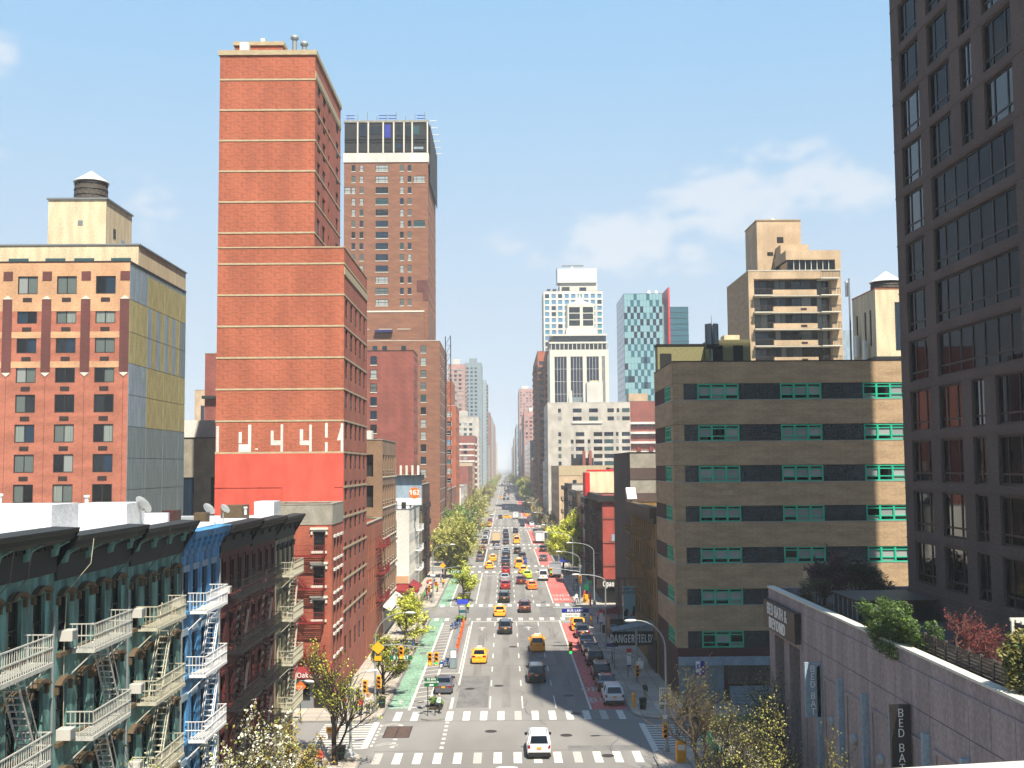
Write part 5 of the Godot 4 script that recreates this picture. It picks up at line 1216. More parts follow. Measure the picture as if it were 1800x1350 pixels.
func dark_tower() -> void:
	var holes := []
	for k in 28:
		var v := 14.45 + k * 3.19
		var wide := k in [4, 5, 6, 7, 11, 15, 16, 17, 18, 22, 25]
		holes.append([1.45, v, 3.3, 2.62, "bronze"])
		if wide: holes.append([6.2, v, 11.1, 2.62, "bronze_wide"])
		else:
			holes.append([6.2, v, 3.3, 2.62, "bronze"]); holes.append([10.9, v, 1.65, 2.62, "bronze_slim"]); holes.append([14.0, v, 3.4, 2.62, "bronze"])
		if v < 60 : holes.append([19.2, v, 3.4, 2.62, "bronze"])
	var t := bldg("residential_tower", "dark brick residential tower with bronze tinted windows above the terrace", 26.2, 47.3, -48.0, -73.4, 103.0, "grey_brick", {"l": holes}, {"rec": 0.3, "par": 0.6})
	for k in 28:     # stone courses between the floors
		var m := MB.new(); m.xf = t.F.l; var y := 14.45 + k * 3.19 - 0.47
		m.box(-0.03, y, 0.0, 25.4, y + 0.10, 0.03); obj("ledge", m, M.grey_brick, t.n)
	# podium with the shop
	var P := 19.0
	var ph := [[1.6, 0.2, 2.6, 9.85, "none"], [5.6, 0.2, 2.7, 9.85, "none"]]
	var p := bldg("podium", "mauve stained concrete shop podium with a roof terrace", P, 62.0, -30.0, -81.7, 12.5, "podium_wall", {"l": ph}, {"par": 0.0, "roof": "roof_tar", "rec": 1.2})
	for q in ph:
		var m := MB.new(); m.xf = p.F.l; m.quad(Vector3(q[0], q[1], -1.1), Vector3(q[0] + q[2], q[1], -1.1), Vector3(q[0] + q[2], q[1] + q[3], -1.1), Vector3(q[0], q[1] + q[3], -1.1)); obj("window", m, M.pane_black, p.n)
		var f := MB.new(); f.xf = p.F.l
		for k in 4: f.box(q[0], q[1] + 2.2 * k, -1.08, q[0] + q[2], q[1] + 2.2 * k + 0.12, -1.0)
		f.box(q[0] + q[2] / 2 - 0.06, q[1], -1.09, q[0] + q[2] / 2 + 0.06, q[1] + q[3], -0.99); obj("frame", f, M.panel_steel, p.n)
	var cap := MB.new(); cap.xf = p.F.l; cap.box(0.0, 12.5, -0.35, 51.7, 13.15, 0.0); cap.xf = p.F.b; cap.box(0.0, 12.5, -0.35, 42.65, 13.15, 0.0); obj("parapet", cap, M.podium_wall, p.n)
	var co := MB.new(); co.xf = p.F.l; co.box(-0.05, 13.15, -0.42, 51.7, 13.27, 0.08); obj("coping", co, M.limestone, p.n)
	# cladding panels with open joints, two string grooves
	var k := 0
	var u := 9.2
	while u < 50:
		for r in [[0.13, 10.68], [10.74, 12.46]]:
			if r[0] < 1.0:
				var m := MB.new(); m.xf = p.F.l; m.box(u + 0.03, r[0], 0.0, u + 4.27, r[1], 0.05); obj("cladding_panel", m, M.podium_wall, p.n)
				var s := MB.new(); s.xf = p.F.l
				s.box(u + 0.55, 1.2, 0.05, u + 0.75, 9.4, 0.12); s.box(u + 3.55, 1.2, 0.05, u + 3.75, 9.4, 0.12); s.box(u + 0.75, 9.2, 0.05, u + 3.55, 9.4, 0.12); obj("panel_moulding", s, M.podium_wall, p.n)
				var wl := MB.new(); wl.xf = p.F.l * at(u + 2.0, 7.1, 0.05); wl.xf = wl.xf * Transform3D(Basis(Vector3.RIGHT, PI / 2), Vector3.ZERO); wl.lathe([Vector2(0.30, 0), Vector2(0.30, 0.12), Vector2(0.22, 0.25), Vector2(0.02, 0.27)], 14); obj("wall_lamp", wl, M.galvanised, p.n)
				var pl := MB.new(); pl.xf = p.F.l; pl.box(u + 3.95, 0.13, 0.052, u + 4.25, 9.9, 0.35); obj("pilaster", pl, M.panel_blue, p.n)
			else:
				for h in 2:
					var m := MB.new(); m.xf = p.F.l; m.box(u + 2.15 * h + 0.02, r[0], 0.0, u + 2.15 * h + 2.13, r[1], 0.05); obj("cladding_panel", m, M.podium_wall, p.n)
		u += 4.3; k += 1
	var lb := MB.new(); lb.xf = p.F.l; lb.box(0.0, 10.15, 0.0, 9.15, 10.7, 0.06); lb.box(0.0, 12.46, 0.0, 9.15, 12.5, 0.06); obj("string_course", lb, M.podium_wall, p.n)
	var sg := MB.new(); sg.xf = p.F.l; sg.box(0.35, 10.45, 0.07, 8.9, 12.4, 0.45); obj("shop_sign", sg, M.sign_dark, p.n)
	letters("BED BATH &", 0.74, M.sign_white, p.n, p.F.l * at(4.2, 11.5, 0.46), false, 0.05, 0.98); letters("BEYOND", 0.74, M.sign_white, p.n, p.F.l * at(4.2, 10.58, 0.46), true, 0.05, 1.12)
	for q in [[13.2, 10.1, 3.2, "panel_blue", true], [28.3, 10.75, 6.5, "sign_dark", false]]:
		var m := MB.new(); m.xf = p.F.l; m.box(q[0], q[1] - q[2], 0.13, q[0] + 0.25, q[1], 1.05); obj("blade_sign", m, M[q[3]], p.n)
		var words := "BED BATH & BEYOND"
		var y: float = q[1] - 0.55
		for ch in words:
			if y < q[1] - q[2] + 0.1: break
			if ch == " ": y -= 0.22; continue
			letters(ch, 0.36, M.sign_white, p.n, p.F.l * Transform3D(Basis(Vector3.UP, PI / 2), Vector3(q[0] + 0.26, y, 0.6)), false, 0.01); y -= 0.46
	# pavement shed with a plank deck and green hoarding in the plaza
	var sh := thing("pavement_shed", "builders' pavement shed with a pale plank deck and green hoarding edge", "pavement shed", Vector3(16.0, 0.13, -69.0))
	for i in 27:
		var q := MB.new(); q.box(-1.9, 2.9 + 0.01 * (i % 3), -13.0 + i * 0.95, 1.5, 2.96 + 0.01 * (i % 3), -12.2 + i * 0.95); obj("plank", q, M.white_wall if i % 4 else M.concrete, sh)
	var hb := MB.new(); hb.box(-2.02, 2.5, -13.1, -1.94, 3.35, 12.8); obj("hoarding", hb, M.frame_green, sh)
	var hc := MB.new(); hc.box(-1.94, 2.5, -13.18, 2.0, 3.9, -13.1); obj("hoarding", hc, M.frame_green, sh)
	for i in 9:
		for x in [-1.8, 1.4]:
			var q := MB.new(); q.box(x - 0.06, 0, -12.9 + i * 3.1, x + 0.06, 2.88, -12.78 + i * 3.1); obj("post", q, M.frame_steel, sh)
	# terrace fence of lattice panels
	var fc := thing("terrace_fence", "dark lattice fence along the terrace planters", "fence", Vector3(19.9, 12.5, -45.0))
	for i in 9:
		var ps := MB.new(); ps.box(-0.06, 0, -0.06 - i * 1.25, 0.06, 1.5, 0.06 - i * 1.25); obj("post", ps, M.wood_dark, fc)
		if i < 8:
			for j in 9:
				var s := MB.new(); s.box(-0.02, 0.12 + j * 0.15, -1.19 - i * 1.25, 0.02, 0.22 + j * 0.15, -0.06 - i * 1.25); obj("slat", s, M.frame_brown, fc)
	var pv := thing("terrace_pavilion", "low dark glazed garden enclosure on the terrace in front of the tower", "shed", Vector3(23.4, 12.5, -70.5))
	var pm := MB.new(); pm.box(-2.2, 0, -2.5, 2.4, 1.25, 2.5); obj("wall", pm, M.frame_black, pv)
	for i in 6:
		var q := MB.new(); q.box(-2.25, 0, -2.45 + i * 0.95, -2.2, 1.25, -2.3 + i * 0.95); obj("mullion", q, M.panel_steel, pv)
	var pr := MB.new(); pr.box(-2.4, 1.25, -2.7, 2.5, 1.33, 2.7); obj("roof", pr, M.frame_brown, pv)
	var tb := thing("terrace_pergola", "pale slatted pergola top on the terrace beside the tower", "pergola", Vector3(23.8, 12.5, -47.5))
	for i in 9:
		var q := MB.new(); q.box(-1.6, 2.55, -2.4 + i * 0.55, 1.6, 2.68, -2.25 + i * 0.55); obj("slat", q, M.limestone, tb)
	for c in [[-1.5, -2.3], [1.5, -2.3], [-1.5, 2.3], [1.5, 2.3]]:
		var q := MB.new(); q.box(c[0] - 0.06, 0, c[1] - 0.06, c[0] + 0.06, 2.55, c[1] + 0.06); obj("leg", q, M.limestone, tb)

# ======================================================================= middle distance
func mid_buildings() -> void:
	# brown tower under repair
	var fh := []
	var FW := 21.4   # from x = -40.4 to -19.0
	for k in 13:
		var v := 97.3 - k * 2.88
		fh.append([8.05, v, 3.2, 1.65, "triple"])
		for u in [1.95, 4.0, 14.25, 16.2]: fh.append([u, v, 0.95, 1.65, "small"])
		if k in [1, 5]: fh.append([18.2 - 2.1 + 0.1 + 1.5, v, 2.9, 1.65, "triple"])
		if k in [2]: fh.append([-0.0 + 0.2, v, 1.5, 1.65, "small"])
	var rh := []
	for k in 13:
		for c in 9: rh.append([1.5 + c * 3.3, 97.3 - k * 2.88, 1.9, 1.65, ""])
	var b := bldg("apartment_tower", "brown brick apartment tower whose top storeys are wrapped in black netting", -40.4, -19.0, -281.0, -312.0, 100.4, "brown_brick", {"f": fh, "r": rh}, {"par": 0.2, "y0": 50.0, "coping": "white_wall"})
	blk(b, "white_band", -40.6, -18.8, -280.8, -312.2, 99.6, 102.0, "white_wall")
	blk(b, "netted_storeys", -40.3, -19.1, -281.1, -311.9, 102.0, 110.0, "netting"); blk(b, "roof_slab", -40.5, -18.9, -280.9, -312.1, 110.0, 110.5, "concrete"); blk(b, "netting", -18.7, -18.55, -283, -313, 95.0, 110.0, "netting")
	for x in [-37.1, -34.4, -30.6, -27.9, -25.3, -23.2, -19.3]: blk(b, "column", x, x + 0.35, -280.75, -281.08, 102.0, 110.0, "limestone")
	for q in [[-33.9, -30.9, 107.0, 109.0, "pane_grey"], [-30.0, -28.6, 106.0, 109.4, "sign_blue"], [-27.0, -25.6, 106.6, 109.2, "pane_grey"], [-24.6, -23.4, 106, 109, "pane_grey"], [-22.8, -21.2, 106.8, 109.0, "pane_sea"], [-36.4, -34.8, 106.4, 109.3, "pane_navy"], [-27.4, -25.7, 103.2, 104.4, "pane_blue"], [-22.6, -20.2, 103.0, 103.6, "panel_blue"]]:
		blk(b, "sheeting", q[0], q[1], -280.98, -281.095, q[2], q[3], q[4])
	for y in [102.4, 104.9, 105.6]: blk(b, "scaffold_rail", -40.3, -19.2, -280.9, -281.05, y, y + 0.14, "frame_black")
	for k in 6: blk(b, "outrigger", -18.6, -16.9, -282 - k * 5, -282.2 - k * 5, 110.6 - k * 0.3, 110.75 - k * 0.3, "frame_white")
	for k in 9:
		blk(b, "roof_mast", -39.6 + k * 2.45, -39.45 + k * 2.45, -282, -282.2, 110.5, 112.0 + (k % 3) * 0.5, "frame_steel")
	for x in [-39.0, -30.6, -28.2, -20.8]:
		for y in [111.3, 112.1]: blk(b, "antenna_boom", x - 1.1, x + 1.1, -282.2, -282.35, y, y + 0.18, "sign_blue")
	# lower storeys of the same block
	var l1h := gridw(6.4, 2.9, 4, 56.3, 3.0, 1, 2.4, 1.7, "triple"); l1h.append([3.6, 56.3, 1.0, 1.6, "small"])
	blk(b, "setback_storeys", -40.6, -20.0, -279.0, -281.0, 53.0, 60.8, "brown_brick"); blk(b, "coping", -40.7, -19.9, -278.9, -280.99, 60.8, 61.2, "limestone")
	for q in [[-31.2, 56.6, 3.2], [-26.6, 56.6, 3.2], [-34.8, 56.6, 1.1], [-31.2, 53.7, 3.2], [-26.6, 53.7, 3.2]]:
		win(b.n, at(q[0] - b.n.position.x, q[1], -279.0 - b.n.position.z), q[2], 1.75, "triple" if q[2] > 2 else "small")
	blk(b, "balcony_awning", -32.2, -27.8, -278.0, -279.0, 55.7, 56.2, "awning_blue"); blk(b, "dark_patch", -21.9, -19.0, -280.9, -281.0, 66.2, 69.2, "plum_brick"); blk(b, "dark_patch", -20.4, -19.0, -280.92, -281.0, 64.0, 66.2, "plum_brick")
	var lf := []
	for k in 15:
		lf.append([15.4, 50.8 - 0.6 - k * 3.05, 1.35, 1.8, "small"])
	for u in [3.5, 5.9, 10.6]: lf.append([u, 50.2, 1.2, 1.8, "small"])
	var lr := []
	for k in 15:
		for c in 5: lr.append([2.0 + c * 6.5, 50.2 - k * 3.05, 1.6, 1.8, "small"])
	var l2 := bldg("apartment_building", "lower brown wing of the netted tower, with a builders' hoist at its edge", -36.0, -15.9, -276.0, -312.0, 53.2, "brown_brick", {"f": lf, "r": lr}, {"par": 0.5, "coping": "limestone"})
	var ho := thing("builders_hoist", "tall dark lattice builders' hoist climbing the brown wing", "hoist", Vector3(-15.0, 0, -300.0))
	for x in [-0.7, 0.7]:
		for zz in [-0.7, 0.7]:
			var m := MB.new(); m.bar(Vector3(x, 0, zz), Vector3(x, 57.0, zz), 0.16); obj("mast", m, M.frame_black, ho)
	for k in 22:
		var m := MB.new(); var y := k * 2.6
		m.bar(Vector3(-0.7, y, 0.7), Vector3(0.7, y + 2.6, 0.7), 0.1); m.bar(Vector3(-0.7, y, 0.7), Vector3(0.7, y, 0.7), 0.1); m.bar(Vector3(0.7, y, -0.7), Vector3(0.7, y + 2.6, 0.7), 0.1); obj("brace", m, M.frame_black, ho)
	bldg("apartment_building", "windowless rose brick flank wall beside the brick slab tower", -40.0, -17.7, -219.0, -229.0, 44.8, "rose_brick", {"f": gridw(13.8, 3, 1, 12.6, 2.68, 12, 1.3, 1.7, "small"), "r": gridw(1.4, 3, 3, 12.6, 2.68, 12, 1.5, 1.7, "")}, {"par": 0.4, "coping": "cornice_dark"})
	bldg("apartment_building", "orange brick apartment block with a row of white-silled windows", -30.0, -16.0, -370.0, -398.0, 42.2, "amber_brick", {"f": gridw(10.9, 3, 1, 4.2, 3.12, 12, 1.7, 1.7, "white_small"), "r": gridw(1.4, 4.3, 6, 4.2, 3.12, 12, 2.0, 1.7, "")}, {"par": 0.4, "coping": "limestone"})
	bldg("apartment_building", "upper setback of orange brick rising behind the builders' hoist", -30.5, -17.4, -374.0, -396.0, 50.5, "amber_brick", {}, {"par": 0.4, "y0": 42.0})
	bldg("tenement", "low brown tenements before the orange apartment block", -28.0, -16.0, -318.5, -369.8, 15.5, "brown_brick", {"r": gridw(1.2, 3.3, 15, 4.4, 3.3, 3, 1.2, 1.8, "")}, {"par": 0.4})
	# east side
	var o := bldg("corner_building", "low beige building with small square windows above silver roofs", 16.0, 40.0, -331.0, -386.0, 22.0, "beige_brick", {"f": [[4.0, 16.4, 1.2, 1.5, "small"], [7.0, 16.6, 0.8, 1.2, "small"], [9.0, 16.4, 1.2, 1.5, "small"]], "l": gridw(2.0, 3.4, 15, 4.5, 3.4, 5, 1.4, 1.9, "")}, {"par": 0.8, "coping": "band_stone"})
	blk(o, "attic_band", 15.95, 40.0, -330.9, -331.0, 19.2, 22.0, "band_stone"); blk(o, "roof_plant", 20.5, 27.0, -340, -346, 21.5, 24.4, "frame_black"); blk(o, "chimney_stack", 23.5, 24.4, -338, -339, 21.5, 26.6, "rose_brick"); blk(o, "chimney_stack", 25.4, 26.3, -338, -339, 21.5, 26.6, "rose_brick")
	var z := -238.0
	for s in [["rust_stone", 16.0, "weathered grey tenement with cornice south of the beige corner building"], ["white_brick", 17.5, "pale cream tenement with balcony rail, south of the beige corner building"], ["dark_brick", 16.6, "sooty tenement under a silver roof before the beige corner building"]]:
		if z > -250: z = -250.0
		var b2 := bldg("tenement", s[2], 16.0, 30.0, z, z - 18.0, s[1], s[0], {"l": gridw(1.0, 2.3, 7, 4.6, 3.3, 4, 1.0, 1.9, "")}, {"par": 0.3, "roof": "silver_roof", "coping": "cornice_black"})
		var c := MB.new(); c.xf = b2.F.l; c.box(0.1, s[1] - 0.8, 0, 17.9, s[1] + 0.2, 0.8); obj("cornice", c, M.cornice_black, b2.n)
		fire_escape(b2.n, b2.F.l, 5.0, 10.0, [13.0, 9.7, 6.4], "escape_black", [6.0, 8.4], 1.1)
		z -= 18.3
	bldg("tenement", "red brick chimney-topped tenement behind the white gable", 22.5, 34.0, -240.0, -249.0, 21.5, "rose_brick", {}, {"par": 0.2})
	# beige tower with balconies, east of the avenue
	var bt := bldg("apartment_tower", "beige brick apartment tower with corner balconies and a blind stair core", 39.8, 54.9, -180.0, -197.5, 53.4, "beige_brick", {"f": [[0.9, 17.2, 12.6, 34.9, "none"]]}, {"par": 0.5, "coping": "limestone", "rec": 1.6, "mat_l": "tan_brick"})
	var X0: float = bt.n.position.x; var Z0: float = bt.n.position.z
	var bk := MB.new(); bk.box(40.6 - X0, 17.0, -181.62 - Z0, 53.4 - X0, 52.3, -181.55 - Z0); obj("recessed_wall", bk, M.frame_black, bt.n)
	blk(bt, "glazed_storey", 46.3, 54.2, -180.4, -191.5, 53.4, 55.2, "pane_black"); blk(bt, "top_storey", 46.0, 54.95, -180.0, -192.0, 55.2, 56.75, "beige_brick"); blk(bt, "corner_pier", 54.0, 54.95, -180.0, -181.0, 53.4, 55.2, "beige_brick")
	blk(bt, "stair_core", 43.2, 50.7, -188.0, -197.0, 53.0, 63.4, "beige_brick"); blk(bt, "core_coping", 43.1, 50.8, -187.9, -197.1, 63.4, 63.6, "tan_brick"); blk(bt, "core_opening", 46.6, 47.7, -187.95, -188.0, 59.6, 60.6, "tar_black"); blk(bt, "core_opening", 44.9, 45.9, -187.95, -188.0, 57.4, 58.0, "tar_black"); blk(bt, "stair_core", 46.3, 51.0, -184.5, -188.0, 56.7, 58.6, "beige_brick")
	var hat := MB.new(); hat.lathe([Vector2(1.5, 0), Vector2(0.6, 0.7), Vector2(0.05, 1.2)], 4); obj("core_cap", hat, M.cream_stucco, bt.n, at(47.0 - X0, 63.6, -192.0 - Z0))
	for k in 7: blk(bt, "mullion", 47.3 + k * 0.95, 47.4 + k * 0.95, -180.3, -180.4, 53.4, 55.2, "limestone")
	for k in 12:
		var st := 50.3 - k * 2.75
		blk(bt, "spandrel", 43.7, 50.9, -180.0, -180.3, st - 0.92, st, "beige_brick"); blk(bt, "floor_slab", 40.6, 53.3, -180.02, -181.55, st - 1.06, st - 0.925, "limestone")
		if k in [1, 2, 3, 4]: blk(bt, "vent_grille", 48.2, 49.2, -179.96, -180.0, st - 0.62, st - 0.25, "grille_brown")
		for q in [[40.9, 2.3], [44.3, 1.9], [47.1, 3.3], [51.2, 1.8]]:
			win(bt.n, at(q[0] - X0, st - (0.9 if q[0] < 43 or q[0] > 50.95 else 0.0), -181.42 - Z0), q[1], 1.75 + (0.9 if q[0] < 43 or q[0] > 50.95 else 0.0), "slider")
		for s in [[40.5, 43.5], [51.3, 54.4]]:
			var yy := st - 0.95 + (2.75 if s[0] > 50 else 0.0)
			if yy > 53.0: continue
			var m := MB.new(); m.box(s[0] - X0, yy - 0.18, -181.4 - Z0, s[1] - X0, yy, -178.9 - Z0); obj("balcony", m, M.limestone, bt.n)
			var r := MB.new(); r.box(s[0] - X0, yy + 0.92, -178.95 - Z0, s[1] - X0, yy + 1.02, -178.85 - Z0)
			for i in 14: r.box(s[0] + i * (s[1] - s[0] - 0.06) / 13.0 - X0, yy, -178.92 - Z0, s[0] + 0.06 + i * (s[1] - s[0] - 0.06) / 13.0 - X0, yy + 0.92, -178.88 - Z0)
			obj("railing", r, M.frame_brown, bt.n)
	# cream building with a roof tank next to the dark tower
	var cb := bldg("apartment_building", "cream building with slot windows and phone antennas next to the beige tower", 50.3, 66.0, -150.0, -160.0, 45.6, "cream_stucco", {"f": [[2.6, 31.0, 1.3, 5.0, "dark_wide"], [2.6, 37.2, 1.3, 6.6, "dark_wide"], [8.0, 37.2, 1.3, 6.6, "dark_wide"]], "l": [[1.6, 38.0, 0.8, 5.0, "dark_wide"], [5.2, 38.0, 0.8, 5.0, "dark_wide"], [7.4, 38.0, 0.8, 5.0, "dark_wide"]]}, {"par": 0.3, "coping": "amber_brick"})
	blk(cb, "ledge", 50.0, 66.2, -149.7, -160.2, 36.0, 36.4, "frame_black")
	for q in [[49.9, -152.6, 33.9], [50.0, -156.4, 35.0]]: blk(cb, "antenna_panel", q[0] - 0.4, q[0] - 0.1, q[1], q[1] - 1.0, q[2] + 2, q[2] + 5, "frame_white")
	blk(cb, "antenna_mast", 49.4, 49.6, -158.5, -158.7, 33, 48.5, "frame_steel"); blk(cb, "antenna_panel", 49.2, 49.5, -159, -159.6, 46.0, 48.2, "frame_white")
	water_tank("grey steel-hooped water tank with ribbed cone roof on the cream building", Vector3(53.4, 45.6, -154.5), 2.1, 1.6)
	bldg("hall", "pale vaulted hall roof far behind the beige tower", 88.0, 106.0, -300.0, -340.0, 58.0, "panel_blue", {}, {"par": 0.0})

# ======================================================================= far buildings
func far_buildings() -> void:
	# white apartment block on the east side
	var wh := []
	for k in 12:
		var v := 3.4 + k * 2.68
		wh.append([3.8, v, 1.1, 1.5, "small"])
		for q in [[8.4, 1.0, "small"], [10.2, 3.2, "dark_wide"], [14.6, 1.0, "small"], [16.8, 3.2, "dark_wide"], [20.7, 3.4, "dark_wide"], [25.0, 1.0, "small"], [27.2, 3.0, "dark_wide"]]:
			if k == 11 and q[0] in [8.4, 14.6]: continue
			wh.append([q[0], v, q[1], 1.5, q[2]])
	for q in [[3.8, 1.1, "small"], [9.2, 3.3, "dark_wide"], [15.2, 3.3, "dark_wide"], [22.0, 2.4, "dark_wide"], [25.4, 1.0, "small"], [27.4, 2.8, "dark_wide"]]:
		for v in [38.6, 41.6]: wh.append([q[0], v, q[1], 1.5, q[2]])
	var w := bldg("apartment_building", "white brick apartment block with rows of dark wide windows", 16.0, 46.4, -412.0, -450.0, 45.3, "white_brick", {"f": wh, "l": gridw(2.0, 4.6, 8, 3.4, 2.68, 14, 2.2, 1.5, "")}, {"par": 0.5, "coping": "white_wall", "rec": 0.25})
	blk(w, "tank_house", 31.0, 37.0, -418, -426, 45.3, 53.2, "white_wall"); blk(w, "tank_cap", 32.5, 35.5, -420, -424, 53.2, 54.0, "cream_stucco"); blk(w, "chimney", 24.4, 25.6, -420, -422, 45.3, 50.3, "white_wall"); blk(w, "fan_house", 24.6, 30.0, -424, -428, 45.3, 48.0, "panel_steel")
	blk(w, "terrace_edge", 24.8, 36.0, -411.6, -412.0, 37.6, 38.2, "white_wall")
	var rb := bldg("apartment_building", "red brick apartment block with balconies next to the white one", 46.6, 60.0, -416.0, -450.0, 45.9, "rose_brick", {"f": gridw(0.8, 2.4, 5, 3.0, 2.9, 9, 1.5, 1.5, "white_small") + gridw(0.8, 2.6, 5, 33.0, 3.6, 2, 2.2, 1.4, "dark_wide")}, {"par": 0.4})
	blk(rb, "roof_plant", 46.8, 54.0, -420, -428, 45.5, 49.0, "beige_brick"); for k in 4: blk(rb, "balcony_slab", 46.6, 60.0, -414.8, -416.0, 26.5 + k * 3.6, 27.3 + k * 3.6, "white_wall")
	# beige stepped tower behind
	var h2 := []
	for j in 4:
		if j < 3: h2.append([2.0 + j * 7.2, 26.0, 5.6, 45.0, "cells"])
	h2.append([23.2, 26.0, 1.6, 45.0, "cells"])
	var s := bldg("apartment_tower", "stepped limestone coloured tower with dark gridded bays", 20.6, 47.0, -500.0, -530.0, 74.0, "limestone", {"f": h2}, {"par": 0.4, "coping": "limestone"})
	blk(s, "gallery", 20.9, 46.4, -500.2, -529, 74.0, 76.8, "pane_grey"); blk(s, "gallery_roof", 20.4, 46.8, -499.8, -529.5, 76.8, 77.6, "limestone"); blk(s, "gallery", 22.0, 46.0, -501, -528, 77.6, 80.4, "pane_grey"); blk(s, "gallery_roof", 21.0, 46.4, -500.5, -528.5, 80.4, 81.2, "limestone")
	for k in 14: blk(s, "mullion", 21.2 + k * 1.9, 21.5 + k * 1.9, -500.0, -500.25, 74.0, 76.8, "limestone")
	blk(s, "upper_block", 28.4, 42.0, -504, -520, 81.2, 84.2, "limestone"); blk(s, "upper_block", 29.0, 41.2, -504, -520, 84.2, 95.4, "limestone")
	for q in [[29.7, 34.6], [36.0, 40.6]]:
		for r in 3: blk(s, "window", q[0], q[1], -503.9, -504.0, 85.4 + r * 3.0, 87.9 + r * 3.0, "pane_grey")
	var roof := MB.new(); roof.lathe([Vector2(8.9, 0), Vector2(2.0, 2.2), Vector2(0.6, 4.0), Vector2(0.1, 6.0)], 4); obj("hipped_roof", roof, M.limestone, s.n, Transform3D(Basis(Vector3.UP, PI / 4), Vector3(1.3, 95.4, 3.0)))
	# tall white tower with blank crown
	var t1 := []
	for k in 30:
		for c in 9: t1.append([0.7 + c * 3.3, 18.0 + k * 3.05, 2.2, 2.1, ""])
	var lt := []
	for k in 30:
		for c in 6: lt.append([0.8 + c * 4.0, 18.0 + k * 3.05, 2.6, 2.1, ""])
	var t := bldg("apartment_tower", "tall white apartment tower with a blank white rooftop screen", 20.2, 50.0, -560.0, -585.0, 110.0, "white_wall", {"f": t1, "l": lt}, {"panes": ["pane_sky", "pane_aqua", "pane_blue", "pane_sky"], "par": 0.5})
	blk(t, "crown", 28.5, 47.6, -562, -580, 110.0, 114.5, "limestone"); blk(t, "blank_screen", 27.4, 47.2, -561, -570, 114.5, 121.6, "frame_white"); blk(t, "screen_edge", 26.9, 27.4, -561, -570, 114.5, 121.8, "pane_teal"); blk(t, "roof_boom", 30.0, 41.0, -565, -566, 123.4, 124.2, "frame_steel"); blk(t, "boom_post", 34.6, 35.6, -565, -566, 121.6, 123.4, "frame_white"); blk(t, "crown_opening", 29.5, 33.5, -561.9, -562, 110.2, 112.4, "frame_black"); blk(t, "crown_opening", 38.5, 42.0, -561.9, -562, 110.4, 112.2, "pane_navy")
	for x in [22.0, 25.0]: blk(t, "roof_plant", x, x + 1.8, -562, -564, 110.0, 111.4, "frame_black")
	# dark balcony tower by the avenue
	var d := bldg("apartment_tower", "dark brown apartment tower with projecting balconies on the avenue corner", 16.0, 22.4, -530.0, -618.0, 76.5, "brown_brick", {"f": gridw(0.7, 3.0, 2, 8, 3.1, 21, 2.2, 1.8, ""), "l": gridw(2, 5.5, 15, 8, 3.1, 21, 4.2, 2.3, "")}, {"panes": ["pane_navy", "pane_dark"], "mat_f": "amber_brick"})
	for k in 20:
		blk(d, "balcony", 14.6, 15.98, -534, -548, 9.8 + k * 3.1, 10.9 + k * 3.1, "brown_brick"); blk(d, "balcony", 14.6, 15.98, -562, -576, 9.8 + k * 3.1, 10.9 + k * 3.1, "brown_brick"); blk(d, "balcony", 16.2, 19.0, -528.6, -529.98, 9.8 + k * 3.1, 10.7 + k * 3.1, "brown_brick")
	# chequered blue glass tower, made of panels of three tones
	var g := bldg("glass_tower", "blue-green chequered glass office tower with a thin red fin", 57.0, 75.0, -525.0, -560.0, 103.0, "pane_teal", {}, {"par": 0.3, "coping": "pane_teal", "mat_l": "panel_blue"})
	var tones := [MB.new(), MB.new(), MB.new()]
	for j in 31:
		for i in 12:
			var top: bool = j > 22 and j < 29
			var k := 0 if (i + j) % 2 == 0 else (1 if top and rng.randf() < 0.75 else (2 if rng.randf() < 0.75 else 0))
			if rng.randf() < 0.05: k = rng.randi() % 3
			var m: MB = tones[k]; m.xf = g.F.f; m.box(0.06 + i * 1.5, 10.0 + j * 3.0, 0.0, 1.48 + i * 1.5, 12.9 + j * 3.0, 0.08)
	for k in 3: stuff(obj("glass_panels", tones[k], M[["pane_paleaqua", "pane_navy", "pane_teal"][k]], g.n))
	var lj := MB.new(); lj.xf = g.F.l
	for j in 31:
		for i in 8: lj.box(0.1 + i * 4.35, 10.0 + j * 3.0, 0, 4.2 + i * 4.35, 12.8 + j * 3.0, 0.06)
	stuff(obj("glass_panels", lj, M.pane_blue, g.n))
	blk(g, "red_fin", 77.4, 78.2, -522, -545, 40, 105.5, "sign_red"); blk(g, "louvred_strip", 75.0, 77.4, -526, -550, 40, 98.0, "panel_steel")
	for x in [70.0, 73.5]: lathe_part(g.n, "roof_tank", [Vector2(0.9, 103.2), Vector2(1.0, 105.2), Vector2(0.1, 106.2)], "tank_cap", Vector3(x - g.n.position.x, 0, 8.0), 10)
	var g2 := bldg("glass_tower", "plain blue glass tower beside the chequered one", 79.0, 89.0, -535.0, -560.0, 98.0, "pane_teal", {}, {"par": 0.2, "coping": "pane_blue"})
	for k in 20: blk(g2, "floor_line", 78.95, 89.1, -534.9, -535.0, 42 + k * 2.8, 42.3 + k * 2.8, "pane_blue")
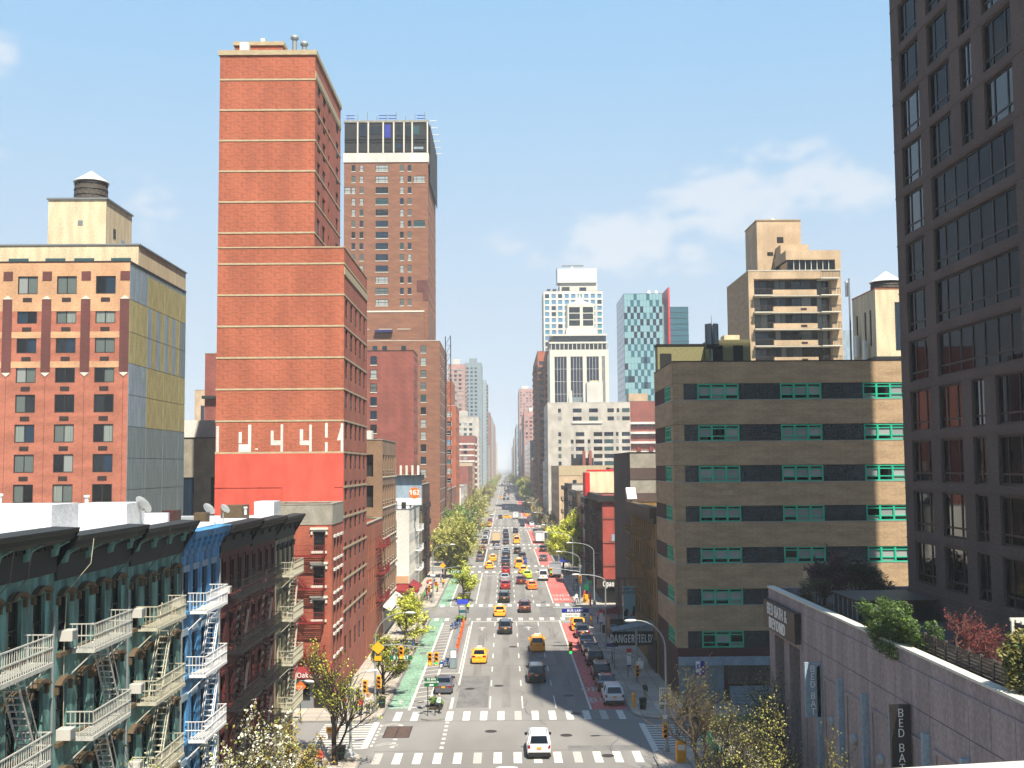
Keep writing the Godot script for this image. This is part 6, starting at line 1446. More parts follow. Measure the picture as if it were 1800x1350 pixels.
	# far west side, in order up the avenue
	var W := [
		["white painted low house beside the orange apartment block", -28.0, -16.0, -410.0, -480.0, 14.5, "white_wall"], ["low brown brick block with tan flank", -30.0, -16.0, -490.0, -560.0, 22.2, "rose_brick"],
		["low ochre fronted block past the tan flank", -30.0, -16.0, -561.0, -594.0, 24.0, "beige_brick"], ["brown brick apartment block with white window bands", -30.0, -16.0, -607.0, -660.0, 38.8, "rose_brick"],
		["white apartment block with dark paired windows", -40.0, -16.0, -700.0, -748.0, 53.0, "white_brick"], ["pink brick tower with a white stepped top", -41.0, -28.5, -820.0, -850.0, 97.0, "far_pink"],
		["slate blue glass tower with pale side strips", -31.5, -18.0, -900.0, -940.0, 105.5, "panel_steel"], ["slim grey tower with stacked balconies", -30.0, -16.0, -1000.0, -1120.0, 99.0, "panel_blue"],
		["tan apartment block past the slim grey tower", -30.0, -16.0, -1130.0, -1250.0, 44.0, "beige_brick"], ["brownish tower far up the avenue", -32.0, -16.0, -1260.0, -1400.0, 83.0, "rose_brick"],
		["hazy grey slab at the vanishing avenue's west side", -34.0, -16.0, -1500.0, -1700.0, 87.0, "concrete"], ["hazy pink slab, second to last on the west side", -34.0, -16.0, -1850.0, -2050.0, 92.0, "rose_brick"], ["last hazy block on the west side", -36.0, -16.0, -2300.0, -2500.0, 72.0, "beige_brick"],
	]
	for q in W: far_one(q, "r")
	var E := [
		["narrow white building hidden behind the white apartment block", 16.2, 19.5, -452.0, -475.0, 24.0, "white_brick"], ["narrow red brick building with white base past the balcony tower", 16.0, 20.0, -630.0, -680.0, 25.5, "amber_brick"],
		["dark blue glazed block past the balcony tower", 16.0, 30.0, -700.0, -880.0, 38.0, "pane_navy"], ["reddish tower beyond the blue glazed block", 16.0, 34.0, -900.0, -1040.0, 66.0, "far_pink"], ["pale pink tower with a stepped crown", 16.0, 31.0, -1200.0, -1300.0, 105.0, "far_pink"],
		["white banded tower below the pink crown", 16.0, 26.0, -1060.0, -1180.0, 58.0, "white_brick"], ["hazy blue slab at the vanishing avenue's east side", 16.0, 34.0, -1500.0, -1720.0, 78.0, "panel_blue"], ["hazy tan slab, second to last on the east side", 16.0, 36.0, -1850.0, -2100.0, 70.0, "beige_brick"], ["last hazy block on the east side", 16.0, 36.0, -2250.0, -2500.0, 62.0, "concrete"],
	]
	for q in E: far_one(q, "l")

func far_one(q: Array, street: String) -> void:
	var w: float = q[2] - q[1]; var d: float = q[3] - q[4]; var H: float = q[5]
	var nf := int((w - 1.0) / 3.4); var nr := mini(int((d - 1.0) / 4.2), 22); var nv := int((H - 5.0) / 3.1)
	var f := gridw(1.0, 3.4, nf, 4.2, 3.1, nv, 1.9, 1.6, ""); var r := gridw(1.2, (d - 2.0) / nr, nr, 4.2, 3.1, nv, 2.0, 1.7, "")
	var b := bldg("distant_building", q[0], q[1], q[2], q[3], q[4], H, q[6], {"f": f, street: r}, {"par": 0.6, "cat": "building", "rec": 0.25, "panes": ["pane_navy", "pane_sea", "pane_blind"] if q[6] != "panel_steel" else ["pane_blue", "pane_navy"]})
	if H > 50:
		blk(b, "bulkhead", q[1] + w * 0.25, q[1] + w * 0.7, q[3] - d * 0.2, q[3] - d * 0.5, H - 0.5, H + 4.5, q[6] if q[6] != "far_pink" else "white_wall")
	if "balconies" in q[0] or "pink brick tower" in q[0] or "bands" in q[0]:
		for k in nv:
			var m := MB.new(); m.xf = b.F[street]; m.box(d * 0.1, 5.7 + k * 3.1, 0.0, d * 0.45, 6.7 + k * 3.1, 1.2); m.xf = b.F.f; m.box(0.2, 6.0 + k * 3.1, 0.0, w - 0.2, 6.9 + k * 3.1, 0.12); obj("balcony", m, M.concrete if "bands" not in q[0] else M.white_wall, b.n)

# ======================================================================= vehicles: they drive up the avenue (-z), so one sees their backs
# L, W, H, belt profile [t from the rear, top y], greenhouse t: base rear, roof rear, roof front, base front; tail light y, height
const CARS := {
	"sedan": [4.75, 1.84, 1.46, [[0.0, 0.86], [0.03, 1.0], [0.16, 1.04], [0.25, 1.0], [0.70, 0.98], [0.76, 0.95], [0.93, 0.82], [0.985, 0.70], [1.0, 0.55]], 0.11, 0.27, 0.56, 0.73, 0.78, 0.16],
	"hatch": [4.4, 1.78, 1.52, [[0.0, 0.88], [0.02, 1.02], [0.1, 1.05], [0.25, 1.0], [0.70, 0.98], [0.78, 0.94], [0.94, 0.80], [0.985, 0.70], [1.0, 0.55]], 0.03, 0.20, 0.55, 0.76, 0.86, 0.22],
	"suv": [4.65, 1.90, 1.74, [[0.0, 0.95], [0.015, 1.10], [0.1, 1.12], [0.3, 1.10], [0.70, 1.08], [0.76, 1.06], [0.95, 0.96], [0.99, 0.82], [1.0, 0.6]], 0.012, 0.085, 0.62, 0.75, 0.92, 0.24],
	"van": [5.1, 1.98, 2.05, [[0.0, 1.05], [0.01, 1.18], [0.1, 1.2], [0.3, 1.2], [0.74, 1.18], [0.83, 1.1], [0.97, 0.92], [0.995, 0.8], [1.0, 0.6]], 0.008, 0.03, 0.70, 0.84, 1.0, 0.30],
}

const ORD := ["first", "second", "third", "fourth", "fifth", "sixth", "seventh"]

func car_mesh(k: String) -> Dictionary:
	if cache.has("car_" + k): return cache["car_" + k]
	var s: Array = CARS[k]; var L: float = s[0]; var w: float = s[1] / 2; var H: float = s[2]
	var d := {}
	var top := func(t: float) -> float:
		var p: Array = s[3]
		for i in p.size() - 1:
			if t <= p[i + 1][0]: return lerpf(p[i][1], p[i + 1][1], (t - p[i][0]) / (p[i + 1][0] - p[i][0]))
		return p[-1][1]
	var b := MB.new(); var rows := []
	for t in [0.0, 0.02, 0.06, 0.14, 0.22, 0.35, 0.5, 0.65, 0.73, 0.82, 0.92, 0.97, 0.992, 1.0]:
		var y: float = top.call(t)
		var ww := w * (1.0 - 0.10 * pow(absf(t - 0.45) / 0.55, 3.0) - (0.05 if t == 0.0 or t == 1.0 else 0.0))
		var yb := 0.30 if t < 0.06 or t > 0.94 else 0.22
		var ym := lerpf(yb, y, 0.62)
		var row := []
		for q in [[0.42, y + 0.02], [0.84, y], [0.955, y - 0.07], [1.0, ym], [0.97, lerpf(yb, y, 0.3)], [0.94, yb + 0.05], [0.84, yb]]:
			row.append(Vector3(ww * q[0], q[1], L / 2 - t * L))
		var back := row.duplicate(); back.reverse()
		for q in back: row.append(Vector3(-q.x, q.y, q.z))
		rows.append(row)
	b.grid(rows, true)
	var r0: Array = rows[0].duplicate(); r0.reverse(); b.fan(r0); b.fan(rows[-1])
	d.body = b.mesh()
	# greenhouse
	var ring := func(hw: float, ta: float, tb: float, y: float, c: float) -> Array:
		var zr := L / 2 - ta * L; var zf := L / 2 - tb * L
		return [Vector3(hw, y, zr - c), Vector3(hw, y, zf + c), Vector3(hw - c * 1.3, y, zf), Vector3(-hw + c * 1.3, y, zf), Vector3(-hw, y, zf + c), Vector3(-hw, y, zr - c), Vector3(-hw + c, y, zr), Vector3(hw - c, y, zr)]
	var by: float = top.call(0.4) - 0.03
	var lo: Array = ring.call(w * 0.90, s[4], s[7], by, 0.12); var hi: Array = ring.call(w * 0.74, s[5], s[6], H - 0.07, 0.10)
	var g := MB.new()
	for i in 8: g.quad(lo[i], lo[(i + 1) % 8], hi[(i + 1) % 8], hi[i])
	d.glass = g.mesh()
	var r := MB.new()
	var h2: Array = ring.call(w * 0.75, s[5] - 0.005, s[6] + 0.005, H - 0.09, 0.10); var h3: Array = ring.call(w * 0.745, s[5], s[6], H - 0.03, 0.12); var h4: Array = ring.call(w * 0.60, s[5] + 0.03, s[6] - 0.03, H, 0.12)
	for i in 8:
		r.quad(h2[i], h2[(i + 1) % 8], h3[(i + 1) % 8], h3[i]); r.quad(h3[i], h3[(i + 1) % 8], h4[(i + 1) % 8], h4[i])
	r.fan(h4)
	for i in 8: r.bar(lo[i] + Vector3(0, 0.0, 0), hi[i], 0.075 if i in [0, 5, 6, 7] else 0.055)
	for sx in [-1, 1]: r.bar(Vector3(sx * w * 0.90, by, L / 2 - 0.47 * L), Vector3(sx * w * 0.742, H - 0.08, L / 2 - 0.45 * L), 0.07)
	if k in ["suv", "van"]:
		r.bar(Vector3(-w * 0.76, by + 0.02, L / 2 - (s[4] + 0.008) * L), Vector3(w * 0.76, by + 0.02, L / 2 - (s[4] + 0.008) * L), 0.10)
	d.roof = r.mesh()
	var t2 := MB.new()
	var ty: float = s[8]; var th: float = s[9]
	if k in ["suv", "van"]: t2.box(-0.09, -th / 2, -0.08, 0.09, th / 2, 0.03)
	else: t2.box(-0.19, -th / 2, -0.10, 0.17, th / 2, 0.03)
	d.tail = t2.mesh()
	var bm := MB.new(); bm.box(-w * 0.88, 0.24, L / 2 - 0.10, w * 0.88, 0.52, L / 2 + 0.06); bm.box(-w * 0.8, 0.18, L / 2 - 0.3, w * 0.8, 0.30, L / 2 + 0.02); d.bumper = bm.mesh()
	var pm := MB.new(); pm.box(-0.17, -0.08, 0, 0.17, 0.08, 0.02); d.plate = pm.mesh()
	var mm := MB.new(); mm.box(-0.05, -0.09, -0.06, 0.17, 0.10, 0.07); d.mirror = mm.mesh()
	var ty2 := MB.new(); ty2.xf = Transform3D(Basis(Vector3.BACK, PI / 2), Vector3.ZERO); ty2.lathe([Vector2(0.2, -0.11), Vector2(0.31, -0.11), Vector2(0.33, -0.07), Vector2(0.33, 0.07), Vector2(0.31, 0.11), Vector2(0.2, 0.11)], 14); d.tyre = ty2.mesh()
	var rm := MB.new(); rm.xf = Transform3D(Basis(Vector3.BACK, PI / 2), Vector3.ZERO); rm.lathe([Vector2(0.01, -0.10), Vector2(0.21, -0.105), Vector2(0.21, 0.105), Vector2(0.01, 0.10)], 12); d.rim = rm.mesh()
	cache["car_" + k] = d
	return d

func car(kind: String, col: String, x: float, z_rear: float, label: String, turn := 0.0, taxi := false, group := "") -> Node3D:
	var d := car_mesh(kind); var s: Array = CARS[kind]; var L: float = s[0]; var w: float = s[1] / 2
	var n := thing("taxi" if taxi else "car", label, "taxi" if taxi else "car", Vector3(x, 0, z_rear - L / 2), turn, group if group != "" else ("yellow taxis on the avenue" if taxi else "cars on the avenue"))
	var far := z_rear < -330
	var cm: Material = M["car_" + col]
	var bd := obj("body", d.body, cm, n); obj("window", d.glass, M.car_glass, n); obj("roof", d.roof, cm, n)
	var ty: float = s[8]
	for sx in [-1, 1]:
		obj("tail_light", d.tail, M.tail_red, n, at(sx * w * (0.80 if kind in ["suv", "van"] else 0.66), ty, L / 2 - 0.02))
	obj("bumper", d.bumper, M.trim_black if kind in ["suv", "van"] and not taxi else cm, n)
	if far: return n
	obj("licence_plate", d.plate, M.plate_yellow, n, at(0, ty - (0.08 if kind in ["suv", "van"] else 0.02) if kind != "sedan" else 0.72, L / 2 + 0.03))
	for sx in [-1, 1]:
		obj("mirror", d.mirror, cm if taxi else M.trim_black, n, at(sx * w * 0.98 - (0.06 if sx > 0 else 0.06), s[3][4][1] + 0.10, L / 2 - 0.68 * L))
		for t in [0.18, 0.81]:
			var wl := obj("tyre", d.tyre, M.rubber, n, at(sx * (w - 0.13), 0.33, L / 2 - t * L)); obj("rim", d.rim, M.rim, wl)
	if taxi:
		var rs := MB.new(); rs.box(-0.28, 0, -0.1, 0.28, 0.16, 0.1); obj("roof_sign", rs, M.sign_white, n, at(0, s[2] - 0.01, -0.2))
	if kind == "suv":
		for sx in [-1, 1]:
			var rr := MB.new(); rr.bar(Vector3(0, 0, L / 2 - 0.12 * L), Vector3(0, 0, L / 2 - 0.58 * L), 0.05); obj("roof_rail", rr, M.trim_black if col != "white" else M.metal_grey, n, at(sx * w * 0.66, s[2] + 0.01, 0))
	return n

func box_truck(col: String, x: float, z_rear: float, label: String, w := 2.3, h := 3.1, L := 6.5, cat := "truck") -> Node3D:
	var n := thing("box_truck", label, cat, Vector3(x, 0, z_rear - L / 2), 0.0, "vans and trucks on the avenue")
	var b := MB.new(); b.box(-w / 2, 0.75, -L / 2 + 1.7, w / 2, h, L / 2); obj("cargo_box", b, M["car_" + col], n)
	var e := MB.new()
	for sx in [-1, 1]: e.box(sx * w / 2 - 0.05, 0.7, L / 2 - 0.02, sx * w / 2 + 0.05, h + 0.02, L / 2 + 0.04)
	e.box(-w / 2, h - 0.08, L / 2 - 0.02, w / 2, h + 0.03, L / 2 + 0.035); obj("frame", e, M.frame_steel, n)
	var c := MB.new(); c.prism(PackedVector2Array([Vector2(-1.7, 0.5), Vector2(0, 0.5), Vector2(0, 2.3), Vector2(-0.9, 2.3), Vector2(-1.3, 1.5), Vector2(-1.7, 1.3)]), -w / 2 + 0.1, w / 2 - 0.1); obj("cab", c, M["car_" + col], n, Transform3D(Basis(Vector3.UP, -PI / 2), Vector3(0, 0, -L / 2 + 1.68)))
	var bm := MB.new(); bm.box(-w / 2, 0.45, -L / 2 + 0.3, w / 2, 0.74, L / 2 + 0.1); obj("chassis", bm, M.trim_black, n)
	for sx in [-1, 1]:
		var t := MB.new(); t.box(-0.09, -0.12, 0, 0.09, 0.12, 0.05); obj("tail_light", t, M.tail_red, n, at(sx * (w / 2 - 0.2), 0.6, L / 2 + 0.1))
		for z in [L / 2 - 1.1, -L / 2 + 1.1]:
			obj("tyre", car_mesh("suv").tyre, M.rubber, n, Transform3D(Basis.from_scale(Vector3(1.2, 1.25, 1.25)), Vector3(sx * (w / 2 - 0.2), 0.42, z)))
	return n

func vehicles() -> void:
	car("suv", "white", 2.45, -86.1, "white sport utility car with black roof rails crossing the nearest crosswalk")
	car("suv", "white", 0.0, -74.8, "white car whose roof just shows below the nearest crosswalk")
	car("suv", "charcoal", 3.1, -115.5, "charcoal sport utility car beside the big shadow on the avenue")
	car("suv", "taxi", 3.75, -134.6, "taxi of tall wagon shape ahead of the charcoal sport utility car", 0.0, true)
	car("hatch", "taxi", -3.0, -127.0, "hatchback taxi next to the bicycle docks", 0.0, true)
	car("suv", "charcoal", -0.05, -148.8, "dark grey car stopped at the arrow before the second junction")
	car("hatch", "taxi", -0.85, -166.1, "taxi rolling over the second junction's crosswalk", 0.0, true)
	car("suv", "maroon", 2.9, -170.4, "maroon pickup-like car in the middle of the second junction")
	car("suv", "black", -0.2, -182.9, "black sport utility car leaving the second junction")
	car("sedan", "grey", -6.1, -110.4, "grey saloon parked behind the small traffic island")
	car("suv", "white", 9.95, -104.5, "white car parked first in the kerb row beside the bus lane", 0.0, false, "cars parked along the east kerb")
	var row := [["sedan", "navy", -110.6, "navy saloon parked in front of the first white parked car"], ["suv", "black", -116.4, "black car with a blue-green rear window parked in tower shade"], ["suv", "black", -124.6, "big black sport utility car parked at the shadow's edge"], ["sedan", "maroon", -131.0, "maroon saloon parked ahead of the big black parked car"], ["sedan", "maroon", -137.2, "second maroon saloon in the kerb row, in sunlight"], ["suv", "navy", -144.8, "dark blue car parked behind the kerbside taxi"]]
	for q in row: car(q[0], q[1], 9.85, q[2], q[3], 0.0, false, "cars parked along the east kerb")
	car("suv", "taxi", 9.7, -151.3, "taxi standing at the kerb before the bus lane sign", 0.0, true)
	# second block
	car("sedan", "red", 0.0, -202.8, "bright red saloon third behind the second junction")
	car("sedan", "silver", -0.1, -216.2, "silver and red saloon between two red cars")
	car("sedan", "red", 0.1, -231.5, "red saloon waiting at the third junction's stop line")
	car("sedan", "orange", 4.7, -201.8, "orange taxi alone in the lane beside the bus lane", 0.05, true)
	car("sedan", "maroon", 3.0, -211.0, "crimson saloon behind the orange taxi", -0.04)
	car("sedan", "lime", 4.3, -221.8, "lime yellow taxi between the crimson saloon and white van", 0.03, true)
	car("hatch", "taxi", 3.7, -231.6, "taxi just ahead of the lime yellow one", 0.0, true)
	car("van", "taxi", 3.0, -244.4, "yellow taxi van in the third junction", 0.0, true)
	car("hatch", "taxi", -3.5, -243.0, "taxi entering the third junction from the west lane", 0.06, true)
	car("sedan", "taxi", -2.9, -262.6, "taxi past the third junction in the west lane", 0.0, true)
	car("sedan", "black", 0.1, -248.5, "black saloon in the third junction behind a row of dark cars")
	car("sedan", "navy", 0.0, -257.3, "navy saloon past the third junction, centre lane")
	car("suv", "charcoal", 0.2, -268.5, "charcoal car fourth in the dark centre lane file")
	car("sedan", "navy", 0.3, -277.5, "navy saloon fifth in the centre lane file")
	car("sedan", "silver", 0.2, -285.5, "silver saloon in the centre lane file")
	car("sedan", "sky", 4.0, -254.0, "mid blue car ahead of the yellow taxi van")
	car("suv", "black", 4.0, -265.5, "black car ahead of the mid blue one")
	car("suv", "black", 3.1, -284.1, "black sport utility car near the fourth junction")
	car("sedan", "grey", -5.9, -262.0, "grey saloon parked beside the planted median")
	car("suv", "brown", -5.9, -272.0, "brown car parked ahead of the grey saloon by the median")
	car("sedan", "grey", 8.9, -261.6, "grey car standing in the bus lane")
	car("suv", "black", 9.8, -290.0, "black car parked near the tall lime green tree", 0.0, false, "cars parked along the east kerb")
	# beyond the fourth junction
	car("sedan", "silver", -2.0, -299.0, "white saloon stopped at the fourth junction, west lane")
	car("sedan", "black", -2.5, -313.0, "dark car in the fourth junction behind the tan truck")
	box_truck("tan", -2.6, -326.0, "tan box truck beyond the fourth junction", 2.3, 3.0, 7.0)
	car("sedan", "navy", 0.2, -318.0, "dark blue car beside the tan truck")
	car("suv", "black", 0.3, -345.0, "black car two ahead of the tan truck's neighbour")
	car("sedan", "navy", 0.2, -370.0, "dark car before the fifth junction, centre lane")
	car("van", "taxi", 3.3, -322.0, "rear one of two taxis standing close in the fourth block", 0.0, true)
	car("hatch", "taxi", 3.4, -341.0, "front one of two taxis standing close in the fourth block", 0.0, true)
	car("suv", "navy", 3.5, -372.0, "dark car ahead of the two close taxis")
	car("sedan", "navy", 6.4, -413.0, "dark blue saloon alone past the fifth junction")
	car("sedan", "taxi", 0.4, -478.0, "taxi turning sideways at the sixth junction", 1.35, true)
	car("suv", "charcoal", -1.9, -474.5, "dark car beside the turning taxi")
	car("sedan", "white", 1.0, -580.0, "white car alone before the seventh junction")
	car("suv", "black", -0.5, -735.0, "black car side by side with another far up the avenue"); car("suv", "black", 2.0, -738.0, "second black car of the far pair, nearer the middle line")
	var vn := car("van", "white", 7.4, -217.0, "white delivery van half in the bus lane", -0.05); vn.name = "delivery_van"; vn.set_meta("category", "van")
	box_truck("silver", 9.9, -223.0, "boxy silver food truck parked by the tall lime green tree", 2.2, 2.9, 6.0)
	box_truck("white", 9.8, -434.0, "small white truck parked in the fifth block", 2.1, 2.6, 5.0)
	box_truck("white", 10.0, -322.0, "white bus standing at the fourth junction's east kerb", 2.5, 3.1, 11.0, "bus")
	var wb := box_truck("white", 4.5, -470.0, "white minibus with a dark emblem on its back", 2.3, 3.0, 7.5, "bus")
	var em := MB.new(); em.prism(PackedVector2Array([Vector2(-0.5, 2.2), Vector2(0, 1.95), Vector2(0.5, 2.2), Vector2(0, 2.45)]), 3.76, 3.78); obj("emblem", em, M.frame_steel, wb)
	# traffic massed far up the avenue: single cars, a few pixels each
	var r := RandomNumberGenerator.new(); r.seed = 33
	var cols := ["white", "black", "silver", "navy", "taxi", "grey", "red", "charcoal"]
	for i in 34:
		var z := -770.0 - i * 24.0 - r.randf() * 10.0
		var lane: float = [-3.2, 0.0, 3.0, 6.0][r.randi() % 4]
		var c: String = cols[r.randi() % cols.size()]
		var ln: String = {-3.2: "west", 0.0: "second", 3.0: "third", 6.0: "east"}[lane]
		var k: String = ["sedan", "suv"][r.randi() % 2]
		car(k, c, lane + r.randf_range(-0.3, 0.3), z, "tiny %s %s far up the avenue, %s lane" % ["yellow" if c == "taxi" else c, "saloon" if k == "sedan" else "tall car", ln], 0.0, false, "far traffic up the avenue")
	var f := 0
	for z in [-330.0, -338.0, -346.0, -356.0, -366.0, -415.0, -424.0, -445.0, -455.0, -500.0, -512.0, -530.0, -545.0]:
		car(["suv", "sedan"][f % 2], cols[(f * 3 + 1) % 8], 9.9, z, "%s car at the east kerb, %s in the %s block" % [["yellow" if cols[(f * 3 + 1) % 8] == "taxi" else cols[(f * 3 + 1) % 8], ORD[f % 5], "fourth" if f < 5 else ("fifth" if f < 9 else "sixth")]][0], 0.0, false, "cars parked far along the east kerb"); f += 1
	f = 0
	for z in [-281.0, -290.0, -322.0, -331.0, -341.0, -352.0, -365.0, -412.0, -422.0, -436.0, -448.0, -500.0, -515.0]:
		car(["sedan", "suv"][f % 2], cols[(f * 5 + 1) % 8], -5.9, z, "%s car parked beside the cycle lane, %s in the %s block" % [["yellow" if cols[(f * 5 + 1) % 8] == "taxi" else cols[(f * 5 + 1) % 8], ORD[f if f < 2 else (f - 2) % 5], "third" if f < 2 else ("fourth" if f < 7 else ("fifth" if f < 11 else "sixth"))]][0], 0.0, false, "cars parked far beside the cycle lane"); f += 1

# ======================================================================= street furniture
func pole_lamp(label: String, p: Vector3, h: float, reach: Vector3, group := "street lamps along the avenue") -> Node3D:
	var n := thing("street_lamp", label, "street lamp", p, 0.0, group)
	var b := MB.new(); b.lathe([Vector2(0.24, 0.13), Vector2(0.24, 0.5), Vector2(0.14, 0.7), Vector2(0.11, 1.0)], 10); obj("base", b, M.galvanised, n)
	var m := MB.new(); m.tube([Vector3(0, 0.9, 0), Vector3(0, h, 0)], 0.11, 0.075, 10); obj("pole", m, M.galvanised, n)
	var a := MB.new(); var pts := []
	for k in 9:
		var t := k / 8.0
		pts.append(Vector3(0, h, 0) + Vector3(reach.x * (1.0 - cos(t * PI / 2)), reach.y * sin(t * PI / 2), reach.z * (1.0 - cos(t * PI / 2))))
	a.tube(pts, 0.065, 0.04, 8); obj("arm", a, M.galvanised, n)
	var hd := MB.new(); var e: Vector3 = pts[8]; var dir := Vector3(reach.x, 0, reach.z).normalized()
	hd.xf = Transform3D(Basis(dir, Vector3.UP, dir.cross(Vector3.UP)), e - dir * 0.05)
	hd.grid([_oval(0.0, 0.05, 0.05), _oval(0.12, 0.14, 0.09), _oval(0.5, 0.20, 0.12), _oval(0.8, 0.15, 0.09), _oval(0.92, 0.02, 0.02)], true); obj("lamp_head", hd, M.frame_white, n)
	return n

func _oval(x: float, rz: float, ry: float) -> Array:
	var o := []
	for k in 10:
		var a := TAU * k / 10
		o.append(Vector3(x, cos(a) * ry, sin(a) * rz))
	return o

func signal_head(parent: Node, p: Vector3, lit: int, arrow := false) -> void:
	if not cache.has("sig"):
		var m := MB.new(); m.box(-0.20, -1.12, -0.16, 0.20, 0, 0.12)
		for k in 3:
			m.xf = Transform3D(Basis(Vector3.RIGHT, PI / 2), Vector3(0, -0.19 - k * 0.37, 0.12)); m.lathe([Vector2(0.165, 0.0), Vector2(0.165, 0.16), Vector2(0.15, 0.16), Vector2(0.15, 0.0)], 10); m.xf = Transform3D()
		cache["sig"] = m.mesh()
		var l := MB.new(); l.xf = Transform3D(Basis(Vector3.RIGHT, PI / 2), Vector3.ZERO); l.lathe([Vector2(0.148, 0), Vector2(0.10, 0.03), Vector2(0.005, 0.04)], 12); cache["lens"] = l.mesh()
	var o := obj("signal_head", cache["sig"], M.signal_yellow, parent, at(p.x, p.y, p.z))
	for k in 3: obj("lens", cache["lens"], M.lens_dark if k != lit else (M.lens_amber if arrow else M.lens_green), o, at(0, -0.19 - k * 0.37, 0.13))

func panel_sign(parent: Node, p: Vector3, w: float, h: float, mat: String, called := "sign_panel") -> MeshInstance3D:
	var m := MB.new(); m.box(-w / 2, 0, -0.02, w / 2, h, 0.02)
	return obj(called, m, M[mat], parent, at(p.x, p.y, p.z))

func post(parent: Node, x: float, y0: float, y1: float, r := 0.04, mat := "frame_black", z := 0.0) -> void:
	var m := MB.new(); m.tube([Vector3(x, y0, z), Vector3(x, y1, z)], r, r, 8); obj("post", m, M[mat], parent)

func street_furniture() -> void:
	# signal pole with lamp at the north-west corner
	var s := pole_lamp("grey corner pole with signals, a street name sign and a curved lamp arm", Vector3(-11.8, 0.0, -102.9), 6.6, Vector3(2.8, 2.3, 0.4))
	s.name = "signal_pole"; s.set_meta("category", "traffic signal"); s.remove_meta("group")
	var ar := MB.new(); ar.tube([Vector3(0, 5.9, 0), Vector3(2.0, 6.05, 0.3), Vector3(5.2, 5.75, 0.9)], 0.06, 0.035, 8); obj("mast_arm", ar, M.galvanised, s)
	signal_head(s, Vector3(2.40, 5.98, 0.75), 2, true); signal_head(s, Vector3(5.0, 5.45, 1.1), 2, true); signal_head(s, Vector3(5.58, 5.45, 1.05), 2); signal_head(s, Vector3(0.35, 3.3, 0.25), -1); signal_head(s, Vector3(-0.9, 2.9, 0.2), -1)
	var sp := panel_sign(s, Vector3(2.35, 4.72, 0.5), 2.0, 0.40, "sign_green", "street_name_sign"); letters("E 60 ST", 0.30, M.sign_white, sp, at(0, 0.06, 0.025))
	var dm := MB.new(); dm.prism(PackedVector2Array([Vector2(0, -0.58), Vector2(0.58, 0), Vector2(0, 0.58), Vector2(-0.58, 0)]), 0.14, 0.18); obj("warning_sign", dm, M.sign_yellow, s, at(0.25, 5.75, 0.0)); panel_sign(s, Vector3(0.25, 4.62, 0.16), 0.62, 0.40, "sign_yellow", "warning_plate")
	# parking-bay direction sign on two posts, on the island
	var d := thing("direction_sign", "green direction sign with a white arrow on two black posts on the island", "road sign", Vector3(-6.6, 0, -100.6))
	post(d, -0.32, 0.12, 3.3); post(d, 0.32, 0.12, 3.3)
	var gp := panel_sign(d, Vector3(0, 2.68, 0.06), 1.24, 0.78, "sign_green"); letters("TO RFK", 0.17, M.sign_white, gp, at(0, 0.55, 0.025)); letters("Queensboro Br", 0.15, M.sign_white, gp, at(0, 0.33, 0.025), true, 0.02, 0.9)
	var aw := MB.new(); aw.prism(PackedVector2Array([Vector2(-0.2, 0.15), Vector2(-0.05, 0.03), Vector2(-0.05, 0.10), Vector2(0.2, 0.10), Vector2(0.2, 0.20), Vector2(-0.05, 0.20), Vector2(-0.05, 0.27)]), 0.022, 0.03); obj("arrow", aw, M.sign_white, gp)
	# traffic islands
	for q in [[-7.45, -5.35, -99.6, -106.5, "small concrete traffic island with a clipped green bush"], [-7.5, -5.2, -158.2, -164.8, "concrete island with planting at the end of the bicycle docks"], [-8.6, -5.5, -180.2, -196.0, "planted median with a small leafing tree"]]:
		var o := MB.new(); var pl := PackedVector2Array()
		for k in 7: pl.append(Vector2(lerpf(q[0], q[1], k / 6.0), -q[2] - 0.5 + 0.5 * (1.0 - sin(PI * k / 6.0))))
		pl.append(Vector2(q[1], -q[3])); pl.append(Vector2(q[0], -q[3]))
		if Geometry2D.is_polygon_clockwise(pl): pl.reverse()
		o.xf = Transform3D(Basis(Vector3.RIGHT, -PI / 2), Vector3.ZERO); o.prism(pl, 0.0, 0.15)
		var st := struct("traffic_island", o, M.kerb, q[4])
		var so := MB.new(); so.box(q[0] + 0.45, 0.151, q[3] + 0.5, q[1] - 0.45, 0.30, q[2] - 3.4); obj("planting_bed", so, M.soil, st)
	# bicycle docks
	var dk := thing("bicycle_dock", "long rail of orange bicycle docking posts beside the painted bay", "bicycle dock", Vector3(-6.0, 0, -124.5))
	var bs := MB.new(); bs.box(-0.55, 0.004, -34.0, 0.5, 0.06, 0.0); obj("base_plate", bs, M.frame_steel, dk)
	if true:
		var pm := MB.new(); pm.box(-0.12, 0.06, -0.22, 0.12, 0.85, 0.22); pm.prism(PackedVector2Array([Vector2(-0.12, 0.852), Vector2(0.12, 0.852), Vector2(0.05, 1.0), Vector2(-0.05, 1.0)]), -0.2, 0.2)
		var pmm := pm.mesh()
		for k in 34: obj("docking_post", pmm, M.sign_orange if k % 5 else M.bark_rose, dk, at(0.18, 0, -0.6 - k * 0.98))
	var kb := thing("bicycle_kiosk", "grey bicycle hire kiosk at the near end of the docks", "kiosk", Vector3(-5.75, 0.06, -124.6))
	var km := MB.new(); km.box(-0.4, 0, -0.25, 0.4, 2.1, 0.25); obj("cabinet", km, M.panel_steel, kb); panel_sign(kb, Vector3(0, 1.1, 0.28), 0.6, 0.8, "sign_white", "map_panel")
	bike("blue hire bicycle docked nearest to the kiosk, seen from behind", Vector3(-6.75, 0.004, -124.9), 0.9); bike("second blue hire bicycle, close beside the kiosk one", Vector3(-6.35, 0.004, -126.0), 1.0)
	bike("blue hire bicycle docked at the far end by the planted island", Vector3(-7.1, 0.004, -153.8), 1.1); bike("hire bicycle just behind the far-end blue one", Vector3(-6.5, 0.004, -155.4), 1.2)
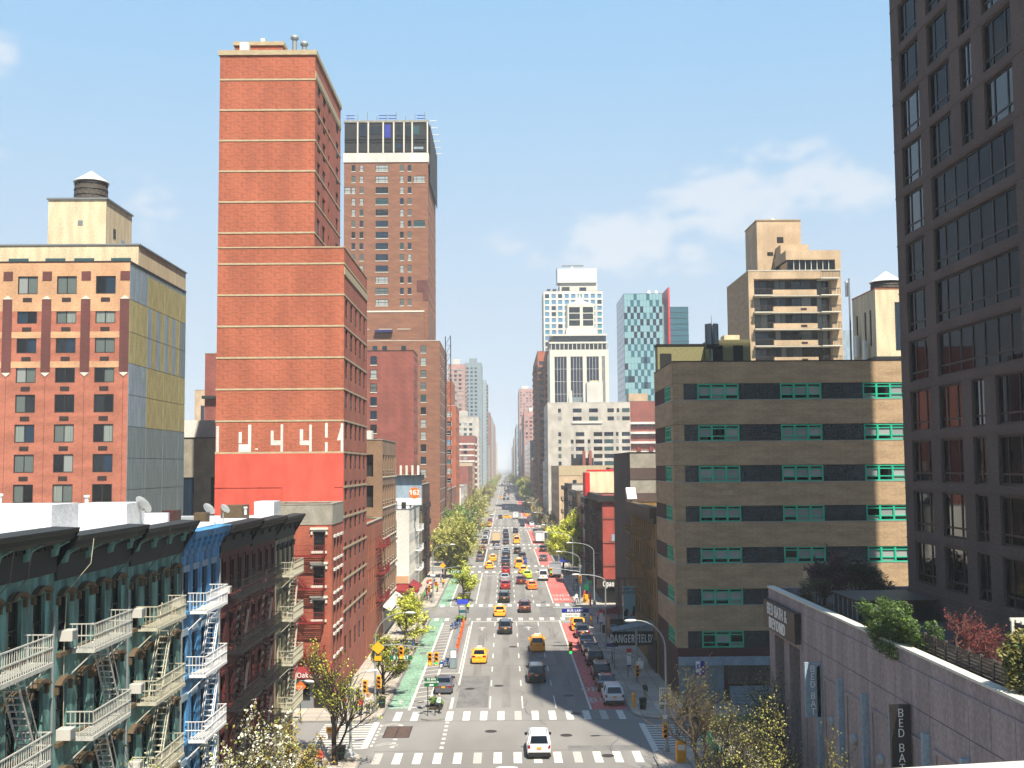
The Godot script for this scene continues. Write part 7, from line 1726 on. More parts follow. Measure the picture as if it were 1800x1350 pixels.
	bike("blue bicycle chained on the west pavement beside a tree", Vector3(-11.6, 0.135, -135.6), 0.3); bike("blue bicycle leaning on a rack on the west pavement", Vector3(-12.2, 0.135, -137.0), 0.2); bike("blue bicycle on the west pavement in dappled tree shade", Vector3(-12.7, 0.135, -133.6), 0.5)
	var sk := thing("solar_panel", "dark blue solar panel on two posts on the far island", "solar panel", Vector3(-6.2, 0.15, -163.2))
	post(sk, -0.5, 0, 2.3, 0.05); post(sk, 0.5, 0, 2.3, 0.05)
	var sp2 := MB.new(); sp2.xf = Transform3D(Basis(Vector3.RIGHT, 0.55), Vector3(0, 2.45, 0)); sp2.box(-0.8, -0.03, -0.55, 0.8, 0.03, 0.55); obj("panel", sp2, M.sign_blue, sk)
	panel_sign(sk, Vector3(0, 0.9, 0.05), 0.9, 0.4, "pane_teal")
	# near corner, west: turn sign, bin, white sack, lamp post
	var ts := thing("turn_sign", "orange and white turn sign with a red triangle on a dark post", "road sign", Vector3(-13.1, 0.13, -86.2))
	post(ts, 0, 0, 2.9, 0.05, "frame_brown"); panel_sign(ts, Vector3(0, 1.98, 0.06), 0.94, 0.42, "sign_yellow"); var tw := panel_sign(ts, Vector3(0, 1.48, 0.06), 0.94, 0.49, "sign_white")
	var tr := MB.new(); tr.prism(PackedVector2Array([Vector2(-0.40, 0.40), Vector2(-0.24, 0.12), Vector2(-0.08, 0.40)]), 0.022, 0.03); obj("print", tr, M.sign_red, tw)
	var tq := MB.new(); tq.prism(PackedVector2Array([Vector2(-0.33, 0.36), Vector2(-0.24, 0.21), Vector2(-0.15, 0.36)]), 0.031, 0.034); obj("print", tq, M.sign_white, tw)
	var ta := MB.new(); ta.xf = at(-0.28, 2.1, 0.085); ta.prism(PackedVector2Array([Vector2(-0.12, 0.11), Vector2(-0.04, 0.04), Vector2(-0.04, 0.08), Vector2(0.12, 0.08), Vector2(0.12, 0.0), Vector2(0.16, 0.0), Vector2(0.16, 0.14), Vector2(-0.04, 0.14), Vector2(-0.04, 0.18)]), 0, 0.008); obj("arrow", ta, M.sign_black, ts)
	bin_("dark litter bin under the bare tree at the near corner", Vector3(-12.45, 0.13, -86.2)); bin_("dark litter bin by the signal pole", Vector3(-11.35, 0.13, -104.2)); bin_("dark green litter bin near the second junction's west corner", Vector3(-11.4, 0.13, -160.5))
	var bg := thing("rubbish_sack", "white knotted rubbish sack beside the near corner bin", "rubbish bag", Vector3(-11.75, 0.13, -86.0))
	var bm := MB.new(); bm.lathe([Vector2(0.05, 0), Vector2(0.42, 0.05), Vector2(0.48, 0.3), Vector2(0.33, 0.55), Vector2(0.1, 0.68), Vector2(0.16, 0.78), Vector2(0.02, 0.76)], 11); obj("sack", bm, M.frame_white, bg)
	pole_lamp("plain grey pole leaning slightly at the near west corner", Vector3(-12.0, 0, -88.0), 5.2, Vector3(1.2, 1.0, -0.6))
	pole_lamp("lamp with a long white head over the side street before the corner house", Vector3(-17.6, 0, -86.6), 5.0, Vector3(2.6, 1.15, 1.5))
	var os := thing("detour_sign", "orange diamond road works sign hanging over the side street", "road sign", Vector3(-17.8, 0.13, -98.8)); post(os, 0, 0, 3.4); var om := MB.new(); om.prism(PackedVector2Array([Vector2(0, -0.5), Vector2(0.5, 0), Vector2(0, 0.5), Vector2(-0.5, 0)]), 0.05, 0.09); obj("sign_panel", om, M.sign_orange, os, at(0, 3.0, 0))
	# east side
	var el := pole_lamp("tall curved lamp with a speed limit sign at the near east corner", Vector3(12.3, 0, -87.6), 7.9, Vector3(-2.3, 2.2, 0.3))
	var sl := panel_sign(el, Vector3(-0.1, 3.7, 0.12), 0.86, 1.25, "sign_white", "speed_sign"); letters("25", 0.5, M.sign_black, sl, at(0, 0.18, 0.025)); letters("SPEED", 0.2, M.sign_black, sl, at(0, 0.98, 0.025)); letters("LIMIT", 0.2, M.sign_black, sl, at(0, 0.74, 0.025))
	for q in [[-0.35, 3.35, "sign_green"], [0.3, 3.3, "sign_green"], [-0.1, 2.6, "frame_white"]]: panel_sign(el, Vector3(q[0], q[1], 0.1), 0.3, 0.3, q[2], "small_sign")
	signal_head(el, Vector3(-0.15, 2.3, 0.2), -1)
	var cb := thing("call_box", "yellow street box at the foot of the near east corner lamp", "street box", Vector3(12.9, 0.13, -84.6)); var cm := MB.new(); cm.box(-0.35, 0, -0.3, 0.35, 1.5, 0.3); obj("cabinet", cm, M.signal_yellow, cb); panel_sign(cb, Vector3(0, 0.9, 0.32), 0.5, 0.4, "sign_white")
	hydrant("yellow pipe stand at the kerb behind the white parked car", Vector3(11.55, 0.13, -103.4), "signal_yellow", 1.3); hydrant("orange-red upright stand near the bus lane gantry", Vector3(13.2, 0.13, -176.5), "sign_orange", 2.2)
	bin_("green litter bin beside the yellow pipe stand", Vector3(12.3, 0.13, -102.6)); bin_("grey litter bin beside the bus stop sign", Vector3(13.0, 0.13, -149.0)); 
	var es := thing("signal_pole", "grey signal pole whose long arm carries a yellow signal over the bus lane", "traffic signal", Vector3(13.25, 0, -115.2))
	var em := MB.new(); em.tube([Vector3(0, 0.13, 0), Vector3(0, 5.3, 0)], 0.12, 0.1, 10); obj("pole", em, M.galvanised, es); var ea := MB.new(); ea.tube([Vector3(0, 2.5, 0.1), Vector3(-2.0, 3.4, 0.1), Vector3(-7.0, 4.25, 0.1)], 0.07, 0.04, 8); obj("mast_arm", ea, M.galvanised, es); signal_head(es, Vector3(-6.7, 4.15, 0.2), 2); signal_head(es, Vector3(0, 1.9, 0.3), -1); panel_sign(es, Vector3(0.3, 1.5, 0.2), 0.7, 0.75, "sign_white", "small_sign")
	bus_stop("bus stop sign with red top on the shaded east pavement", Vector3(12.65, 0.13, -118.0)); bus_stop("bus stop sign with red top next to the kerbside taxi", Vector3(12.5, 0.13, -150.0))
	var p2 := thing("parking_sign", "low blue and white parking board on the shaded pavement", "road sign", Vector3(12.0, 0.13, -128.0)); post(p2, 0, 0, 2.1); panel_sign(p2, Vector3(0, 1.5, 0.05), 1.3, 0.4, "sign_blue"); panel_sign(p2, Vector3(0, 1.05, 0.05), 1.3, 0.42, "sign_white")
	var gt := pole_lamp("grey gantry pole carrying the blue bus lane sign over the lane", Vector3(12.1, 0, -137.0), 8.0, Vector3(-3.2, 0.9, 0.2)); gt.name = "sign_gantry"; gt.set_meta("category", "sign gantry"); gt.remove_meta("group")
	var ga := MB.new(); ga.tube([Vector3(0, 4.95, 0.1), Vector3(-6.4, 4.95, 0.1)], 0.07, 0.05, 8); obj("mast_arm", ga, M.galvanised, gt)
	var b1 := panel_sign(gt, Vector3(-3.7, 4.36, 0.2), 3.25, 0.46, "sign_blue"); letters("BUS LANE", 0.27, M.sign_white, b1, at(0.0, 0.10, 0.03), true, 0.02, 1.15)
	var b2 := panel_sign(gt, Vector3(-3.7, 3.82, 0.2), 3.25, 0.50, "sign_white"); letters("BUSES ONLY", 0.22, M.frame_steel, b2, at(-0.35, 0.13, 0.03), false); var dmd := MB.new(); dmd.prism(PackedVector2Array([Vector2(0.85, 0.25), Vector2(1.1, 0.10), Vector2(1.35, 0.25), Vector2(1.1, 0.40)]), 0.025, 0.03); obj("print", dmd, M.sign_black, b2)
	var b3 := MB.new()
	for k in 8: b3.box(-1.5 + k * 0.4, 0.55, 0.021, -1.28 + k * 0.4, 0.63, 0.026)
	stuff(obj("print", b3, M.sign_black, b2)); panel_sign(gt, Vector3(-3.7, 4.32, 0.195), 3.25, 0.03, "sign_black")
	for q in [["slim grey lamp beside the bus lane gantry at the second junction", 14.0, -178.6, 8.5, -3.5, "a"], ["grey signal pole with a lamp arm at the second junction's east corner", 11.9, -180.3, 7.0, -3.0, "s"], ["slender lamp of the second junction's north-east corner with a long arm", 11.9, -199.0, 9.0, -4.4, "a"]]:
		var o := pole_lamp(q[0], Vector3(q[1], 0, q[2]), q[3], Vector3(q[4], 1.4, 0.3))
		if q[5] == "s":
			var m := MB.new(); m.tube([Vector3(0, 5.2, 0.1), Vector3(-5.0, 5.9, 0.1)], 0.06, 0.04, 6); obj("mast_arm", m, M.galvanised, o); signal_head(o, Vector3(-4.6, 5.8, 0.2), 1); signal_head(o, Vector3(0.0, 4.6, 0.3), -1); panel_sign(o, Vector3(1.0, 2.2, 0.1), 0.75, 1.0, "sign_green"); panel_sign(o, Vector3(1.4, 3.4, 0.1), 0.9, 0.3, "sign_green")
	var kk := thing("newspaper_box", "yellow newspaper box on the second junction's east corner", "newspaper box", Vector3(12.9, 0.13, -182.4)); var nm := MB.new(); nm.box(-0.4, 0, -0.3, 0.4, 1.2, 0.3); obj("cabinet", nm, M.signal_yellow, kk)
	for q in [["red cafe umbrella over a street stall by the bus stop", 13.9, -152.5, "awning_red"], ["dark red cafe umbrella behind the first one", 15.2, -154.5, "awning_red"]]:
		var u := thing("parasol", q[0], "parasol", Vector3(q[1], 0.13, q[2])); post(u, 0, 0, 2.3, 0.04); var um := MB.new(); um.lathe([Vector2(1.4, 2.1), Vector2(0.8, 2.45), Vector2(0.05, 2.75)], 8); obj("canopy", um, M[q[3]], u)
	var stl := thing("street_stall", "black roadside food stall with a brown counter wall", "stall", Vector3(14.2, 0.13, -146.0)); var sm := MB.new(); sm.box(-1.0, 0, -2.4, 1.4, 2.5, 2.4); obj("body", sm, M.frame_black, stl); var sc := MB.new(); sc.box(-1.05, 0, 2.4, 1.6, 1.3, 2.6); obj("counter", sc, M.rose_brick, stl); panel_sign(stl, Vector3(-0.6, 1.3, 2.62), 0.8, 0.6, "pane_aqua")
	var shb := thing("bus_shelter", "small glass bus shelter with blue roof edge by the tall lime tree", "bus shelter", Vector3(12.4, 0.13, -232.0)); var r1 := MB.new(); r1.box(-1.2, 2.4, -3, 0.8, 2.6, 3); obj("roof", r1, M.sign_blue, shb); var r2 := MB.new(); r2.box(0.7, 0, -3, 0.75, 2.4, 3); obj("pane", r2, M.pane_blue, shb)
	# west side of the second junction and on up the avenue
	var w2 := pole_lamp("grey signal pole with the far street name sign at the second junction", Vector3(-11.7, 0, -183.0), 8.0, Vector3(2.8, 1.5, 0.4)); w2.name = "signal_pole"; w2.set_meta("category", "traffic signal"); w2.remove_meta("group")
	var wa := MB.new(); wa.tube([Vector3(0, 5.4, 0), Vector3(4.5, 6.0, 0.3)], 0.06, 0.04, 6); obj("mast_arm", wa, M.galvanised, w2); var wsn := panel_sign(w2, Vector3(3.6, 4.9, 0.4), 2.0, 0.42, "sign_green", "street_name_sign"); letters("E 61 ST", 0.30, M.sign_white, wsn, at(0, 0.06, 0.025)); signal_head(w2, Vector3(0.5, 3.6, 0.3), 2); signal_head(w2, Vector3(-0.6, 3.0, 0.3), -1); panel_sign(w2, Vector3(0, 4.4, 0.2), 0.8, 0.35, "sign_white", "one_way_sign")
	var dmo := MB.new(); dmo.prism(PackedVector2Array([Vector2(0, -0.5), Vector2(0.5, 0), Vector2(0, 0.5), Vector2(-0.5, 0)]), 0.14, 0.18); obj("warning_sign", dmo, M.sign_yellow, w2, at(1.6, 6.1, 0))
	var lab := ["third", "fourth", "fifth", "sixth", "seventh"]
	for i in 5:
		var z: float = STREETS[i + 2]
		for sx in [-1, 1]:
			var o := pole_lamp("%s junction's %s corner lamp with a signal arm" % [lab[i], "west" if sx < 0 else "east"], Vector3(-11.7 if sx < 0 else 11.9, 0, z - 8.0), 7.5, Vector3(-sx * 3.0, 1.5, 0.3), "lamps at the far junctions")
			if sx < 0:
				var m := MB.new(); m.tube([Vector3(0, 5.4, 0), Vector3(5.5, 5.9, 0.2)], 0.06, 0.04, 5); obj("mast_arm", m, M.galvanised, o); panel_sign(o, Vector3(3.2, 4.9, 0.3), 2.0, 0.45, "sign_green", "street_name_sign"); signal_head(o, Vector3(5.3, 5.8, 0.3), 2)
			else: signal_head(o, Vector3(-0.3, 4.6, 0.3), 2)
	var pat := thing("patio_rail", "low grey cafe fence and stools before the white corner house", "fence", Vector3(-13.6, 0.13, -186.0))
	for k in 8:
		var m := MB.new(); m.bar(Vector3(0, 0, -k * 1.2), Vector3(0, 1.0, -k * 1.2), 0.06); m.bar(Vector3(0, 1.0, -k * 1.2), Vector3(0, 1.0, -k * 1.2 - 1.2), 0.05); obj("rail", m, M.frame_black, pat)
	for q in [["red and pink balloon bunch at the white corner house's awning", -12.6, -188.0]]:
		var o := thing("balloon_bunch", q[0], "balloons", Vector3(q[1], 0.13, q[2]))
		post(o, 0, 0, 2.4, 0.02)
		for k in 5:
			var m := MB.new(); m.lathe([Vector2(0.02, -0.3), Vector2(0.2, -0.12), Vector2(0.25, 0.05), Vector2(0.15, 0.22), Vector2(0.01, 0.27)], 9); obj("balloon", m, M[["sign_red", "sign_white", "sign_red", "sign_green", "sign_orange"][k]], o, at(cos(k * 1.3) * 0.35, 2.5 + 0.15 * k, sin(k * 1.3) * 0.3))

func bike(label: String, p: Vector3, turn: float) -> void:
	var n := thing("bicycle", label, "bicycle", p, turn, "blue hire bicycles")
	if not cache.has("bk_w"):
		var w := MB.new(); var ring := []
		for k in 17:
			var a := TAU * k / 16; ring.append(Vector3(cos(a) * 0.33, 0.34 + sin(a) * 0.33, 0))
		w.tube(ring, 0.028, 0.028, 5, false); cache["bk_w"] = w.mesh()
		var f := MB.new()
		for q in [[Vector3(-0.5, 0.34, 0), Vector3(-0.1, 0.3, 0)], [Vector3(-0.1, 0.3, 0), Vector3(-0.28, 0.85, 0)], [Vector3(-0.1, 0.3, 0), Vector3(0.42, 0.8, 0)], [Vector3(0.42, 1.0, 0), Vector3(0.55, 0.34, 0)]]: f.tube(q, 0.045, 0.045, 6)
		f.box(-0.8, 0.5, -0.06, -0.3, 0.72, 0.06); f.box(0.36, 0.75, -0.15, 0.62, 1.0, 0.15); cache["bk_f"] = f.mesh()
		var s := MB.new(); s.box(-0.42, 0.86, -0.08, -0.16, 0.94, 0.08); cache["bk_s"] = s.mesh()
		var h := MB.new(); h.tube([Vector3(0.36, 1.06, -0.28), Vector3(0.44, 1.04, 0), Vector3(0.36, 1.06, 0.28)], 0.02, 0.02, 5); cache["bk_h"] = h.mesh()
	for x in [-0.52, 0.55]: obj("wheel", cache["bk_w"], M.rubber, n, at(x, 0, 0))
	obj("frame", cache["bk_f"], M.car_sky, n); obj("saddle", cache["bk_s"], M.rubber, n); obj("handlebar", cache["bk_h"], M.trim_black, n)

func bin_(label: String, p: Vector3) -> void:
	var n := thing("litter_bin", label, "litter bin", p, 0.0, "litter bins on the pavements")
	var m := MB.new(); m.lathe([Vector2(0.28, 0), Vector2(0.34, 0.9), Vector2(0.37, 0.92), Vector2(0.37, 0.97), Vector2(0.30, 0.97), Vector2(0.26, 0.3), Vector2(0.01, 0.3)], 14); obj("basket", m, M.frame_black, n)
	var r := MB.new(); r.lathe([Vector2(0.36, 0.5), Vector2(0.36, 0.56), Vector2(0.33, 0.56)], 14); obj("band", r, M.sign_green, n)

func hydrant(label: String, p: Vector3, mat: String, h: float) -> void:
	var n := thing("pipe_stand", label, "street fixture", p)
	var m := MB.new(); m.lathe([Vector2(0.2, 0), Vector2(0.2, 0.08), Vector2(0.14, 0.1), Vector2(0.14, h * 0.8), Vector2(0.2, h * 0.84), Vector2(0.2, h * 0.92), Vector2(0.1, h), Vector2(0.01, h)], 12); obj("pipe", m, M[mat], n)
	var c := MB.new(); c.cbox(Vector3(0, h * 0.55, 0), Vector3(0.5, 0.16, 0.16)); obj("outlet", c, M[mat], n)

func bus_stop(label: String, p: Vector3) -> void:
	var n := thing("bus_stop", label, "bus stop", p, 0.0, "bus stop signs on the east pavement")
	post(n, 0, 0, 2.9, 0.045); panel_sign(n, Vector3(0.12, 2.5, 0.05), 0.5, 0.42, "sign_red"); panel_sign(n, Vector3(0.12, 1.25, 0.05), 0.44, 1.22, "sign_white"); panel_sign(n, Vector3(0.12, 1.1, 0.05), 0.44, 0.14, "sign_blue")

# ======================================================================= people: one continuous surface each, meshed from joints and radii
func figure_shape(pose: String) -> Dictionary:
	if cache.has("fig_" + pose): return cache["fig_" + pose]
	var J := []   # a, b, ra, rb, slot (0 skin, 1 top, 2 legs, 3 shoes, 4 hair)
	var st := 0.0
	if pose == "walk": st = 0.24
	J.append([Vector3(-0.10, 1.30, 0), Vector3(0.10, 1.30, 0), 0.125, 0.125, 1]); J.append([Vector3(0, 1.02, 0.0), Vector3(0, 1.30, -0.01), 0.135, 0.14, 1]); J.append([Vector3(-0.07, 1.0, 0), Vector3(0.07, 1.0, 0), 0.12, 0.12, 1]); J.append([Vector3(-0.08, 0.90, 0), Vector3(0.08, 0.90, 0), 0.115, 0.115, 2])
	J.append([Vector3(0, 1.40, -0.01), Vector3(0, 1.50, 0.01), 0.06, 0.055, 0]); J.append([Vector3(0, 1.55, 0.015), Vector3(0, 1.635, 0.0), 0.085, 0.098, 0]); J.append([Vector3(0, 1.565, 0.105), Vector3(0, 1.585, 0.095), 0.018, 0.014, 0])
	for s in [-1.0, 1.0]:
		var f: float = st * s
		var elbow := Vector3(s * 0.25, 1.08, -0.04 - f * 0.6); var wrist := Vector3(s * 0.23, 0.86, 0.05 - f * 0.9)
		if pose == "hips": elbow = Vector3(s * 0.33, 1.10, -0.10); wrist = Vector3(s * 0.17, 0.98, -0.08)
		if pose == "phone" and s > 0: elbow = Vector3(0.23, 1.08, 0.06); wrist = Vector3(0.12, 1.20, 0.26)
		J.append([Vector3(s * 0.185, 1.36, -0.01), elbow, 0.062, 0.05, 1]); J.append([elbow, wrist, 0.048, 0.036, 1])
		var d := (wrist - elbow).normalized(); J.append([wrist + d * 0.03, wrist + d * 0.09, 0.034, 0.036, 0])
		var side := d.cross(Vector3(0, 0, 1)).normalized() if absf(d.z) < 0.9 else Vector3.RIGHT
		for k in 4: J.append([wrist + d * 0.10 + side * (k - 1.5) * 0.017, wrist + d * (0.17 - absf(k - 1.4) * 0.012) + side * (k - 1.5) * 0.019 + Vector3(0, 0, 0.02), 0.011, 0.009, 0])
		J.append([wrist + d * 0.05 + Vector3(0, 0, 0.025), wrist + d * 0.10 + Vector3(-s * 0.01, 0, 0.055), 0.012, 0.010, 0])
		var knee := Vector3(s * 0.10, 0.50, 0.03 + f * 0.6); var ankle := Vector3(s * 0.10, 0.085, -0.02 + f * 1.0)
		J.append([Vector3(s * 0.085, 0.90, 0), knee, 0.095, 0.065, 2]); J.append([knee, ankle, 0.064, 0.046, 2]); J.append([ankle + Vector3(0, -0.03, -0.03), ankle + Vector3(s * 0.015, -0.04, 0.15), 0.044, 0.038, 3])
		J.append([Vector3(s * 0.098, 1.575, 0.0), Vector3(s * 0.10, 1.60, -0.005), 0.016, 0.016, 0])
	var c := 0.03; var o := Vector3(-0.48, -0.06, -0.42); var n := Vector3i(33, 62, 30)
	var f := PackedFloat32Array(); f.resize(n.x * n.y * n.z); f.fill(9.0)
	for q in J:
		var r: float = maxf(q[2], q[3]) + 0.07
		var lo := (q[0] as Vector3).min(q[1]) - Vector3.ONE * r; var hi := (q[0] as Vector3).max(q[1]) + Vector3.ONE * r
		var i0 := Vector3i(((lo - o) / c).floor()).clamp(Vector3i.ZERO, n - Vector3i.ONE); var i1 := Vector3i(((hi - o) / c).ceil()).clamp(Vector3i.ZERO, n - Vector3i.ONE)
		var ab: Vector3 = q[1] - q[0]; var L := ab.length_squared()
		for z in range(i0.z, i1.z + 1):
			for y in range(i0.y, i1.y + 1):
				for x in range(i0.x, i1.x + 1):
					var p: Vector3 = o + Vector3(x, y, z) * c - q[0]
					var t := clampf(p.dot(ab) / L, 0, 1)
					var d: float = (p - ab * t).length() - lerpf(q[2], q[3], t)
					var at_ := x + n.x * (y + n.y * z)
					var k := 0.028 if q[2] > 0.03 else 0.012
					var h := maxf(k - absf(f[at_] - d), 0.0) / k
					f[at_] = minf(f[at_], d) - h * h * k * 0.25
	var ids := {}; var V := PackedVector3Array()
	for z in n.z - 1:
		for y in n.y - 1:
			for x in n.x - 1:
				var sum := Vector3.ZERO; var cnt := 0
				var v := []
				for k in 8: v.append(f[(x + (k & 1)) + n.x * ((y + ((k >> 1) & 1)) + n.y * (z + (k >> 2)))])
				for e in [[0, 1], [2, 3], [4, 5], [6, 7], [0, 2], [1, 3], [4, 6], [5, 7], [0, 4], [1, 5], [2, 6], [3, 7]]:
					var a: float = v[e[0]]; var b: float = v[e[1]]
					if (a < 0) != (b < 0):
						var t := a / (a - b)
						var pa := Vector3(e[0] & 1, (e[0] >> 1) & 1, e[0] >> 2); var pb := Vector3(e[1] & 1, (e[1] >> 1) & 1, e[1] >> 2)
						sum += pa.lerp(pb, t); cnt += 1
				if cnt > 0:
					ids[Vector3i(x, y, z)] = V.size(); V.append(o + (Vector3(x, y, z) + sum / cnt) * c)
	var I := PackedInt32Array()
	for z in range(1, n.z - 1):
		for y in range(1, n.y - 1):
			for x in range(1, n.x - 1):
				var a := f[x + n.x * (y + n.y * z)]
				for ax in 3:
					var dv := Vector3i(1 if ax == 0 else 0, 1 if ax == 1 else 0, 1 if ax == 2 else 0)
					var b := f[(x + dv.x) + n.x * ((y + dv.y) + n.y * (z + dv.z))]
					if (a < 0) == (b < 0): continue
					var u := Vector3i(0, 1, 0) if ax == 0 else (Vector3i(0, 0, 1) if ax == 1 else Vector3i(1, 0, 0))
					var w := Vector3i(0, 0, 1) if ax == 0 else (Vector3i(1, 0, 0) if ax == 1 else Vector3i(0, 1, 0))
					var P := Vector3i(x, y, z)
					var q := [ids.get(P - u - w, -1), ids.get(P - w, -1), ids.get(P, -1), ids.get(P - u, -1)]
					if q.has(-1): continue
					if a < 0: I.append_array([q[0], q[2], q[1], q[0], q[3], q[2]])
					else: I.append_array([q[0], q[1], q[2], q[0], q[2], q[3]])
	var N := PackedVector3Array(); N.resize(V.size())
	for k in range(0, I.size(), 3):
		var g := (V[I[k + 2]] - V[I[k]]).cross(V[I[k + 1]] - V[I[k]])
		for m in 3: N[I[k + m]] += g
	var S := PackedInt32Array()
	for k in V.size():
		N[k] = N[k].normalized()
		var best := 9.0; var slot := 1
		for q in J:
			var ab: Vector3 = q[1] - q[0]; var t := clampf((V[k] - q[0]).dot(ab) / ab.length_squared(), 0, 1)
			var d: float = (V[k] - q[0] - ab * t).length() - lerpf(q[2], q[3], t)
			if d < best: best = d; slot = q[4]
		if slot == 0 and V[k].y > 1.5 and (V[k].y > 1.655 or V[k].z < -0.01): slot = 4
		S.append(slot)
	cache["fig_" + pose] = {"v": V, "n": N, "i": I, "s": S}
	return cache["fig_" + pose]

func person(label: String, p: Vector3, turn: float, pose: String, top: Color, legs: Color, hair := Color(0.03, 0.02, 0.015), skin := Color(0.42, 0.25, 0.17), size := 1.0, group := "") -> void:
	var g := figure_shape(pose)
	var cols := [skin, top, legs, Color(0.03, 0.03, 0.03), hair]
	var C := PackedColorArray()
	for s in g.s: C.append(cols[s])
	var a := []; a.resize(Mesh.ARRAY_MAX)
	a[Mesh.ARRAY_VERTEX] = g.v; a[Mesh.ARRAY_NORMAL] = g.n; a[Mesh.ARRAY_COLOR] = C; a[Mesh.ARRAY_INDEX] = g.i
	var m := ArrayMesh.new(); m.add_surface_from_arrays(Mesh.PRIMITIVE_TRIANGLES, a)
	var o := obj("person", m, M.figure, self, Transform3D(Basis(Vector3.UP, turn).scaled(Vector3.ONE * size), p))
	tag(o, label, "person", group)

func people() -> void:
	var K := Color(0.02, 0.02, 0.025); var N := Color(0.03, 0.05, 0.12)
	person("person with grey hair in a pale mint shirt and black trousers standing on the island", Vector3(-5.95, 0.15, -101.5), 1.2, "hips", Color(0.50, 0.68, 0.66), K, Color(0.45, 0.43, 0.40))
	person("person in a dark navy coat walking by the turn sign at the near corner", Vector3(-14.0, 0.13, -86.0), 2.6, "walk", N, K, Color(0.35, 0.16, 0.04))
	person("person in a fluorescent vest directing traffic at the far island", Vector3(-5.7, 0.0, -171.0), 3.0, "phone", Color(0.55, 0.75, 0.05), K)
	person("person in a checked white top waiting at the corner pole", Vector3(-12.3, 0.13, -101.6), 0.3, "stand", Color(0.6, 0.55, 0.55), K)
	person("person in a bright red jacket waiting at the crossing", Vector3(-12.9, 0.13, -101.2), 0.8, "stand", Color(0.6, 0.03, 0.03), N)
	person("person in an orange top among those waiting at the corner", Vector3(-12.6, 0.13, -104.0), 2.0, "phone", Color(0.7, 0.2, 0.02), K)
	person("person in red behind the waiting group by the corner house", Vector3(-14.6, 0.13, -104.0 + 1.2), 1.0, "stand", Color(0.5, 0.03, 0.04), K)
	person("person all in black beside the litter bin at the signal pole", Vector3(-12.0, 0.13, -105.8), 2.8, "walk", K, K)
	person("person in a black coat near the corner house's wall", Vector3(-13.6, 0.13, -105.2), 0.2, "stand", K, N); person("person in a dark jacket in the corner group's rear", Vector3(-13.2, 0.13, -103.2), 4.0, "stand", Color(0.05, 0.03, 0.03), K)
	person("person in a tan jacket and dark jeans walking up the west pavement", Vector3(-11.45, 0.135, -141.2), 3.1, "walk", Color(0.45, 0.25, 0.15), N); person("person in a white shirt walking just ahead of the tan jacket", Vector3(-11.9, 0.135, -147.0), 3.1, "walk", Color(0.75, 0.72, 0.66), N); person("person in a lilac top walking beside the white shirt", Vector3(-11.5, 0.135, -149.3), 3.3, "walk", Color(0.45, 0.40, 0.55), K); person("person in black walking up the pavement ahead of the others", Vector3(-11.0, 0.135, -152.4), 3.2, "walk", Color(0.06, 0.04, 0.035), K)
	person("person in a green jacket outside the white corner house", Vector3(-13.3, 0.135, -186.3), 0.5, "stand", Color(0.05, 0.35, 0.12), K); person("person in a red top beside the green jacket", Vector3(-12.9, 0.135, -186.6), 0.2, "stand", Color(0.55, 0.05, 0.05), N); person("person in a grey coat by the white corner house", Vector3(-12.35, 0.135, -186.2), 3.3, "walk", Color(0.12, 0.15, 0.18), K); person("person in an orange vest up the west pavement", Vector3(-11.3, 0.135, -206.0), 3.0, "stand", Color(0.8, 0.35, 0.03), K); person("person in a dark coat by the cafe fence", Vector3(-12.6, 0.135, -196.0), 1.0, "stand", K, K)
	person("person in white with a dark bag at the second junction's east crosswalk", Vector3(11.3, 0.135, -180.2), 0.2, "walk", Color(0.75, 0.75, 0.78), Color(0.05, 0.07, 0.15)); person("person in dark blue next to the one in white at the east crosswalk", Vector3(11.9, 0.135, -181.0), 0.0, "stand", N, N); person("person in an orange and yellow vest beside the kerbside taxi", Vector3(11.7, 0.135, -154.8), 2.0, "stand", Color(0.75, 0.42, 0.05), Color(0.3, 0.15, 0.05)); person("person in a pale blue shirt near the food stall", Vector3(15.2, 0.135, -150.0), 1.2, "stand", Color(0.25, 0.45, 0.75), N); person("person in blue farther along the wall by the stall", Vector3(15.2, 0.135, -143.0), 1.2, "walk", Color(0.2, 0.38, 0.65), K); person("person in black under the lime green tree", Vector3(12.4, 0.135, -226.0), 0.3, "walk", K, K)

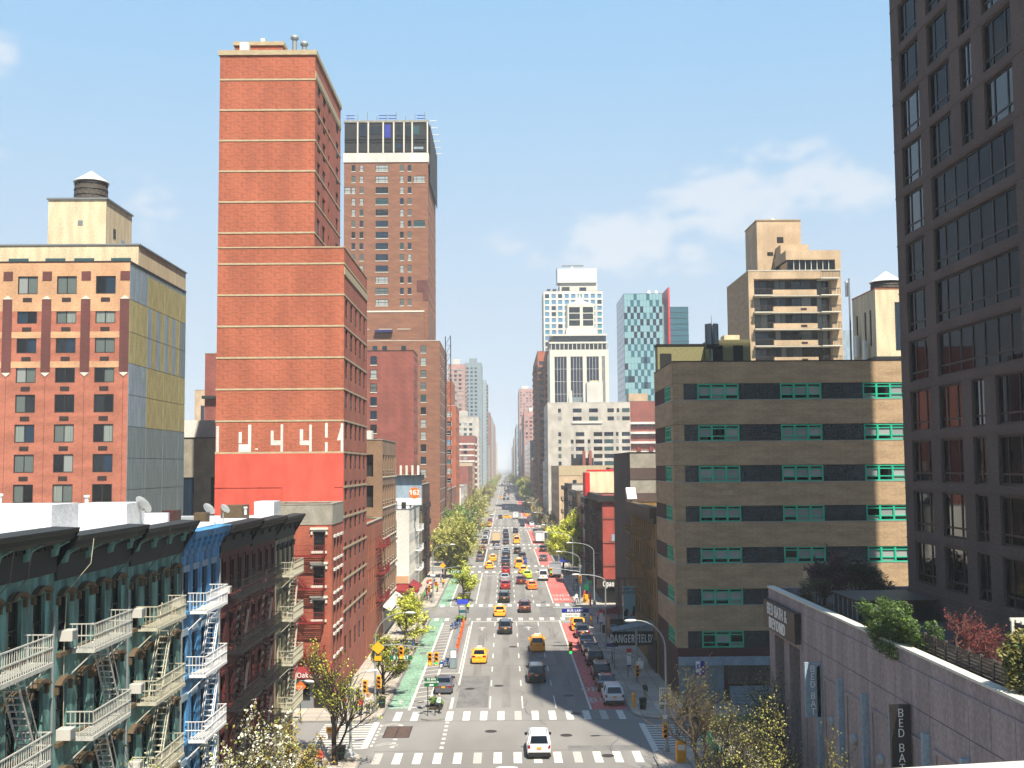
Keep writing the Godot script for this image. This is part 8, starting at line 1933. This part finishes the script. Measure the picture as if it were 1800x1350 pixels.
func more_people() -> void:
	var tops := {"white": Color(0.7, 0.7, 0.68), "black": Color(0.02, 0.02, 0.025), "red": Color(0.5, 0.03, 0.03), "blue": Color(0.06, 0.14, 0.4), "grey": Color(0.2, 0.2, 0.22), "beige": Color(0.5, 0.4, 0.28), "pink": Color(0.6, 0.25, 0.3), "green": Color(0.06, 0.2, 0.08)}
	var legs := {"black": Color(0.02, 0.02, 0.02), "jeans": Color(0.04, 0.08, 0.2), "khaki": Color(0.3, 0.24, 0.15)}
	var r := RandomNumberGenerator.new(); r.seed = 91
	var where := [[-12.5, -190.0, "by the white corner house"], [-13.4, -193.0, "by the white corner house"], [-12.0, -199.0, "past the white corner house"], [-13.0, -208.0, "before the black tenement"], [-12.2, -214.0, "before the green tenement"], [-11.8, -176.5 - 8.0, "at the second junction's west corner"], [-12.4, -160.0, "at the corner before the second junction"], [-13.2, -157.5, "at the corner before the second junction"], [-12.2, -131.0, "on the pavement by the brick slab tower"], [-13.0, -126.0, "on the pavement by the brick slab tower"], [13.0, -186.0, "before the dark bar front"], [13.6, -190.0, "before the dark bar front"], [12.6, -198.0, "past the bar front"], [13.2, -210.0, "before the east tenements"], [12.8, -158.0, "near the kerbside taxi"], [13.8, -139.0, "beside the hanging banner"], [14.2, -121.0, "by the club's canopy"], [13.0, -106.5, "at the shaded office block corner"], [-13.5, -83.0, "at the near west corner"], [-12.6, -228.0, "under the tall olive tree"]]
	var i := 0
	for w in where:
		var t: String = tops.keys()[i % 8]; var l: String = legs.keys()[(i / 3) % 3]
		person("person in a %s top and %s %s" % [t, l if l == "jeans" else l + " trousers", w[2]], Vector3(w[0], 0.135, w[1]), r.randf() * TAU, ["walk", "stand", "phone"][i % 3], tops[t], legs[l], [Color(0.03, 0.02, 0.015), Color(0.12, 0.06, 0.03), Color(0.3, 0.2, 0.1)][i % 3], [Color(0.42, 0.25, 0.17), Color(0.2, 0.11, 0.07), Color(0.5, 0.32, 0.24)][(i / 2) % 3], r.randf_range(0.95, 1.05))
		i += 1

# ======================================================================= plants
func leaf_mesh(key: String, n: int, size: float, spread: float, sd: int) -> Mesh:
	if cache.has(key): return cache[key]
	var r := RandomNumberGenerator.new(); r.seed = sd
	var m := MB.new()
	for k in n:
		var b := Basis.from_euler(Vector3(r.randf_range(-1.2, 1.2), r.randf() * TAU, r.randf_range(-0.9, 0.9)))
		m.xf = Transform3D(b, Vector3(r.randf_range(-1, 1), r.randf_range(-1, 1), r.randf_range(-1, 1)) * spread)
		var s := size * r.randf_range(0.7, 1.25)
		m.tri(Vector3(0, 0, -s), Vector3(-s * 0.55, 0.1 * s, 0), Vector3(s * 0.55, 0.1 * s, 0)); m.tri(Vector3(-s * 0.55, 0.1 * s, 0), Vector3(0, 0, s), Vector3(s * 0.55, 0.1 * s, 0))
	cache[key] = m.mesh()
	return cache[key]

func scatter(parent: Node, called: String, mesh: Mesh, mat: Material, pts: Array, cols: Array, smin: float, smax: float, sd: int, xf := Transform3D()) -> void:
	var key := "%s_%d_%d" % [called, sd, pts.size()]
	var mm: MultiMesh
	if cache.has(key): mm = cache[key]
	else:
		var r := RandomNumberGenerator.new(); r.seed = sd
		mm = MultiMesh.new(); mm.transform_format = MultiMesh.TRANSFORM_3D; mm.use_colors = true; mm.mesh = mesh; mm.instance_count = pts.size()
		for k in pts.size():
			var s := r.randf_range(smin, smax)
			mm.set_instance_transform(k, Transform3D(Basis.from_euler(Vector3(r.randf_range(-0.5, 0.5), r.randf() * TAU, r.randf_range(-0.5, 0.5))).scaled(Vector3.ONE * s), pts[k]))
			var c: Color = cols[r.randi() % cols.size()]; var f := r.randf_range(0.75, 1.25)
			mm.set_instance_color(k, Color(c.r * f, c.g * f, c.b * f))
		cache[key] = mm
	var o := MultiMeshInstance3D.new(); o.name = called; o.multimesh = mm; o.material_override = mat; o.transform = xf
	parent.add_child(o, true); stuff(o)

func grow(m: MB, leaves: Array, r: RandomNumberGenerator, p: Vector3, d: Vector3, L: float, rad: float, lv: int, P: Dictionary) -> void:
	var pts := [p]; var n := 4 if lv < 2 else 3
	var q := p; var dir := d
	for k in n:
		dir = (dir + Vector3(r.randf_range(-1, 1), r.randf_range(-0.6, 1) + P.up * 0.6, r.randf_range(-1, 1)) * P.wig * (0.4 if lv == 0 else 1.0)).normalized()
		q += dir * L / n; pts.append(q)
	m.tube(pts, rad, rad * (0.62 if lv < P.depth else 0.4), [8, 6, 5, 4, 3, 3][lv], false)
	if lv >= P.depth - 1:
		var c: int = P.leaves
		for k in c:
			var t := r.randf_range(0.15, 1.0) * n
			var i := mini(int(t), n - 1)
			leaves.append((pts[i] as Vector3).lerp(pts[i + 1], t - i) + Vector3(r.randf_range(-1, 1), r.randf_range(-1, 1), r.randf_range(-1, 1)) * P.puff)
	if lv == P.depth: return
	var kids: int = P.kids[lv]
	var ph := r.randf() * TAU
	for k in kids:
		var t := lerpf(P.from[mini(lv, P.from.size() - 1)], 0.98, (k + r.randf() * 0.6) / kids) * n
		if k == kids - 1: t = n * 0.999
		var i := mini(int(t), n - 1)
		var b: Vector3 = (pts[i] as Vector3).lerp(pts[i + 1], t - i)
		var axis: Vector3 = (pts[i + 1] - pts[i]).normalized()
		ph += 2.4 + r.randf_range(-0.4, 0.4)
		var side := axis.cross(Vector3(sin(ph * 1.7), 0.3, cos(ph))).normalized().rotated(axis, ph)
		var ang: float = r.randf_range(P.ang * 0.7, P.ang * 1.25) * (0.35 if k == kids - 1 else 1.0)
		grow(m, leaves, r, b, (axis * cos(ang) + side * sin(ang)).normalized(), L * r.randf_range(0.55, 0.78) * (P.first if lv == 0 else 1.0), rad * (0.62 - 0.12 * t / n) * (0.8 if lv == 0 else 1.0), lv + 1, P)

func tree_proto(kind: String, sd: int) -> Dictionary:
	var key := "tree_%s_%d" % [kind, sd]
	if cache.has(key): return cache[key]
	var r := RandomNumberGenerator.new(); r.seed = sd
	var P := {"up": 0.25, "wig": 0.22, "depth": 4, "kids": [7, 5, 5, 4], "from": [0.35, 0.25, 0.2, 0.2], "ang": 0.75, "first": 0.85, "leaves": 6, "puff": 0.12}
	if kind == "vase": P.merge({"ang": 0.42, "from": [0.22, 0.3, 0.3, 0.2], "up": 0.5, "kids": [6, 5, 5, 5], "first": 1.1, "leaves": 5, "puff": 0.04}, true)
	if kind == "bud": P.merge({"ang": 0.85, "kids": [7, 6, 6, 5], "leaves": 4, "puff": 0.03, "wig": 0.28, "first": 0.95, "from": [0.22, 0.2, 0.2, 0.2]}, true)
	if kind == "round": P.merge({"ang": 0.8, "kids": [8, 6, 5, 4], "leaves": 12, "puff": 0.26, "from": [0.3, 0.2, 0.2, 0.2]}, true)
	if kind == "small": P.merge({"depth": 3, "kids": [8, 6, 5], "leaves": 7, "puff": 0.25, "from": [0.3, 0.2, 0.2]}, true)
	var m := MB.new(); var lv := []
	grow(m, lv, r, Vector3.ZERO, Vector3.UP, 4.2, 0.17, 0, P)
	var lo := Vector3.ONE * 99; var hi := -lo
	for p in lv:
		lo = lo.min(p); hi = hi.max(p)
	cache[key] = {"wood": m.mesh(), "leaves": lv, "h": hi.y, "r": (hi.x - lo.x + hi.z - lo.z) / 4.0, "low": lo.y}
	return cache[key]

func tree(label: String, kind: String, sd: int, p: Vector3, H: float, R: float, turn: float, leaf: Mesh, lmat: String, cols: Array, smin: float, smax: float, bark := "bark", keep := 1.0, group := "", called := "street_tree") -> Node3D:
	var t := tree_proto(kind, sd)
	var n := thing(called, label, "tree", p, turn, group)
	var xf := Transform3D(Basis.from_scale(Vector3(R / t.r, H / t.h, R / t.r)), Vector3.ZERO)
	obj("trunk", t.wood, M[bark], n, xf)
	var pts := []
	var r := RandomNumberGenerator.new(); r.seed = sd + 5
	for q in t.leaves:
		if r.randf() < keep: pts.append(xf * (q as Vector3))
	scatter(n, "crown", leaf, M[lmat], pts, cols, smin, smax, sd + int(H * 100) + int(R * 1000))
	return n

func shrub(label: String, called: String, p: Vector3, size: Vector3, count: int, leaf: Mesh, cols: Array, sd: int, smin: float, smax: float, lumps := 7) -> void:
	var n := thing(called, label, "shrub" if called != "hedge" else "hedge", p)
	var r := RandomNumberGenerator.new(); r.seed = sd
	var st := MB.new(); var pts := []; var cs := []
	for k in lumps: cs.append(Vector3(r.randf_range(-0.6, 0.6) * size.x, r.randf_range(0.3, 0.85) * size.y, r.randf_range(-0.6, 0.6) * size.z))
	for c in cs: st.tube([Vector3(c.x * 0.2, 0, c.z * 0.2), Vector3(c.x * 0.6, c.y * 0.5, c.z * 0.6), c], 0.04, 0.012, 4, false)
	for k in count:
		var c: Vector3 = cs[r.randi() % cs.size()]
		var d := Vector3(r.randfn(), r.randfn(), r.randfn()).normalized() * pow(r.randf(), 0.45)
		pts.append(c + d * Vector3(size.x * 0.42, size.y * 0.27, size.z * 0.42) * (1.0 if lumps < 15 else 0.5))
	obj("stems", st, M.bark, n)
	scatter(n, "foliage", leaf, M.leaf, pts, cols, smin, smax, sd)

func plants() -> void:
	more_people()
	var small := leaf_mesh("lf_small", 4, 0.05, 0.05, 1); var mid := leaf_mesh("lf_mid", 4, 0.10, 0.16, 2); var big := leaf_mesh("lf_big", 6, 0.22, 0.42, 3); var pet := leaf_mesh("lf_pet", 4, 0.05, 0.07, 4)
	var lime := [Color(0.567, 0.621, 0.054), Color(0.446, 0.513, 0.047), Color(0.675, 0.675, 0.081)]
	var olive := [Color(0.207, 0.190, 0.035), Color(0.156, 0.156, 0.026), Color(0.251, 0.216, 0.052)]
	var moss := [Color(0.435, 0.435, 0.102), Color(0.334, 0.348, 0.072), Color(0.522, 0.478, 0.145)]
	var green := [Color(0.160, 0.272, 0.048), Color(0.112, 0.208, 0.040), Color(0.240, 0.336, 0.064)]
	var dark := [Color(0.02, 0.035, 0.012), Color(0.03, 0.045, 0.015)]
	var tawny := [Color(0.312, 0.247, 0.117), Color(0.234, 0.195, 0.091), Color(0.364, 0.312, 0.156)]
	# near trees on the west pavement
	var bloom := tree("blossoming white pear tree before the dark red houses", "vase", 11, Vector3(-13.9, 0.13, -56.5), 10.6, 3.6, 0.4, pet, "petal", [Color(0.66, 0.64, 0.53), Color(0.52, 0.51, 0.38), Color(0.74, 0.72, 0.63), Color(0.28, 0.30, 0.06), Color(0.34, 0.28, 0.07)], 0.8, 1.8, "bark", 0.62, "", "blossom_tree")
	tree("second blossoming tree, before the teal and blue houses", "vase", 12, Vector3(-13.2, 0.13, -47.5), 11.0, 3.0, 1.9, pet, "petal", [Color(0.72, 0.71, 0.60), Color(0.60, 0.60, 0.45), Color(0.30, 0.36, 0.06), Color(0.26, 0.30, 0.05)], 0.8, 1.6, "bark", 0.5, "", "blossom_tree")
	tree("ochre leafed young tree under the blossoming trees", "small", 13, Vector3(-12.2, 0.13, -66.0), 8.2, 2.6, 0.9, mid, "leaf", [Color(0.34, 0.22, 0.03), Color(0.26, 0.20, 0.03), Color(0.22, 0.24, 0.04)], 0.6, 1.0)
	tree("dark-trunked vase shaped tree just leafing at the near corner", "vase", 14, Vector3(-12.65, 0.13, -84.6), 10.6, 4.0, 2.2, small, "leaf", olive + lime, 0.8, 1.5, "bark", 0.42)
	tree("olive leafing tree by the corner pole over the waiting people", "vase", 15, Vector3(-11.9, 0.13, -110.5), 6.2, 2.6, 0.2, small, "leaf", lime + olive, 1.0, 1.9, "bark", 0.6)
	tree("yellow-green leafing tree by the parked bicycles on the west pavement", "small", 16, Vector3(-12.4, 0.13, -139.0), 7.0, 3.0, 1.0, mid, "leaf", lime, 0.7, 1.3)
	tree("smaller leafing tree past the bicycles", "small", 17, Vector3(-12.2, 0.13, -148.0), 6.0, 2.4, 2.0, mid, "leaf", olive, 0.6, 1.1)
	tree("small leafing tree planted in the median past the second junction", "small", 18, Vector3(-6.9, 0.2, -184.5), 6.8, 2.5, 0.3, mid, "leaf", lime, 0.8, 1.4)
	tree("big lime green tree at the east kerb, tallest foliage on the avenue", "round", 19, Vector3(11.9, 0.13, -234.0), 13.4, 5.1, 0.0, big, "leaf", [Color(0.62, 0.64, 0.05), Color(0.50, 0.54, 0.045), Color(0.70, 0.68, 0.08)], 0.5, 1.0, "bark", 0.8)
	tree("tall olive tree past the white corner house", "round", 20, Vector3(-11.9, 0.13, -222.0), 12.5, 4.8, 0.7, big, "leaf", moss, 0.45, 0.9, "bark", 0.62)
	tree("broad moss green tree behind the tall olive tree", "round", 21, Vector3(-11.8, 0.13, -246.5), 12.0, 5.0, 1.7, big, "leaf", moss, 0.5, 0.95, "bark", 0.7); tree("green tree overhanging the cycle lane in the third block", "round", 20, Vector3(-10.8, 0.13, -262.0), 10.5, 4.6, 2.7, big, "leaf", green + moss, 0.5, 0.95, "bark", 0.7)
	# trees lining the avenue farther up, repeated from a few kinds
	var r := RandomNumberGenerator.new(); r.seed = 77
	var spots := [[-11.5, -280.0, 10.5], [-11.8, -296.0, 12.5], [-11.2, -330.0, 12.0], [-11.6, -352.0, 14.5], [-10.8, -372.0, 11.0], [-11.6, -420.0, 14.0], [-11.6, -445.0, 16.5], [-10.9, -468.0, 13.0], [-11.0, -505.0, 15.0], [-11.6, -540.0, 18.0], [-10.6, -575.0, 14.0], [-11.0, -625.0, 15.0], [-11.0, -660.0, 13.0], [-11.2, -705.0, 15.0], [13.0, -335.0, 7.5], [13.2, -355.0, 8.0], [12.8, -375.0, 8.5], [13.0, -420.0, 9.0], [13.2, -450.0, 9.5], [12.6, -500.0, 10.0], [12.8, -540.0, 11.0], [12.6, -575.0, 10.0], [12.5, -630.0, 13.0], [12.5, -680.0, 14.0], [-10.0, -790.0, 14.0], [-9.5, -880.0, 15.0], [-9.5, -990.0, 15.0], [-9.0, -1120.0, 16.0], [-8.5, -1300.0, 16.0], [12.0, -800.0, 15.0], [11.5, -900.0, 17.0], [11.0, -1030.0, 17.0], [10.5, -1200.0, 16.0], [9.5, -1400.0, 16.0], [-8.0, -1550.0, 16.0], [9.0, -1700.0, 16.0]]
	var seen_ := {}
	for i in spots.size():
		var s: Array = spots[i]
		var bare: bool = s[0] > 0 and s[1] > -600 or i in [2, 4, 5, 6, 9, 11, 13]
		var H: float = s[2] * (0.82 if s[1] < -450 else 1.0)
		var nm := "leafless brown street tree on the far east pavement" if s[0] > 0 and bare else ("bare tawny tree on the far west pavement" if bare else ("green street tree far along the west pavement" if s[0] < 0 else "green street tree far along the east pavement"))
		var bl := 0
		for q in STREETS.size():
			if s[1] < STREETS[q]: bl = q
		var key := "%d_%d" % [bl, signi(int(s[0]))]
		seen_[key] = seen_.get(key, 0) + 1
		nm += ", %s of the %s block" % [ORD[(seen_[key] - 1) % 7], ["first", "second", "third", "fourth", "fifth", "sixth", "seventh", "eighth", "last"][bl]]
		tree(nm, "small", 16 + i % 3, Vector3(s[0], 0.13, s[1]), H, H * 0.36 * (1.0 + 0.15 * (i % 2)), r.randf() * TAU, big, "leaf", tawny if bare else [moss, green, lime, moss][i % 4], 0.5, 1.0, "bark_pale" if bare else "bark", 0.4 if bare else 1.0, "street trees far along the avenue")
	# budding trees of the plaza, east side
	tree("budding tree at the near east corner around the speed limit lamp", "bud", 31, Vector3(13.4, 0.13, -79.0), 9.0, 4.4, 0.3, small, "leaf", olive, 0.5, 1.0, "bark_pale", 0.45)
	tree("budding plaza tree before the sunlit paving", "bud", 32, Vector3(12.9, 0.13, -69.0), 8.0, 4.4, 1.3, small, "leaf", olive + moss, 0.5, 1.0, "bark", 0.40)
	tree("greener budding tree against the podium's glazed bays", "bud", 31, Vector3(17.6, 0.13, -77.0), 9.0, 3.2, 2.6, small, "leaf", olive + moss, 0.6, 1.2, "bark", 0.4)
	tree("dark budding tree deep in the plaza by the podium wall", "bud", 32, Vector3(17.2, 0.13, -70.5), 8.2, 3.6, 3.9, small, "leaf", moss, 0.6, 1.2, "bark", 0.35)
	tree("low budding tree in front of the cladding panels", "bud", 33, Vector3(16.9, 0.13, -58.0), 8.9, 2.9, 0.8, small, "leaf", olive, 0.6, 1.2, "bark_pale", 0.3)
	tree("budding tree in the plaza close by the bridge", "bud", 33, Vector3(14.2, 0.13, -61.0), 7.4, 3.4, 4.6, small, "leaf", olive + moss, 0.5, 1.0, "bark", 0.40)
	# terrace planting
	var tg := [Color(0.05, 0.10, 0.008), Color(0.03, 0.065, 0.006), Color(0.08, 0.14, 0.01)]
	shrub("bright green bush spilling over the terrace parapet", "terrace_bush", Vector3(19.7, 11.3, -57.0), Vector3(1.5, 3.9, 5.2), 8500, leaf_mesh("lf_b1", 4, 0.06, 0.08, 7), tg, 41, 0.7, 1.4, 46)
	shrub("dark clipped hedge along the terrace before the tower", "hedge", Vector3(23.9, 12.4, -77.5), Vector3(3.2, 2.9, 1.3), 3600, leaf_mesh("lf_b1", 4, 0.06, 0.08, 7), dark, 42, 1.0, 1.8, 12)
	shrub("yellowish leafed bush at the terrace fence's end", "terrace_bush", Vector3(20.3, 12.3, -42.6), Vector3(1.2, 3.2, 2.0), 2600, leaf_mesh("lf_b2", 4, 0.075, 0.10, 8), [Color(0.14, 0.13, 0.025), Color(0.20, 0.16, 0.03), Color(0.08, 0.10, 0.02)], 43, 0.8, 1.5, 10)
	tree("red leafed Japanese maple on the terrace", "small", 44, Vector3(21.0, 12.4, -52.6), 2.9, 2.1, 0.4, small, "leaf", [Color(0.24, 0.02, 0.03), Color(0.16, 0.015, 0.025), Color(0.28, 0.05, 0.03)], 0.35, 0.75, "bark_rose", 0.8, "", "terrace_tree")
	tree("purple leafed tree on the terrace before the office block", "vase", 45, Vector3(21.6, 12.4, -76.5), 4.2, 2.1, 0.4, small, "leaf", [Color(0.06, 0.02, 0.03), Color(0.09, 0.03, 0.04)], 0.9, 1.6, "bark", 0.7, "", "terrace_tree")
	shrub("low olive shrub at the purple tree's foot", "terrace_bush", Vector3(20.6, 12.4, -75.0), Vector3(1.2, 2.0, 1.2), 1100, leaf_mesh("lf_b1", 4, 0.06, 0.08, 7), [Color(0.05, 0.06, 0.015), Color(0.07, 0.07, 0.02)], 46, 0.8, 1.4, 8)
	shrub("clipped green bush in the small traffic island", "island_bush", Vector3(-6.4, 0.3, -103.9), Vector3(0.8, 0.7, 1.0), 700, leaf_mesh("lf_b1", 4, 0.06, 0.08, 7), green, 47, 0.8, 1.3, 7); shrub("low green planting in the far island by the solar panel", "island_bush", Vector3(-6.4, 0.3, -161.0), Vector3(0.8, 0.6, 1.6), 500, mid, green, 48, 0.6, 1.0, 7); shrub("low green planting under the median tree", "island_bush", Vector3(-6.9, 0.3, -186.5), Vector3(1.0, 0.8, 3.0), 700, mid, lime, 49, 0.6, 1.0, 9)
